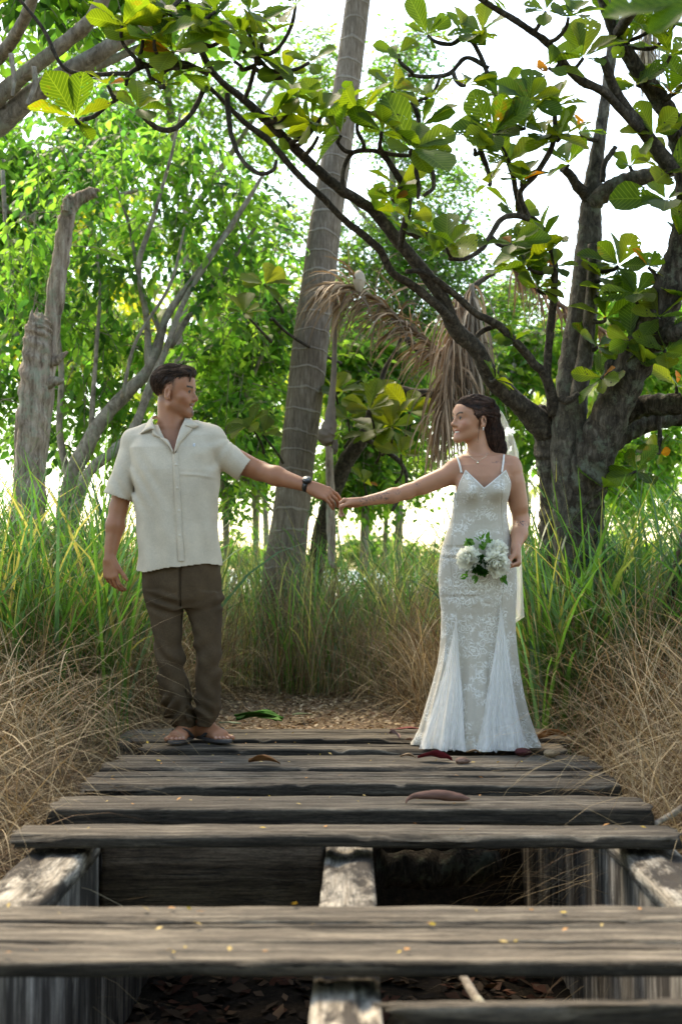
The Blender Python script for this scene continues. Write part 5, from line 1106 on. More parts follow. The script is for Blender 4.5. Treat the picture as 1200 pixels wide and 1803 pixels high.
ish = (np.linalg.norm(loc, axis=1) < .16)
X_, Y_, Z_ = loc.T
lips = ish * np.clip(1.4 - np.sqrt((X_ / .023) ** 2 + ((Z_ + .0715 - .18 * np.abs(X_)) / .0105) ** 2), 0, .7) * (Y_ > .06); paint(np.clip(lips, 0, 1), (.30, .095, .075))
mu = ish * (Y_ > .06) * gauss((Z_ + .0555 + .18 * np.abs(X_)) / 1, .0055) * (np.abs(X_) < .028); paint(np.clip(mu * .85, 0, .85), (.035, .020, .013))
go = ish * (Y_ > .055) * gauss(np.hypot(X_ / 1.2, (Z_ + .100)), .013); paint(np.clip(go * 1.2, 0, .85), (.035, .020, .013))
ish = ish * np.clip((.150 - np.linalg.norm(loc, axis=1)) / .03, 0, 1) * np.clip((Z_ + .118) / .02, 0, 1); stb = ish * np.clip((Y_ + .02) / .05, 0, 1) * np.clip((-.052 - Z_) / .02, 0, 1) * (Y_ > -.02) * (.22 + .1 * vnoise(X_ * 300, Y_ * 300, Z_ * 300)) * (Z_ > -.13); paint(np.clip(stb, 0, .3), (.09, .05, .035))
br = ish * (Y_ > .05) * gauss((Z_ - .0215 - .10 * (np.abs(X_) - .03)) / 1, .0042) * (np.abs(X_) > .012) * (np.abs(X_) < .052); paint(np.clip(br * 1.5, 0, 1), (.016, .009, .006))
fade = ish * np.clip((Z_ - .002 + .5 * (Y_ + .01) * 0) / .02 + .6, 0, 1) * (Y_ < .030) * (np.abs(X_) > .02) * (Z_ < .07); fade *= np.clip((.034 - Y_) / .018, 0, 1) * np.clip((Z_ + .030) / .035, 0, 1); fade = np.maximum(fade, ish * (Y_ < -.030) * np.clip((Z_ + .060) / .03, 0, 1)); fade *= ~((np.abs(X_) > .073) & (Y_ > -.035) & (Y_ < .02)); paint(np.clip(fade * .75, 0, .75) * (.75 + .5 * vnoise(X_ * 200, Y_ * 200, Z_ * 90)), (.055, .032, .020))
eyz = ish * gauss(np.hypot((np.abs(X_) - .031) / 1.5, (Z_ - .004)), .006) * (Y_ > .06); paint(np.clip(eyz * .6, 0, .6), (.10, .05, .035))
blush = ish * gauss(np.linalg.norm(np.stack([np.abs(X_) - .042, Y_ - .07, Z_ + .035], 1), axis=1), .022); paint(blush * .35, (.42, .18, .13))
for tp in tipsM: paint(gauss(np.linalg.norm(V - tp, axis=1), .007) * .5, (.55, .35, .28))
for tp in F1[4] + F2[4]: paint(gauss(np.linalg.norm(V - tp - np.array((0, 0, .008)), axis=1), .006) * .6, (.6, .42, .36))
make('body', V, [Fq], M['skin'], man, col)
def eyes(C, R_, s, root, gaze=(0, 1, 0), iris=(.05, .025, .012)):
    for sx in (-1, 1):
        Ve, fe = ellipsoid((0, 0, 0), (.0118 * s,) * 3, 26, 20); g_ = norm(np.array(gaze, float)); q = Ve @ g_ / (.0118 * s); cc = np.tile((.50, .44, .40), (len(Ve), 1)); cc[q > .72] = iris; cc[q > .93] = (.004, .004, .004)
        # upper and lower lids as a ring over the ball
        MB().add(Ve @ R_.T + C + R_ @ (np.array((sx * .031, .0764, -.0002)) * s), fe, cc).build('eye', M['eye'], root)
        a = np.linspace(-1.25, 1.25, 9)
        for sg, rr_, cl in ((1, .0018, (.014, .009, .007)), (-1, .0009, (.16, .08, .055))):
            pl = np.stack([sx * .031 + .0118 * np.sin(a), .0757 + .0124 * np.cos(a), sg * .0042 * np.cos(a * 1.25)], 1) * s
            Vt, ft, _ = tube(pl @ R_.T + C, np.full(9, rr_ * s), 6, 16); MB().add(Vt, ft, cl).build('eyelid', M['eye'], root)
eyes(HM, RM, 1.02, man, (0.1, 1, -.1))
def teeth(C, R_, s, root, hgt, wid):
    t = np.linspace(-1, 1, 17); rows = []
    for zz in (hgt, 0, -hgt): rows.append(np.stack([wid * t, .0880 - .0125 * t ** 2 - .0004 * np.abs(np.sin(t * 14)), -.0700 + .0045 * t ** 2 + zz * (1 - .35 * t ** 2)], 1) * s @ R_.T + C)
    make('teeth', np.stack(rows).reshape(-1, 3), [grid_faces(3, 17)], M['tooth'], root)
M['tooth'] = simple('enamel', (.72, .68, .60), .3)
teeth(HM, RM, 1.02, man, .0026, .018)
# hair: volume swept to the side, plus strands
def hair_volume(C, R_, s, parts, h, cut=None, grow=None, lo=.17, ext=None):
    ex = np.array(ext if ext is not None else (lo, lo, lo)); vh = Vol(C - ex, C + ex, h); Lh = lambda x, y, z: C + R_ @ (np.array((x, y, z)) * s)
    for (c, r, k) in parts: vh.ell(Lh(*c), np.array(r) * s, R_, k)
    return vh, Lh
vh, Lh = hair_volume(HM, RM, 1.02, [((0, -.022, .046), (.079, .098, .082), .01), ((.0, .030, .085), (.056, .058, .034), .02), ((.018, .066, .092), (.040, .030, .022), .02), ((-.020, .055, .092), (.035, .035, .020), .02)], .0032)
# strand ridges running front to back, curling to the parting
def ridg(x, y, z):
    q = (np.stack([x, y, z], -1) - HM) @ RM / 1.02; a = q[:, 0] * 230 + q[:, 1] * 45 + 3 * vnoise(q[:, 0] * 20, q[:, 1] * 20, q[:, 2] * 20); return (.0018 * np.sin(a) + .003 * vnoise(q[:, 0] * 60, q[:, 1] * 14, q[:, 2] * 30)) * (q[:, 2] > .03)
vh.disp(ridg, .02)
V, Fq = vh.mesh(); q = (V - HM) @ RM / 1.02
hl = np.where(q[:, 1] > .03, .060 + (q[:, 1] - .03) * .15, np.where(q[:, 1] > -.02, .028 + (q[:, 1] + .02) * .64, .028 - (-.02 - q[:, 1]) * 1.35)) + .004 * vnoise(q[:, 0] * 90, q[:, 1] * 90, 1)
V, Fq, u = cull(V, Fq, q[:, 2] > hl); hr = MB().add(V, [Fq]); HV = V; HF = Fq
g = np.random.default_rng(5); n = 900; q = norm(g.normal(0, 1, (n, 3)) * np.array((1, 1, .8)) + (0, 0, .5)); q = q[q[:, 2] > .25]; n = len(q)
st0 = q * np.array((.080, .100, .084)) + (0, -.022, .046); t = np.linspace(0, 1, 9); dirv = norm(np.stack([.25 + 0 * q[:, 0], np.sign(q[:, 1] + .4) * .9, .1 + 0 * q[:, 0]], 1) + g.normal(0, .15, (n, 3)))
pt = st0[:, None] + dirv[:, None] * t[None, :, None] * .045; cen = np.array((0, -.022, .046)); dq = (pt - cen) / np.array((.082, .103, .088)); nn = np.linalg.norm(dq, axis=2, keepdims=True); pt = cen + dq / nn * (1.0 + .03 * np.sin(t * 3.1)[None, :, None]) * np.array((.082, .103, .088)); pt[..., 2] += np.where(pt[..., 1] > .02, .012, 0) * np.clip((pt[..., 1] - .02) / .04, 0, 1) + np.clip(.02 * (q[:, 1:2] > .2), 0, 1) * .4 * t
W_ = pt * 1.02 @ RM.T + HM; Vs, fs, cs = strands('', None, None, W_, .0009, g.uniform(.5, 3.4, (n, 1)) ** 1.2 * np.ones(3)); hr.add(Vs, fs, cs)
def surf_strands(V, F_, flow, n, steps, ds, rad, cm, lift, tail=0, seed=1, starts=None):
    """hairs that follow the hair surface along a combing direction"""
    from mathutils import kdtree
    e1 = V[F_[:, 2]] - V[F_[:, 0]]; e2 = V[F_[:, 3]] - V[F_[:, 1]]; fn = np.cross(e1, e2); N = np.zeros_like(V)
    for k in range(4):
        for c in range(3): N[:, c] += np.bincount(F_[:, k], fn[:, c], len(V))
    N = norm(N); kd = kdtree.KDTree(len(V)); [kd.insert(V[i], i) for i in range(len(V))]; kd.balance(); g = np.random.default_rng(seed); out = np.zeros((n, steps, 3)); st = g.integers(0, len(V), n) if starts is None else g.choice(starts, n); lf = lift * g.random(n) ** 1.5
    for a in range(n):
        i = st[a]; p = V[i].copy(); jit = g.normal(0, .16, 3); free = False; d = None
        for s in range(steps):
            out[a, s] = p + (N[i] * (lf[a] * (.3 + math.sin(s / steps * 3.0)) + .0006) if not free else 0)
            if not free:
                f = flow(p) + jit; d = f - N[i] * (f @ N[i]); d = d / (np.linalg.norm(d) + 1e-9); q_ = p + d * ds; co, j, dist = kd.find(q_)
                if dist > .009: free = True; p = q_
                else: p = q_ - N[j] * ((q_ - V[j]) @ N[j]); i = j
            else: d = norm(d + np.array((0, 0, -.25))); p = p + d * ds * (tail)
    return strands('', None, None, out, rad, g.uniform(.4, 1.0, (n, 1)) ** 1.5 * cm * np.ones(3))
def flow_m(p):
    q = (p - HM) @ RM / 1.02; top = np.clip((q[2] - .06) / .03, 0, 1); d = np.array((.35, -1., .10 + .5 * np.clip((q[1] - .04) / .04, 0, 1))) * top + np.array((0, -.45, -1.)) * (1 - top); return RM @ d
Vs, fs, cs = surf_strands(HV, HF, flow_m, 1500, 12, .0045, .0008, 5.0, .005, .6, 3); hr.add(Vs, fs, cs)
for x0 in (.030, .024):                                  # the lock falling on the forehead
    lk = np.array([[x0, .070, .098], [x0 + .008, .086, .090], [x0 + .013, .090, .070], [x0 + .012, .088, .052], [x0 + .015, .086, .044]]) * 1.02 @ RM.T + HM; Vt, ft, _ = tube(lk, [.006, .005, .0035, .002, .0006], 7, 20, .1); hr.add(Vt, ft, (.9, .9, .9))
hr.build('hair', M['hair_m'], man)

# trousers
vt = Vol((-.36, -.24, 0.03), (.24, .24, .98), .0042)
hipT = [(985, 249, 391, .120, .0), (1005, 248, 391.5, .124, 0), (1030, 251, 392, .125, .0), (1055, 256, 393, .118, .0), (1072, 258, 393, .10, .0)]
vt.loft(rowsM(hipT), 2.5, .02)
legL = [(1040, 255, 322, .112, 0), (1075, 259, 323, .104, 0), (1110, 266, 323, .098, -.005), (1145, 273, 324, .092, -.01), (1165, 276, 326, .088, -.015), (1190, 279, 331, .084, -.01), (1220, 285, 336, .082, .0), (1245, 290, 341, .082, .01), (1262, 295, 345, .082, .02), (1276, 305, 344, .075, .03), (1288, 308, 343, .070, .035)]
legR = [(1040, 322, 393, .112, 0), (1075, 326, 393, .104, 0), (1110, 336, 392, .098, -.005), (1145, 344, 392, .092, -.01), (1165, 345, 391, .088, -.015), (1190, 343, 391, .084, -.01), (1220, 341, 392, .082, .0), (1245, 341, 389, .082, .01), (1262, 343, 383, .080, .02), (1276, 344, 378, .075, .03), (1288, 346, 372, .068, .035)]
vt.loft(rowsM(legL, -.001), 2.3, .014); vt.loft(rowsM(legR, -.001), 2.3, .014)
kz1, kz2, cz = Z(1160), Z(1262), Z(1062)
def folds(x, y, z):
    leg = np.where(x < m_(330, 1100)[0], 0, 1.); o = 0
    # knee break: diagonal folds; hem stack: stacked rings; crotch: radiating
    nm = np.clip(.5 + 2.2 * vnoise(x * 7 + leg * 3, y * 7, z * 6 + leg), 0, 1.4); kn = gauss(z - kz1 + .0, .10); o = o - .004 + .0105 * nm * kn * np.sin((z + .9 * x * np.where(leg > .5, -1, 1)) * 58 + leg * 2 + 5 * vnoise(x * 9, y * 9, z * 9))
    o = o - .016 * gauss(x - m_(322, 1030)[0], .006) * (z > Z(1068)) * (y < 0) - .004 * gauss(x - m_(287, 1100)[0] + (z - Z(1100)) * .05, .003) * 0
    hm = gauss(z - kz2 - .02, .075); o = o + .015 * hm * nm * np.sin((z + .7 * x * np.where(leg > .5, 1, -1) + .3 * y) * 92 + leg * 1.3 + 2.5 * vnoise(x * 12, y * 12, z * 10))
    cr = gauss(z - cz, .05); o = o + .0075 * cr * nm * np.sin((z - .35 * np.abs(x - m_(322, 1062)[0])) * 105 + 1.5 * vnoise(x * 8, 0, z * 8))
    o = o + .013 * vnoise(x * 11, y * 11, z * 7) + .010 * vnoise(x * 22 + z * 9, y * 22, z * 13)
    o = o + .006 * gauss(z - Z(1220), .07) * np.sin((x * .8 + z * .35) * 88 + leg * 2)
    return o
vt.disp(folds, .035)
V, Fq = vt.mesh(); V = relax(V, Fq, 1, .4)
lowcut = .062 + .004 * np.sin(V[:, 0] * 40) + np.where(V[:, 1] > .04, -.03, 0.0)
V, Fq, u = cull(V, Fq, (V[:, 2] > lowcut) & (V[:, 2] < Z(988)))
make('trousers', V, [Fq], M['chino'], man)
# fly seam and pocket line
# shirt: torso + sleeves, hollowed by cutting away the ends
vs = Vol((-.62, -.30, .70), (.40, .26, 1.62), .0040)
shirtT = [(742, 286, 326, .060, .02), (755, 262, 345, .078, .02), (768, 232, 378, .100, .01), (790, 223, 388, .125, .0), (830, 228, 388, .138, -.005), (870, 236, 386, .137, -.005), (920, 239, 386, .130, .0), (965, 241, 389, .130, .0), (1000, 241, 393, .133, .0), (1022, 241, 394, .136, .0)]
vs.loft(rowsM(shirtT), 2.45, .03)
sl0 = m_(240, 786, .01); sl1 = m_(209, 876, .01); vs.cone(sl0, sl1, .072, .075, .008); sr0 = m_(370, 785, .0); sr1 = m_(432, 826, .005); vs.cone(sr0, sr1, .076, .064, .014)
vs.cone(m_(262, 764, .02), m_(236, 774, .01), .058, .062, .03); vs.cone(m_(346, 763, .02), m_(374, 772, .01), .056, .066, .03)
xp = m_(316, 880)[0]
def sfold(x, y, z):
    o = .014 * vnoise(x * 8 + z * 3, y * 8, z * 4) + .009 * vnoise(x * 17 + z * 6, y * 17, z * 7)
    s1 = gauss(z - Z(842) + .03 * vnoise(x * 9, 1, 2), .006) * gauss(x - m_(345, 840)[0], .10); o = o + .0035 * s1                       # fold across the chest
    pull = gauss(np.hypot(x - m_(375, 800)[0], z - Z(805)), .10); o = o + .0050 * pull * np.sin(np.arctan2(z - Z(770), x - m_(410, 775)[0]) * 9 + 4 * vnoise(x * 12, y * 12, z * 12))
    pull2 = gauss(np.hypot(x - m_(240, 850)[0], z - Z(860)), .11); o = o + .006 * pull2 * np.sin((x * .9 + z * .5) * 105)
    lw = np.clip((Z(860) - z) / .2, 0, 1); o = o + .0055 * lw * np.sin(x * 62 + z * 9 + 2 * vnoise(x * 4, 0, z * 3))
    pl = gauss(x - xp - .004, .012) * (y < 0); o = o + .0022 * pl - .004 * gauss(x - xp + .010, .0022) * (y < 0)                   # placket with its edge
    o = o + .0012 * (np.abs(((np.stack([x, y, z], -1) - sl1) @ norm(sl1 - sl0)) + .012) < .002)
    yoke = gauss(x - m_(362, 800)[0] , .0022) * gauss(z - Z(800), .06) * 0; return o
vs.disp(sfold, .035)
V, Fq = vs.mesh(); V = relax(V, Fq, 1, .4)
dsl = (V - sl1) @ norm(sl1 - sl0); dsr = (V - sr1) @ norm(sr1 - sr0)
# V neck and neck hole
zc, zv = Z(745), Z(804); xv = m_(313, 800)[0]; wv = np.clip((V[:, 2] - zv) / (zc - zv), 0, 1.3)
vcut = (V[:, 1] < .0) & (V[:, 2] > zv) & (np.abs(V[:, 0] - (xv - .030 * wv)) < .066 * wv ** .9)
ncut = ((V[:, 0] - m_(303, 750)[0]) / .070) ** 2 + ((V[:, 1] - .015) / .078) ** 2 < 1
hem = Z(996) - .030 * gauss(V[:, 0] - m_(265, 1000)[0], .09) * 1.2 + .006 * np.sin(V[:, 0] * 25)
keep = ~(vcut | (ncut & (V[:, 2] > Z(762)))) & (V[:, 2] > hem) & ~((dsl > -.0) & (V[:, 0] < m_(238, 800)[0])) & ~((dsr > .0) & (V[:, 0] > m_(392, 800)[0]))
V, Fq, u = cull(V, Fq, keep)
shirt = make('shirt', V, [Fq], M['linen'], man); so_ = shirt.modifiers.new('s', 'SOLIDIFY'); so_.thickness = .003; so_.offset = 0
SV = V
def on_shirt(px, py, lift=.004):
    """front-most shirt point under a pixel"""
    t_ = m_(px, py); pr = SV[SV[:, 1] < .02]; d = np.hypot(pr[:, 0] - t_[0], pr[:, 2] - t_[2]); i = np.argsort(d)[:8]; p_ = pr[i[np.argmin(pr[i, 1])]].copy(); return np.array((t_[0], p_[1] - lift, t_[2]))
OSF = on_shirt
def flap(pl, name, mat, parent, thick=.003, lift=.005):
    """a small cloth piece given by its outline in pixels, laid on the shirt front"""
    pts = [on_shirt(a, b_, lift if len(r_) == 0 else r_[0]) for a, b_, *r_ in pl]; c = np.mean(pts, 0); n = len(pts)
    ring = spline(np.array(pts + [pts[0]]), n * 5)[:-1]; k = len(ring); Vv = np.vstack([ring, c + (ring - c) * .5, c[None]]); j = np.arange(k); j2 = (j + 1) % k
    o = make(name, Vv, [np.stack([j, j2, k + j2, k + j], 1), np.stack([k + j, k + j2, np.full(k, 2 * k)], 1)], mat, parent); md = o.modifiers.new('s', 'SOLIDIFY'); md.thickness = thick; md.offset = 0; return o
zl = np.linspace(801, 988, 40); cl_ = []
for q_ in zl:
    xx_ = np.interp(q_, [803, 862, 944, 990], [314, 317.5, 321.5, 325]); a_, b_ = OSF(xx_ - 5, q_, .004), OSF(xx_ + 5.5, q_, .0045); cl_.append([a_ + (0, .004, 0), a_, (a_ + b_) / 2 + (0, -.001, 0), b_, b_ + (0, .004, 0)])
cl_ = np.array(cl_); ys_ = cl_[:, :, 1]; ys_[:] = np.array([np.convolve(np.pad(ys_[:, i], 3, 'edge'), np.ones(7) / 7, 'valid') for i in range(5)]).T
make('placket', cl_.reshape(-1, 3), [grid_faces(40, 5)], M['linen'], man)
# camp collar: two leaves and two lapels built as strips bending outwards
def strip(rows, name, parent, mat, th=.0035):
    A = np.array(rows); n = 24; a = spline(A[:, 0], n); b = spline(A[:, 1], n); m1 = (a + b) / 2 + np.array((0, -.006, .003)); Vv = np.stack([a, (a + m1) / 2 + (0, -.002, .001), m1, (b + m1) / 2 + (0, -.002, 0), b], 1).reshape(-1, 3)
    o = make(name, Vv, [grid_faces(n, 5)], mat, parent); md = o.modifiers.new('s', 'SOLIDIFY'); md.thickness = th; return o
OS = on_shirt
strip([(m_(276, 731, .075), m_(268, 738, .085)), (m_(269, 733, .03), m_(258, 745, .04)), (m_(268, 738, -.03), m_(252, 757, -.02)), (m_(270, 748, -.085), OS(251, 766, .010)), (m_(273, 757, -.11), OS(271, 760, .012))], 'collar', man, M['linen'])
strip([(m_(276, 731, .075), m_(268, 738, .085)), (m_(300, 729, .10), m_(300, 740, .11)), (m_(322, 731, .075), m_(334, 738, .085)), (m_(326, 733, .02), m_(339, 742, .03)), (m_(325, 738, -.03), m_(348, 749, -.04)), (m_(325, 745, -.07), OS(352, 752, .012)), (m_(326, 750, -.085), OS(340, 757, .012))], 'collar', man, M['linen'])
strip([(m_(272, 748, -.09), OS(272, 765, .010)), (OS(280, 765, .016), OS(274, 770, .008)), (OS(291, 777, .018), OS(288, 776, .006)), (OS(303, 789, .016), OS(300, 779, .006)), (OS(312, 803, .010), OS(309, 797, .006))], 'lapel', man, M['linen'])
strip([(m_(325, 740, -.07), OS(341, 756, .010)), (OS(322, 757, .020), OS(339, 762, .008)), (OS(319, 770, .020), OS(331, 772, .006)), (OS(316, 786, .016), OS(322, 784, .006)), (OS(313, 803, .010), OS(315, 798, .006))], 'lapel', man, M['linen'])
for (bx, by) in [(301, 785), (316, 822), (318, 862), (321, 901), (322, 944), (301, 785)][:5]:
    c = OS(bx, by, .0065); Vb, fb = ellipsoid((0, 0, 0), (.0062, .0024, .0062), 16, 10); MB().add(Vb + c, fb).build('button', M['button'], man)
c = OS(346, 787, .004); Vb, fb = ellipsoid((0, 0, 0), (.006, .0018, .009), 14, 8); MB().add(Vb + c, fb, (.9, .9, .9)).build('chest_emblem', simple('pale_thread', (.62, .66, .70), .7, 200), man)
# watch
ax = norm(WRM - m_(486, 838, -.04)); wc = WRM - ax * .012; up = norm(np.array((-.1, -.62, .78)) - ax * np.dot((-.1, -.62, .78), ax)); sd = np.cross(ax, up)
a = np.linspace(0, 2 * np.pi, 41)[:-1]; mb = MB(); rings = []
for (o_, r_) in [(-.013, .0305), (-.012, .033), (.012, .0325), (.013, .030)]: rings.append(wc + ax * o_ + r_ * (np.cos(a)[:, None] * up * .98 + np.sin(a)[:, None] * sd * .94))
mb.add(np.stack(rings).reshape(-1, 3), [grid_faces(4, 40, True)]); W1 = mb.build('watch', M['watch'], man)
mb = MB(); T_, f_, _ = tube([wc + up * .030, wc + up * .036, wc + up * .0435, wc + up * .0445], [.023, .0235, .0215, .015], 24, 14); mb.add(T_, f_); mb.build('watch_case', M['watch'], W1)
mb = MB(); T_, f_, _ = tube([wc + up * .0444, wc + up * .0458], [.0165, .0160], 24, 4); mb.add(T_, f_); mb.build('watch_dial', simple('grey_dial', (.10, .11, .11), .2, 90, .6), W1)
# sandals
def sandal(Fo, sgn):
    heel, ball, d, sd, toes = Fo; root = man; t = np.linspace(0, 2 * np.pi, 60, endpoint=False); L_ = .148; cen = heel + d * .105; cen[2] = 0
    wid = .046 + .008 * np.cos(t); out = cen + d * (L_ * np.cos(t))[:, None] + sd * (wid * np.sin(t) * (1 - .12 * np.cos(t + 3.14)))[:, None]
    Vv = np.vstack([out + (0, 0, .001), out + (0, 0, .012), cen + (out - cen) * .96 + (0, 0, .016), (cen + (0, 0, .015))[None]]); k = 60; j = np.arange(k); j2 = (j + 1) % k
    o = make('sandal', Vv, [np.vstack([grid_faces(3, k, True)]), np.stack([2 * k + j, 2 * k + j2, np.full(k, 3 * k)], 1)], M['sandal'], root)
    tp = ball + sd * .012 * sgn + d * .018; tp = tp * np.array((1, 1, 0)) + (0, 0, .020); mb = MB()
    for s2 in (-1, 1):
        b_ = heel + d * .070 + sd * s2 * .043; b_[2] = .014; md = (tp + b_) / 2 + sd * s2 * .012; md[2] = .052; m2 = tp * .75 + b_ * .25 + sd * s2 * .004; m2[2] = .056
        pts = spline(np.array([tp + (0, 0, .016), m2, md, b_]), 24); wd_ = norm(np.cross(np.gradient(pts, axis=0), (0, 0, 1.))); wd_ = d[None] * np.ones((24, 1)); ww = .0165 * np.clip(.45 + np.linspace(0, 1, 24) * 1.4, 0, 1)[:, None]; Vq = np.stack([pts - wd_ * ww, pts + (0, 0, .003), pts + wd_ * ww * .9], 1).reshape(-1, 3); mb.add(Vq, [grid_faces(24, 3)])
    so2 = mb.build('strap', M['sandal'], o); md_ = so2.modifiers.new('s', 'SOLIDIFY'); md_.thickness = .004; md_.offset = 1
    Vt, ft, _ = tube([tp + (0, 0, -.006), tp + (0, 0, .022)], [.0045, .005], 8, 5); MB().add(Vt, ft).build('toe_post', M['sandal'], o)
sandal(F1, -1); sandal(F2, 1)

# ================================================================ THE BRIDE
YW = 6.74
WO = P(842, 1308, YW); WO[2] = 0.0
bride = empty('person', WO, 'bride in a white lace mermaid gown and veil, smiling towards the man', 'person')
def w_(px, py, dy=0.0): return P(px, py, YW + dy) - WO
ZW = lambda py: w_(842, py)[2]
skinW = np.array((.46, .228, .135))
HW = w_(829, 738, .0); RW = frame(R(-63), R(1), R(3)); sW = .95
v = Vol((-.66, -.36, -.02), (.30, .26, 1.70), .0030)
L = head(v, HW, RW, sW, fem=True, smile=1.15)
v.cone(L(0, -.032, -.060), w_(846, 806, .03), .047, .048, .02); v.cone(L(0, -.014, -.088), w_(842, 808, .005), .030, .040, .025)
def rowsW(tab, dd=0.0):
    out = []
    for py, xl, xr, hd, cy in tab:
        a = w_(xl, py); b = w_(xr, py); out.append((a[2], (a[0] + b[0]) / 2, cy, (b[0] - a[0]) / 2 + dd, hd + dd))
    return out
v.cone(w_(838, 806, .03), w_(800, 822, .01), .036, .041, .03); v.cone(w_(852, 806, .03), w_(900, 818, .01), .036, .043, .03)
TW = [(806, 815, 875, .055, .01), (820, 797, 900, .078, .005), (840, 797, 903, .092, .0), (862, 799, 897, .098, .0), (885, 800, 891, .092, 0), (905, 798, 891, .086, .0), (925, 793, 894, .088, 0), (945, 786, 898, .096, .0), (965, 780, 903, .106, .0), (985, 776, 908, .112, .005), (1010, 774, 911, .114, .005), (1040, 776, 910, .112, 0), (1075, 781, 907, .106, 0)]
v.loft(rowsW(TW, -.010), 2.2, .03)
for bx in (822, 876): v.ell(w_(bx, 862, -.052), (.048, .045, .045), None, .035)
v.cone(w_(812, 1060), w_(822, 1290), .075, .035, .03); v.cone(w_(868, 1060), w_(860, 1290), .075, .035, .03)
# reaching arm
sh = w_(800, 832, .01); el = w_(716, 866, .02); wr = w_(634, 884, .0)
v.cone(sh, el, .045, .034, .03); v.cone(w_(790, 836, .01), w_(745, 856, .015), .043, .038, .02); v.cone(el, w_(690, 873, .01), .035, .034, .02); v.cone(w_(690, 873, .01), wr, .034, .0215, .02, fl=((0, 1, 0), 1.0))
tipsW = hand(v, wr, (-1, -.06, -.06), (.0, -.35, -.95), (-.1, -.75, .6), [(.55, .75, .4), (.65, .8, .5), (.75, .85, .5), (.8, .8, .5)], .93, thumb=(.30, .30, .25), spread=.05)
# arm with the bouquet
sh = w_(902, 832, .01); el = w_(917, 918, .04); wr = w_(907, 964, -.10)
v.cone(sh, el, .046, .037, .03); v.cone(w_(906, 850, .01), w_(913, 890, .02), .044, .040, .02); v.cone(el, w_(914, 940, -.03), .037, .036, .02); v.cone(w_(914, 940, -.03), wr, .036, .023, .02)
tipsW2 = hand(v, wr, (.02, -.22, -.95), (-.90, -.20, 0), (-.2, -.9, .2), [(1.2, 1.35, .8), (1.25, 1.35, .8), (1.3, 1.35, .8), (1.35, 1.3, .8)], .95, thumb=(.35, .75, .6), spread=.02)
WR2 = wr
V, Fq = v.mesh(); V = relax(V, Fq, 1, .35)
loc = (V - HW) @ RW / sW; X_, Y_, Z_ = loc.T; ish = (np.linalg.norm(loc, axis=1) < .16); col = np.tile(skinW, (len(V), 1))
lips = ish * np.clip(1.4 - np.sqrt((X_ / .027) ** 2 + ((Z_ + .0715 - .22 * np.abs(X_)) / .0125) ** 2), 0, .9) * (Y_ > .06); paint(np.clip(lips, 0, .9), (.42, .12, .10))
tee = 0 * ish * (np.abs(Z_ + .0705 - .22 * np.abs(X_)) < .0042) * (np.abs(X_) < .023) * (Y_ > .06); paint(tee * .95, (.82, .78, .72))
br = ish * (Y_ > .05) * gauss((Z_ - .0240 - .12 * (np.abs(X_) - .03) + 14 * (np.abs(X_) - .036) ** 2), .0035) * (np.abs(X_) > .010) * (np.abs(X_) < .050); paint(np.clip(br * 1.5, 0, 1), (.016, .009, .006))
eyz = ish * gauss(np.hypot((np.abs(X_) - .032) / 1.6, (Z_ - .004)), .0065) * (Y_ > .05); paint(np.clip(eyz * .75, 0, .75), (.09, .045, .035))
blush = ish * gauss(np.linalg.norm(np.stack([np.abs(X_) - .045, Y_ - .068, Z_ + .032], 1), axis=1), .022); paint(blush * .4, (.52, .21, .17))
# tattoos: ink in the skin
def ink(px, py, rx, ry, dens, sc, seed, front=True):
    c = w_(px, py); d = np.sqrt(((V[:, 0] - c[0]) / (rx * MP(YW))) ** 2 + ((V[:, 2] - c[2]) / (ry * MP(YW))) ** 2); n_ = vnoise(V[:, 0] * sc + seed, V[:, 1] * sc * .5, V[:, 2] * sc); n2 = np.abs(vnoise(V[:, 0] * sc * .6, V[:, 2] * sc * .6 + seed, 3))
    paint(np.clip((1.15 - d) * 3, 0, 1) * ((n2 < .07) | (n_ > .22)) * dens * (V[:, 1] < .05), (.055, .055, .060))
ink(642, 880, 10, 9, .8, 190, 1); ink(676, 873, 10, 9, .75, 190, 2); ink(660, 876, 9, 7, .5, 200, 6); ink(735, 854, 5, 4, .6, 220, 3); ink(699, 867, 6, 5, .4, 200, 9); ink(917, 922, 14, 5, .85, 160, 4); ink(876, 815, 13, 2.2, .6, 260, 5)
for tp in list(tipsW) + list(tipsW2): paint(gauss(np.linalg.norm(V - tp, axis=1), .006) * .6, (.70, .50, .44))
make('body', V, [Fq], M['skin'], bride, col); BV = V
eyes(HW, RW, sW, bride, (-.05, 1, 0))
teeth(HW, RW, sW, bride, .0040, .020)
# hair, swept back and falling behind the shoulder
vh = Vol(HW - (.16, .16, .30), HW + (.20, .20, .17), .0033); Lw = lambda x, y, z: HW + RW @ (np.array((x, y, z)) * sW)
vh.ell(Lw(0, -.018, .034), np.array((.084, .112, .083)) * sW, RW, .01); vh.ell(Lw(0, -.060, .048), np.array((.072, .075, .066)) * sW, RW, .03)
vh.cone(Lw(.0, -.085, .01), w_(867, 772, .04), .062, .050, .03); vh.cone(w_(864, 760, .04), w_(876, 792, .045), .050, .040, .02); vh.cone(w_(876, 788, .045), w_(881, 802, .04), .036, .012, .02)
def rw(x, y, z):
    q = (np.stack([x, y, z], -1) - HW) @ RW / sW; dn = np.clip((.035 - q[:, 2]) * 25, 0, 1) * (q[:, 1] < -.04); a = (q[:, 2] * 120 + q[:, 1] * 40) * (1 - dn) + (x * 190 + z * 30) * dn
    return .0022 * np.sin(a + 3 * vnoise(q[:, 0] * 18, q[:, 1] * 18, q[:, 2] * 18)) + .003 * vnoise(x * 70, y * 70, z * 20)
vh.disp(rw, .02)
V, Fq = vh.mesh(); q = (V - HW) @ RW / sW
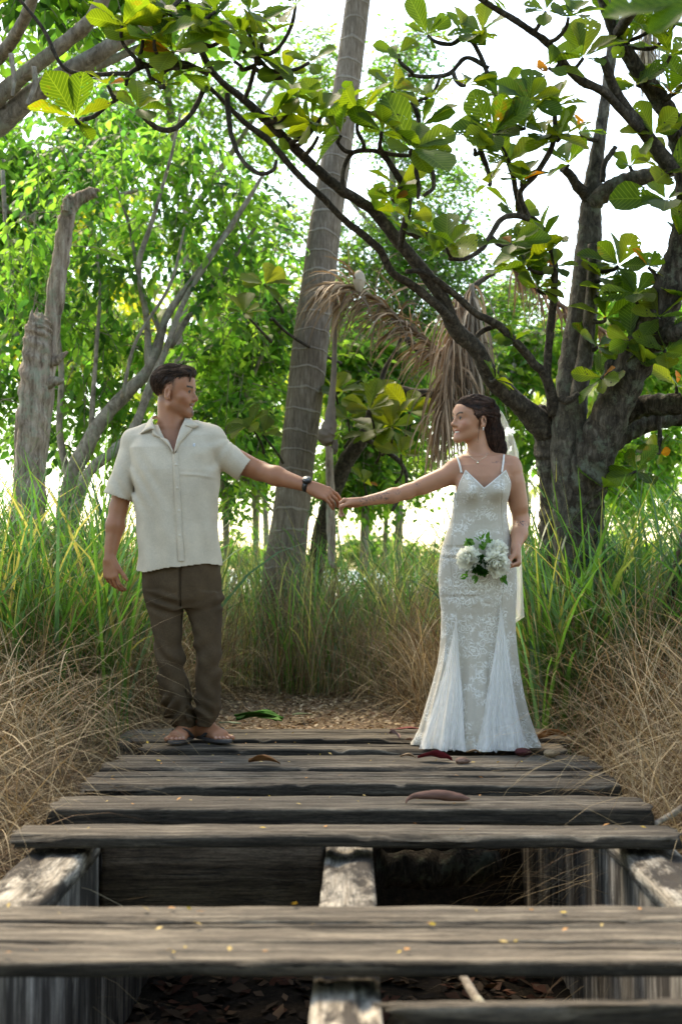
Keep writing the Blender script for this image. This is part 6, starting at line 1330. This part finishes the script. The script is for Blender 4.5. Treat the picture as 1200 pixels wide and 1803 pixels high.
hlf = .070 - np.clip(np.abs(q[:, 0]) - .02, 0, 1) * .45
cutf = (q[:, 1] > .030) & (q[:, 2] < hlf); cutf |= (q[:, 1] > .044) & (q[:, 2] < .02); earc = (np.hypot(q[:, 1] + .022, (q[:, 2] + .014) * .8) < .024) & (np.abs(q[:, 0]) > .055); cutf |= earc | ((q[:, 1] > -.026) & (q[:, 2] < -.012) & (np.abs(q[:, 0]) > .03)) | ((q[:, 1] > -.042) & (q[:, 2] < -.045))
tl = np.clip((q[:, 1] - .012) / .032, 0, 1); cutf |= (q[:, 1] > .012) & (q[:, 2] < -.004 + tl * .034)
V, Fq, u = cull(V, Fq, ~cutf); hr = MB().add(V, [Fq]); HV = V; HF = Fq
g = np.random.default_rng(15); n = 700; K_ = 16; t = np.linspace(0, 1, K_)
th_ = g.uniform(-1.3, 1.3, n); h0 = g.uniform(-.3, 1.0, n)
s0 = np.stack([.082 * np.sin(th_ * 1.1), .045 + .02 * np.cos(th_) - .02 * np.abs(th_), .098 - .055 * np.abs(th_) ** 1.5], 1)
s1 = np.stack([.075 * np.sin(th_) * .9, -.09 + 0 * th_, .060 - .05 * np.abs(th_)], 1); s2 = np.stack([.05 * th_ / 1.3, -.135 + 0 * th_, -.05 + g.normal(0, .02, n)], 1)
def tow(a): return a * sW @ RW.T + HW
e2 = np.stack([g.normal(0, .026, n), g.normal(0, .018, n), g.normal(0, .012, n)], 1) + w_(876, 797, .03)
A_ = np.stack([tow(s0), tow((s0 + s1) / 2 + np.array((0, 0, .018))), tow(s1), tow(s2), e2], 1); pts = np.array([spline(A_[i], K_) for i in range(n)])
qq = (pts - HW) @ RW / sW; cen = np.array((0, -.024, .036)); dq = (qq - cen) / np.array((.0855, .108, .0845)); nn = np.linalg.norm(dq, axis=2, keepdims=True); upm = (qq[..., 2:] > -.02) ; qq = np.where(upm & (nn < 1.0), cen + dq / nn * 1.004 * np.array((.0855, .108, .0845)), qq); pts = qq * sW @ RW.T + HW
Vs, fs, cs = strands('', None, None, pts, .0010, g.uniform(.5, 3.6, (n, 1)) ** 1.2 * np.ones(3)); hr.add(Vs, fs, cs)
def flow_w(p):
    q = (p - HW) @ RW / sW; t_ = np.array((0, -.12, .0)) - q; t_[2] *= .5; t_ = t_ / np.linalg.norm(t_); low = np.clip((.02 - q[2]) / .05, 0, 1) * (q[1] < -.02); low = max(low, np.clip((-.075 - q[1]) / .02, 0, 1)); return (RW @ t_) * (1 - low) + np.array((.06, .0, -1.)) * low
Vs, fs, cs = surf_strands(HV, HF, flow_w, 2300, 18, .0065, .0008, 3.6, .004, .5, 5); hr.add(Vs, fs, cs)
for k_ in range(2):
    a = Lw(-.072 + .0, -.010, -.005); b_ = np.array([Lw(-.073, -.004 + .003 * k_, .0), Lw(-.074, -.002 + .003 * k_, -.04), Lw(-.066, -.006 + .002 * k_, -.085), Lw(-.060 - .002 * k_, -.004, -.12)]); Vt, ft, _ = tube(b_, [.0007, .0006, .0005, .0003], 4, 18); hr.add(Vt, ft)
hr.build('hair', M['hair_w'], bride)
# earring and necklace
for sx in (-1, 1):
    c = Lw(sx * .083, -.020, -.046); mb = MB(); Vb, fb = ellipsoid(c, (.0045,) * 3, 14, 10); mb.add(Vb, fb); Vb, fb = ellipsoid(c + (0, -.001, -.009), (.0032,) * 3, 12, 8); mb.add(Vb, fb); mb.build('earring', simple('pearl', (.8, .77, .7), .2), bride)
def on_body(px, py, lift=.003, VV=None):
    VV = BV if VV is None else VV; t_ = w_(px, py); pr = VV[VV[:, 1] < .03]; d = np.hypot(pr[:, 0] - t_[0], pr[:, 2] - t_[2]); i = np.argsort(d)[:6]; return np.array((t_[0], pr[i, 1].min() - lift, t_[2]))
nk = spline(np.array([on_body(*q_) for q_ in [(822, 796), (826, 804), (832, 810), (838, 813), (844, 811), (852, 805), (858, 798)]]), 40); Vt, ft, _ = tube(nk, np.full(40, .0008), 5, 60); mb = MB().add(Vt, ft); Vb, fb = ellipsoid(on_body(838, 816.5, .005), (.0035, .002, .006), 12, 8); mb.add(Vb, fb); mb.build('necklace', M['gold'], bride)

# ---------------------------------------------------------------- gown
GT = [(806, 800, 900, .085, .0), (830, 797, 902, .100, .0), (850, 797, 900, .104, .0), (870, 797, 896, .102, -.0), (885, 797, 892, .096, 0), (905, 795, 891.5, .090, .0), (925, 790, 894, .092, 0), (945, 783, 898, .100, .0), (965, 777, 903, .110, .0), (985, 773, 907, .116, .005), (1010, 771, 909, .120, .005), (1040, 772, 909, .120, 0), (1075, 776, 907, .115, 0), (1110, 776, 907, .116, .0), (1140, 775, 909, .122, .0), (1170, 771, 912, .132, 0), (1200, 764, 916, .150, .0), (1230, 756, 921, .172, .0), (1260, 748, 928, .195, .0), (1285, 741, 936, .215, .0), (1300, 736, 943, .228, .0), (1309, 731, 948, .240, .0)]
gt = np.array(sorted(rowsW(GT))); NU, NV = 720, 520
th = np.linspace(0, 2 * np.pi, NU, endpoint=False)                     # 0 = image right, pi/2 = back, 3pi/2 = front
front = np.clip(-np.sin(th), 0, 1)
# top edge by angle: neckline V in front, straps at two points, low back
zt = np.full(NU, ZW(872)); cxs = w_(843, 860)[0]
hwf = .145; xs = cxs + hwf * np.cos(th)                                   # rough x on the front
topx = np.array([w_(q_, 860)[0] for q_ in (794, 799, 810, 826, 843, 861, 880, 893, 899)]); topz = np.array([ZW(q_) for q_ in (868, 851, 829, 845, 861, 845, 829, 850, 866)])
ztf = np.interp(xs, topx, topz); fr_ = np.clip((front - .02) / .2, 0, 1); zt = ztf * fr_ + ZW(885) * (1 - fr_) 
zb = 0.006; tt = np.linspace(0, 1, NV) ** .9; TH, TT = np.meshgrid(th, tt, indexing='xy')     # NV x NU
ZZ = zb + (zt[None] - zb) * TT; row = lambda i: np.interp(ZZ, gt[:, 0], gt[:, i])
cx, cy, hw, hd_ = row(1), row(2), row(3), row(4); ct, s_ = np.cos(TH), np.sin(TH); pw = 2 / 2.15
XX = hw * np.sign(ct) * np.abs(ct) ** pw; YY = hd_ * np.sign(s_) * np.abs(s_) ** pw
# bust
for bx in (822, 876):
    bc = w_(bx, 868); YY -= .044 * gauss(np.hypot(XX + cx - bc[0], (ZZ - bc[2]) * (1 + .25 * (ZZ < bc[2]))), .060) * np.clip(-s_ * 4, 0, 1)
YY += .010 * gauss(XX + cx - cxs, .018) * gauss(ZZ - ZW(872), .035) * (s_ < 0)
zg = ZW(1095); fl = np.clip((zg - ZZ) / zg, 0, 1)                      # 0 at the knee break, 1 at the hem
ph = TH * 1.0
pl_ = (np.sin(ph * 11 + 1.3 * np.sin(ph * 3 + 1)) * .75 + np.sin(ph * 23 + 2 * np.sin(ph * 5)) * .25 + np.sin(ph * 51 + 3 * vnoise(ph * 3, 2, fl * 3)) * .03)
# godets: tulle wedges starting at two points of the front
xf = XX + cx; gd = np.zeros_like(XX)
for (tx, ty, bl_, br_) in ((800, 1083, 742, 812), (876, 1063, 838, 910)):
    tp = w_(tx, ty); top_z = tp[2]; k_ = np.clip((top_z - ZZ) / top_z, 0, 1); a_ = tp[0] + (w_(bl_, 1300)[0] - tp[0]) * k_ ** 1.25; b_ = tp[0] + (w_(br_, 1300)[0] - tp[0]) * k_ ** .9
    ins_ = np.clip(np.minimum(xf - a_, b_ - xf) / .006, 0, 1) * (ZZ < top_z) * (s_ < .12); gd = np.maximum(gd, ins_)
amp = .002 + .030 * fl ** 1.2; YYf = amp * pl_ * (fl > 0) * (1 - .25 * gd); rad_ = np.hypot(XX, YY) + 1e-6
nxv, nyv = XX / rad_, YY / rad_; XX = XX + nxv * YYf * (.45 + .5 * np.abs(s_)); YY = YY + nyv * YYf - .018 * gd * fl * (s_ < 0)
tul = gd * .0008 * np.sin(xf * 330 + 2 * np.sin(ZZ * 9) + 3 * vnoise(xf * 8, ZZ * 2, 5)) * np.clip(fl * 4, 0, 1); YY -= tul
# puddled, crumpled hem
hm = np.clip((.085 - ZZ) / .085, 0, 1); crm = vnoise(XX * 26, YY * 26, ZZ * 26); XX += hm * (.014 * vnoise(TH * 9, ZZ * 20, 7) * 2) * nxv + hm * .010 * crm; YY += hm * (.020 * vnoise(TH * 11, ZZ * 16, 3) * 2) * nyv + hm * .012 * crm; ZZ = ZZ + hm * .014 * (vnoise(XX * 30, YY * 30, 6) + .1) * (TT > .003)
# creases at waist and hips
nmk = np.clip(.1 + 3.5 * vnoise(XX * 9, 2, ZZ * 11), 0, 1.2); cs_ = nmk * gauss(ZZ - ZW(975), .05) * .014 * vnoise(XX * 7 + ZZ * 5, 1, ZZ * 60) * (s_ < .3); cs2 = nmk * gauss(ZZ - ZW(1050), .06) * .012 * vnoise(XX * 7 - ZZ * 5, 5, ZZ * 60) * (s_ < .3); YY += cs_ + cs2; YY += .004 * vnoise(XX * 14, 3, ZZ * 9); YY += .006 * gauss(ZZ - ZW(983), .006) * gauss(xf - w_(790, 980)[0], .04)
# princess seams
for (a1, a2, a3) in ((807, 790, 800), (876, 884, 876)):
    sx_ = np.interp(ZZ, [ZW(1083), ZW(985), ZW(860)], [w_(a3, 1083)[0], w_(a2, 985)[0], w_(a1, 860)[0]]); YY += .003 * gauss(xf - sx_, .0025) * (s_ < 0) * (ZZ > ZW(1083))
GV = np.stack([XX + cx, YY + cy, ZZ], -1)
gcol = np.zeros((NV, NU, 3)); gcol[..., 0] = gd * (s_ < .12) + ((s_ >= .12) * np.clip(fl * 3, 0, 1)) * .8; gcol[..., 1] = np.clip(gauss(zt[None] - ZZ, .006), 0, 1); gcol[..., 2] = fl
def lace_mat():
    m = NT('ivory_lace'); at = m.attr(); sp = m.n('SeparateColor'); m.l(at, sp.inputs[0]); g = m.coord('Object')
    wr_ = m.n('TexNoise'); m.l(g, wr_.inputs[0]); wr_.inputs['Scale'].default_value = 16; wr_.inputs['Detail'].default_value = 2
    ad = m.n('VectorMath'); ad.operation = 'MULTIPLY_ADD'; m.l(wr_.outputs[1], ad.inputs[0]); ad.inputs[1].default_value = (.05, .05, .05); m.l(g, ad.inputs[2]); wv_ = ad.outputs[0]
    def edge(sc, wd):
        vo = m.n('TexVoronoi'); vo.feature = 'DISTANCE_TO_EDGE'; m.l(wv_, vo.inputs[0]); vo.inputs['Scale'].default_value = sc; return m.ramp(vo.outputs[0], [(0.0, 1.0), (wd * .6, .9), (wd, 0.0)])
    mo = m.ramp(m.noise(g, 13, 3, .6), [(.46, 0.0), (.54, 1.0)])                                         # where motifs lie
    vo = m.n('TexVoronoi'); m.l(wv_, vo.inputs[0]); vo.inputs['Scale'].default_value = 27; ring = m.math('PINGPONG', m.math('MULTIPLY', vo.outputs[0], 3.6), .5); petals = m.ramp(ring, [(.02, 1.0), (.13, .75), (.26, 0.0)])
    th_ = m.math('MAXIMUM', m.math('MULTIPLY', petals, mo), m.math('MULTIPLY', edge(46, .09), m.math('ADD', m.math('MULTIPLY', mo, .55), .03)))
    th_ = m.math('MAXIMUM', th_, m.math('MULTIPLY', edge(21, .04), .10)); th_ = m.math('MAXIMUM', th_, sp.outputs[1])
    base = (.47, .42, .34, 1); c = m.mix(th_, base, (.74, .72, .66, 1)); 
    tul_ = m.mix(m.ramp(m.noise(m.coord('Object', (1, 1, .08)), 60, 3), [(.3, 0.0), (.7, 1.0)]), (.66, .635, .57, 1), (.72, .70, .65, 1)); c = m.mix(sp.outputs[0], c, tul_)
    h = m.math('MULTIPLY', th_, m.math('SUBTRACT', 1.0, sp.outputs[0])); fine = m.noise(g, 300, 2)
    return m.out(m.principled(c, .7, m.bump(m.math('ADD', h, m.math('MULTIPLY', fine, .25)), .6, .003), Sheen_Weight=.15, Specular_IOR_Level=.25))
M['lace'] = lace_mat()
gown = make('gown', GV.reshape(-1, 3), [grid_faces(NV, NU, True)[:, ::-1]], M['lace'], bride, gcol.reshape(-1, 3))
# sheer tulle layer flaring over the godets and hem
mtu = NT('sheer_tulle'); tp_ = mtu.n('BsdfTransparent'); df = mtu.n('BsdfTranslucent'); df.inputs[0].default_value = (.87, .86, .83, 1); d2 = mtu.principled((.87, .86, .83), .8, None, Specular_IOR_Level=.1)
a1 = mtu.n('MixShader'); a1.inputs[0].default_value = .45; mtu.l(d2, a1.inputs[1]); mtu.l(df.outputs[0], a1.inputs[2]); a2 = mtu.n('MixShader'); fz = mtu.ramp(mtu.noise(mtu.coord('Object', (1, 1, .06)), 34, 3), [(.3, .40), (.7, .70)]); mtu.l(fz, a2.inputs[0]); mtu.l(tp_.outputs[0], a2.inputs[1]); mtu.l(a1.outputs[0], a2.inputs[2]); M['tulle'] = mtu.out(a2.outputs[0])
def wedge(tx, ty, bl_, br_, seed, ybase):
    nu, nv = 90, 160; u = np.linspace(-1, 1, nu)[None]; t = np.linspace(0, 1, nv)[:, None]; tp = w_(tx, ty); zz = tp[2] * (1 - t) + .012
    xa = tp[0] + (w_(bl_, 1305)[0] - tp[0]) * t ** 1.3; xb = tp[0] + (w_(br_, 1305)[0] - tp[0]) * t ** 1.05; x = (xa + xb) / 2 + (xb - xa) / 2 * u + .012 * t * vnoise(u * 3, t * 5, seed)
    hdz = np.interp(zz, gt[:, 0], gt[:, 4]) * np.ones_like(u); hwz = np.interp(zz, gt[:, 0], gt[:, 3]); cxz = np.interp(zz, gt[:, 0], gt[:, 1]); y = -hdz * np.clip(1 - np.abs((x - cxz) / (hwz * 1.12)) ** 2.2, 0.001, 1) ** .5 - .012 - .028 * t - (.003 + .008 * t) * np.sin(u * 15 + 5 * vnoise(u * 2, t * 2, seed)) - .02 * t ** 6 * vnoise(u * 9, t * 9, seed + 1); zz = zz + (.02 * t ** 5) * vnoise(u * 8, t * 4, seed + 4) - 0 * u
    Vv = np.stack(np.broadcast_arrays(x, y, np.maximum(zz, .004)), -1).reshape(-1, 3); return make('tulle_panel', Vv, [grid_faces(nv, nu)], M['tulle'], gown)
wedge(800, 1083, 733, 812, 3, 0); wedge(876, 1063, 828, 912, 9, 0)
for (x1, y1, x2, y2) in ((810, 832, 804, 806), (880, 832, 886, 803)):
    pl = [on_body(x1, y1 + 2, .006), on_body((x1 * 2 + x2) / 3, (y1 * 2 + y2) / 3, .006), on_body((x1 + 2 * x2) / 3, (y1 + 2 * y2) / 3, .005), w_(x2, y2, .0), w_(x2 + .5, y2 + 3, .06)]; pl[3] = np.array((pl[3][0], pl[2][1] * .3, pl[3][2] + .002))
    Vt, ft, _ = tube(pl, [.0048] * 5, 8, 24); MB().add(Vt, ft, (0, 1, 0)).build('strap', M['lace'], gown)
# ---------------------------------------------------------------- veil
nu, nv = 90, 220; u = np.linspace(0, 1, nu)[None]; t = np.linspace(0, 1, nv)[:, None]
yr = spline(np.array([(862, 0, 712, .045), (872, 0, 740, .09), (882, 0, 775, .11), (890, 0, 820, .12), (893, 0, 880, .13), (895, 0, 950, .16), (897, 0, 1020, .17), (897, 0, 1075, .17), (896, 0, 1100, .17)], float), nv)
rg = np.interp(t[:, 0], [0, .06, .18, .30, .5, .7, .85, .93, 1], [874, 888, 904, 918, 922, 927, 930, 931, 914]); lf = np.interp(t[:, 0], [0, .06, .18, .3, .5, 1], [856, 862, 868, 850, 830, 835]); zz = yr[:, 2]
VX = np.zeros((nv, nu, 3))
for i in range(nv):
    a = w_(lf[i], zz[i]); b_ = w_(rg[i], zz[i] + (28 * (1 - 0) * max(0, (t[i, 0] - .85) / .15)) * 0)
    uu = u[0]; VX[i, :, 0] = a[0] + (b_[0] - a[0]) * uu; VX[i, :, 2] = a[2]; VX[i, :, 1] = yr[i, 3] + (.004 + .022 * t[i, 0]) * np.sin(uu * 26 + 3 * t[i, 0] + 2 * vnoise(uu * 3, t[i, 0] * 2, 3)) - .03 * (1 - uu) * t[i, 0] + (.012 * uu * t[i, 0])
VX[..., 2] -= (np.clip(t - .9, 0, 1) * .5) * (1 - u) * .6
make('veil', VX.reshape(-1, 3), [grid_faces(nv, nu)], M['tulle'], bride)

# ================================================================ BOUQUET (held, its own thing)
bc = P(858, 985, YW - .135); BQ = empty('bouquet', bc, 'bouquet of white chrysanthemums and green filler held at the bride\'s hip', 'bouquet')
hn = WO + WR2 + np.array((-.03, -.03, -.055))
V, f, uv = tube([bc + (.0, .0, 0), (bc + hn) / 2 + (0, 0, -.004), hn, hn + (.045, .02, .012)], [.016, .014, .012, .012], 12, 24, .1, 3); MB().add(V, f, (.07, .13, .03)).build('stems', M['leaf'], BQ, origin=bc)
def mum(c, axis, r, npet, colr, seed, name='flower', shaggy=0.0, w=.16):
    g = np.random.default_rng(seed); ax = norm(np.array(axis, float)); n = int(npet * 1.1); w = w * 2.1; ph = np.maximum(np.arccos(1 - (np.arange(n) + .5) / n * 1.25), .35); az = np.arange(n) * 2.39996
    s = norm(np.cross(ax, (.1, .2, 1.))); q = np.cross(s, ax); fw = np.cos(ph)[:, None] * ax + np.sin(ph)[:, None] * (np.cos(az)[:, None] * s + np.sin(az)[:, None] * q) + g.normal(0, .06 + shaggy, (n, 3))
    k = 5; y_ = np.linspace(0, 1, k); wd = w * np.array([.35, .6, .85, 1, .45]); TVp = np.zeros((k, 3, 3)); TVp[..., 0] = wd[:, None] * np.array([-.5, 0, .5]); TVp[..., 1] = y_[:, None]; TVp[..., 2] = (.10 * np.abs(np.array([-1, 0, 1])) * wd[:, None] * 3) + .55 * y_[:, None] ** 2.2
    colp = np.array(colr) * g.uniform(.85, 1.1, (n, 1)); pos = np.tile(c, (n, 1)) + fw * r * .15; sz = r * .85 * g.uniform(.88, 1.08, n)
    V, f, cc, _ = stamp(TVp.reshape(-1, 3), grid_faces(k, 3), np.zeros((0, 3), int), pos, fw, ax + g.normal(0, .1, (n, 3)), sz[:, None] * np.ones(3), colp)
    kk = np.tile(np.repeat(np.linspace(.0, 1, k), 3), n)[:, None]; kk = np.clip(kk * 2.2, 0, 1); cc = cc * kk + np.array((.78, .76, .42)) * (1 - kk) * (cc.max() / .8)
    return MB().add(V, f, cc).build(name, M['petal'], BQ, origin=bc)
mpt = NT('petals'); pd = mpt.principled(mpt.attr(), .5, None, Specular_IOR_Level=.3); ptr = mpt.n('BsdfTranslucent'); mpt.l(mpt.attr(), ptr.inputs[0]); pmx = mpt.n('MixShader'); pmx.inputs[0].default_value = .5; mpt.l(pd, pmx.inputs[1]); mpt.l(ptr.outputs[0], pmx.inputs[2]); M['petal'] = mpt.out(pmx.outputs[0])
pp = lambda px, py, dy=0: P(px, py, YW - .135 + dy)
mum(pp(826, 984, -.02), (-.35, -.9, .15), .055, 190, (.97, .96, .86), 1); mum(pp(871, 991, -.02), (.1, -.95, -.1), .064, 240, (.97, .96, .86), 2, 'flower', .03, .15)
mum(pp(874, 971, .0), (.1, -.8, .5), .050, 150, (.97, .96, .86), 3, 'flower', .03, .15)
for i, (px, py, r) in enumerate([(846, 985, .024), (838, 1001, .026), (849, 1006, .026), (855, 996, .022)]): mum(pp(px, py, -.035), (0, -1, .1), r, 110, (.035, .14, .015), 10 + i, 'green_pompon', .05, .2)
g = np.random.default_rng(6); n = 46; cpos = np.array([pp(*q_) for q_ in [(833, 955, -.01), (848, 952, .0), (856, 958, -.01), (820, 1010, -.02), (836, 1016, -.02), (884, 1015, -.01), (848, 965, -.02), (828, 960, 0)]]); ci = g.integers(0, 8, n); dr_ = np.array([(-.6, -.2, .6), (0, -.3, 1), (.3, -.3, .9), (-.9, -.3, -.5), (-.2, -.3, -1), (.2, -.2, -1), (0, -.5, .8), (-.8, -.3, .5)])[ci] + g.normal(0, .45, (n, 3))
V, f, c, _ = stamp(OV, OVQ, OVT, cpos[ci] + g.normal(0, .008, (n, 3)), dr_, np.array((0, -1, .2)) + g.normal(0, .4, (n, 3)), g.uniform(.018, .040, n)[:, None] * np.ones(3), np.array([(.03, .09, .02), (.10, .17, .07), (.05, .13, .02)])[g.integers(0, 3, n)]); MB().add(V, f, c).build('foliage', M['leaf'], BQ, origin=bc)
# ================================================================ FALLEN LEAVES, NUTS AND THE GREEN LEAF PILE
def fallen(px, py, Y, size, yaw, label, col, curl=.6, seed=1, tilt=.1, wide=1.0, name='fallen_leaf', cat='leaf', lift=.012, roll=0.0):
    """one leaf, curled like dry leather, with thickness"""
    nu, nv = 13, 17; u = np.linspace(-1, 1, nu)[None]; t = np.linspace(0, 1, nv)[:, None]; w = .30 * wide * np.sin(np.clip(t * 1.05, 0, 1) * np.pi * .93 + .1) ** .8 * (.7 + .5 * t)
    x = w * u * np.cos(curl * .8); z = .55 * curl * w * np.abs(u) ** 1.6 + .06 * curl * np.sin(t * np.pi * 1.3) + .05 * vnoise(u * 3, t * 3, seed) * (1 + curl); y = t - .5 + .03 * vnoise(u * 2, t * 3, seed + 4); x = x + .06 * curl * vnoise(t * 2.5, seed, 1)
    V = np.stack(np.broadcast_arrays(x, y, z), -1).reshape(-1, 3) * size; Rm = np.array(Matrix.Rotation(yaw, 3, 'Z') @ Matrix.Rotation(tilt, 3, 'X') @ Matrix.Rotation(roll, 3, 'Y')); V = V @ Rm.T; V[:, 2] -= V[:, 2].min()
    c = np.array(col) * (1 + .5 * vnoise(V[:, 0] / size * 6, V[:, 1] / size * 6, seed))[:, None]; uv = np.stack(np.broadcast_arrays(u * w / .3, t), -1).reshape(-1, 2)
    o = make(name, V, [grid_faces(nv, nu)], M['litter'], None, c, uv); p = P(px, py, Y); o.location = (p[0], p[1], lift if cat != 'x' else p[2]); md = o.modifiers.new('s', 'SOLIDIFY'); md.thickness = .0012
    return tag(o, label, cat)
D = lambda py: Yat(py, 0)
fallen(765, 1332, D(1343), .15, R(78), 'dark red curled leaf on the plank in front of the gown', (.13, .014, .018), .85, 2, .08, 1.1, roll=.3)
fallen(465, 1350, D(1350), .135, R(80), 'crumpled tan brown leaf on the plank left of centre', (.22, .10, .04), .9, 3, .1, 1.1)
fallen(968, 1306, D(1307), .17, R(-70), 'orange brown curled leaf touching the right side of the gown hem', (.28, .12, .04), .9, 4, .1, .8, roll=-.5)
fallen(694, 1301, D(1302), .09, R(30), 'pinkish grey folded leaf standing on edge left of the gown', (.26, .16, .14), 1.0, 5, .2, 1.2, roll=.6)
fallen(716, 1291, D(1290), .17, R(85), 'flat dull red leaf at the far deck edge left of the gown', (.20, .05, .045), .3, 6, .0, .8)
fallen(722, 1308, D(1309), .055, R(60), 'small pale brown scrap beside the hem\'s left corner', (.30, .19, .13), .8, 7, .1, 1.0, roll=.5)
fallen(718, 1338, D(1339), .07, R(80), 'small tan curled scrap left of the dark red leaf', (.32, .21, .12), .9, 8, .1, .9)
fallen(833, 1330, D(1331), .065, R(95), 'small curled tan scrap between the two nuts', (.30, .20, .12), 1.0, 10, .1, .8)
fallen(532, 1272, 8.15, .12, R(110), 'pale green leaf lying on the path right of the green pile', (.22, .27, .14), .25, 12, .05, .7, lift=.0)
fallen(405, 1277, 7.7, .12, R(85), 'pale grey green leaf on the path edge beside the sandals', (.30, .34, .22), .3, 13, .05, .6, lift=.0)
# long curled seed pod
def pod():
    p = P(768, 1402, D(1416)); V, f, uv = tube([(-.088, -.03, .006), (-.080, -.012, .022), (-.055, .0, .034), (.0, .004, .038), (.05, .0, .030), (.082, .0, .020), (.086, 0, .016)], [.002, .006, .015, .0235, .021, .012, .008], 18, 46, .05, 4)
    c = np.array((.16, .085, .065)) * (1 + .7 * vnoise(V[:, 0] * 30, V[:, 1] * 90, V[:, 2] * 90))[:, None]; o = MB().add(V, f, c).build('seed_pod', M['litter']); o.location = (p[0], p[1], .004); o.scale = (1.25, 1, .75); tag(o, 'long curled brown seed pod with a thin tail on a plank', 'seed pod')
pod()
def nut(px, py, r, label, col, seed):
    Y = D(py + 5); V, f = ellipsoid((0, 0, 0), (1, .72, .55), 24, 16); V = V * (1 + .12 * vnoise(V[:, 0] * 2, V[:, 1] * 2 + seed, V[:, 2] * 2))[:, None]; V[:, 0] *= 1 + .18 * np.sign(V[:, 0]) * np.abs(V[:, 0]) ** 3
    ridge = gauss(V[:, 2], .12) * .08; V[:, :2] *= 1 + ridge[:, None]; c = np.array(col) * .75 * (1 + .9 * vnoise(V[:, 0] * 3, V[:, 1] * 9, V[:, 2] * 9) + .8 * vnoise(V[:, 0] * 12, V[:, 1] * 12, V[:, 2] * 12))[:, None]; o = MB().add(V * r, f, c).build('nut', M['litter']); p = P(px, py, Y); o.location = (p[0], p[1], r * .5); tag(o, label, 'nut')
nut(812, 1341, .030, 'round pinkish brown nut below the middle of the gown hem', (.26, .16, .12), 1)
nut(918, 1326, .036, 'dark reddish nut right of centre behind the pale one', (.10, .03, .03), 2)
nut(968, 1328, .034, 'pale tan nut near the right end of the plank', (.42, .30, .18), 3)
# pile of fresh green broad leaves: three leaves lying together, each its own
for i, (px, py, Y, s, yaw, lab, c, cu, wd) in enumerate([(456, 1283, 7.62, .26, 82, 'large glossy green leaf lying folded at the far deck edge', (.035, .13, .012), .55, 1.0), (452, 1281, 7.70, .22, 95, 'green leaf arched underneath the glossy folded one', (.02, .09, .01), 1.0, .8), (475, 1283, 7.56, .15, 60, 'paler green leaf overlapping the right end of the green pile', (.10, .20, .04), .3, 1.0)]):
    fallen(px, py, Y, s, R(yaw), lab, c, cu, 30 + i, .06, wd, 'green_leaf', lift=.012 + .02 * (i != 1))
chips('yellow_petals', 120, (-1.0, 1.0), (3.0, 7.4), 'tiny yellow petals scattered over the planks', .012, .026, [(.55, .38, .06), (.50, .36, .14), (.45, .22, .08)], seed=40)
o = bpy.data.objects['yellow_petals']; me = o.data; n = len(me.vertices); co = np.zeros(n * 3, np.float32); me.vertices.foreach_get('co', co); co = co.reshape(-1, 3)
g = np.random.default_rng(4); bands = [(Yat(f_), Yat(b_)) for b_, f_ in ((1293, 1299), (1310, 1316), (1331, 1337), (1343, 1349), (1369, 1377), (1404, 1421), (1455, 1468), (1599, 1618), (1628, 1652), (1663, 1687))]
for i in range(0, n, 4):
    a, b_ = bands[g.integers(0, len(bands))]; c = co[i:i + 4].mean(0); yy_ = g.uniform(a, b_); co[i:i + 4] += np.array((0, yy_ - c[1], .008 - co[i:i + 4][:, 2].min()))
me.vertices.foreach_set('co', co.ravel()); me.update()
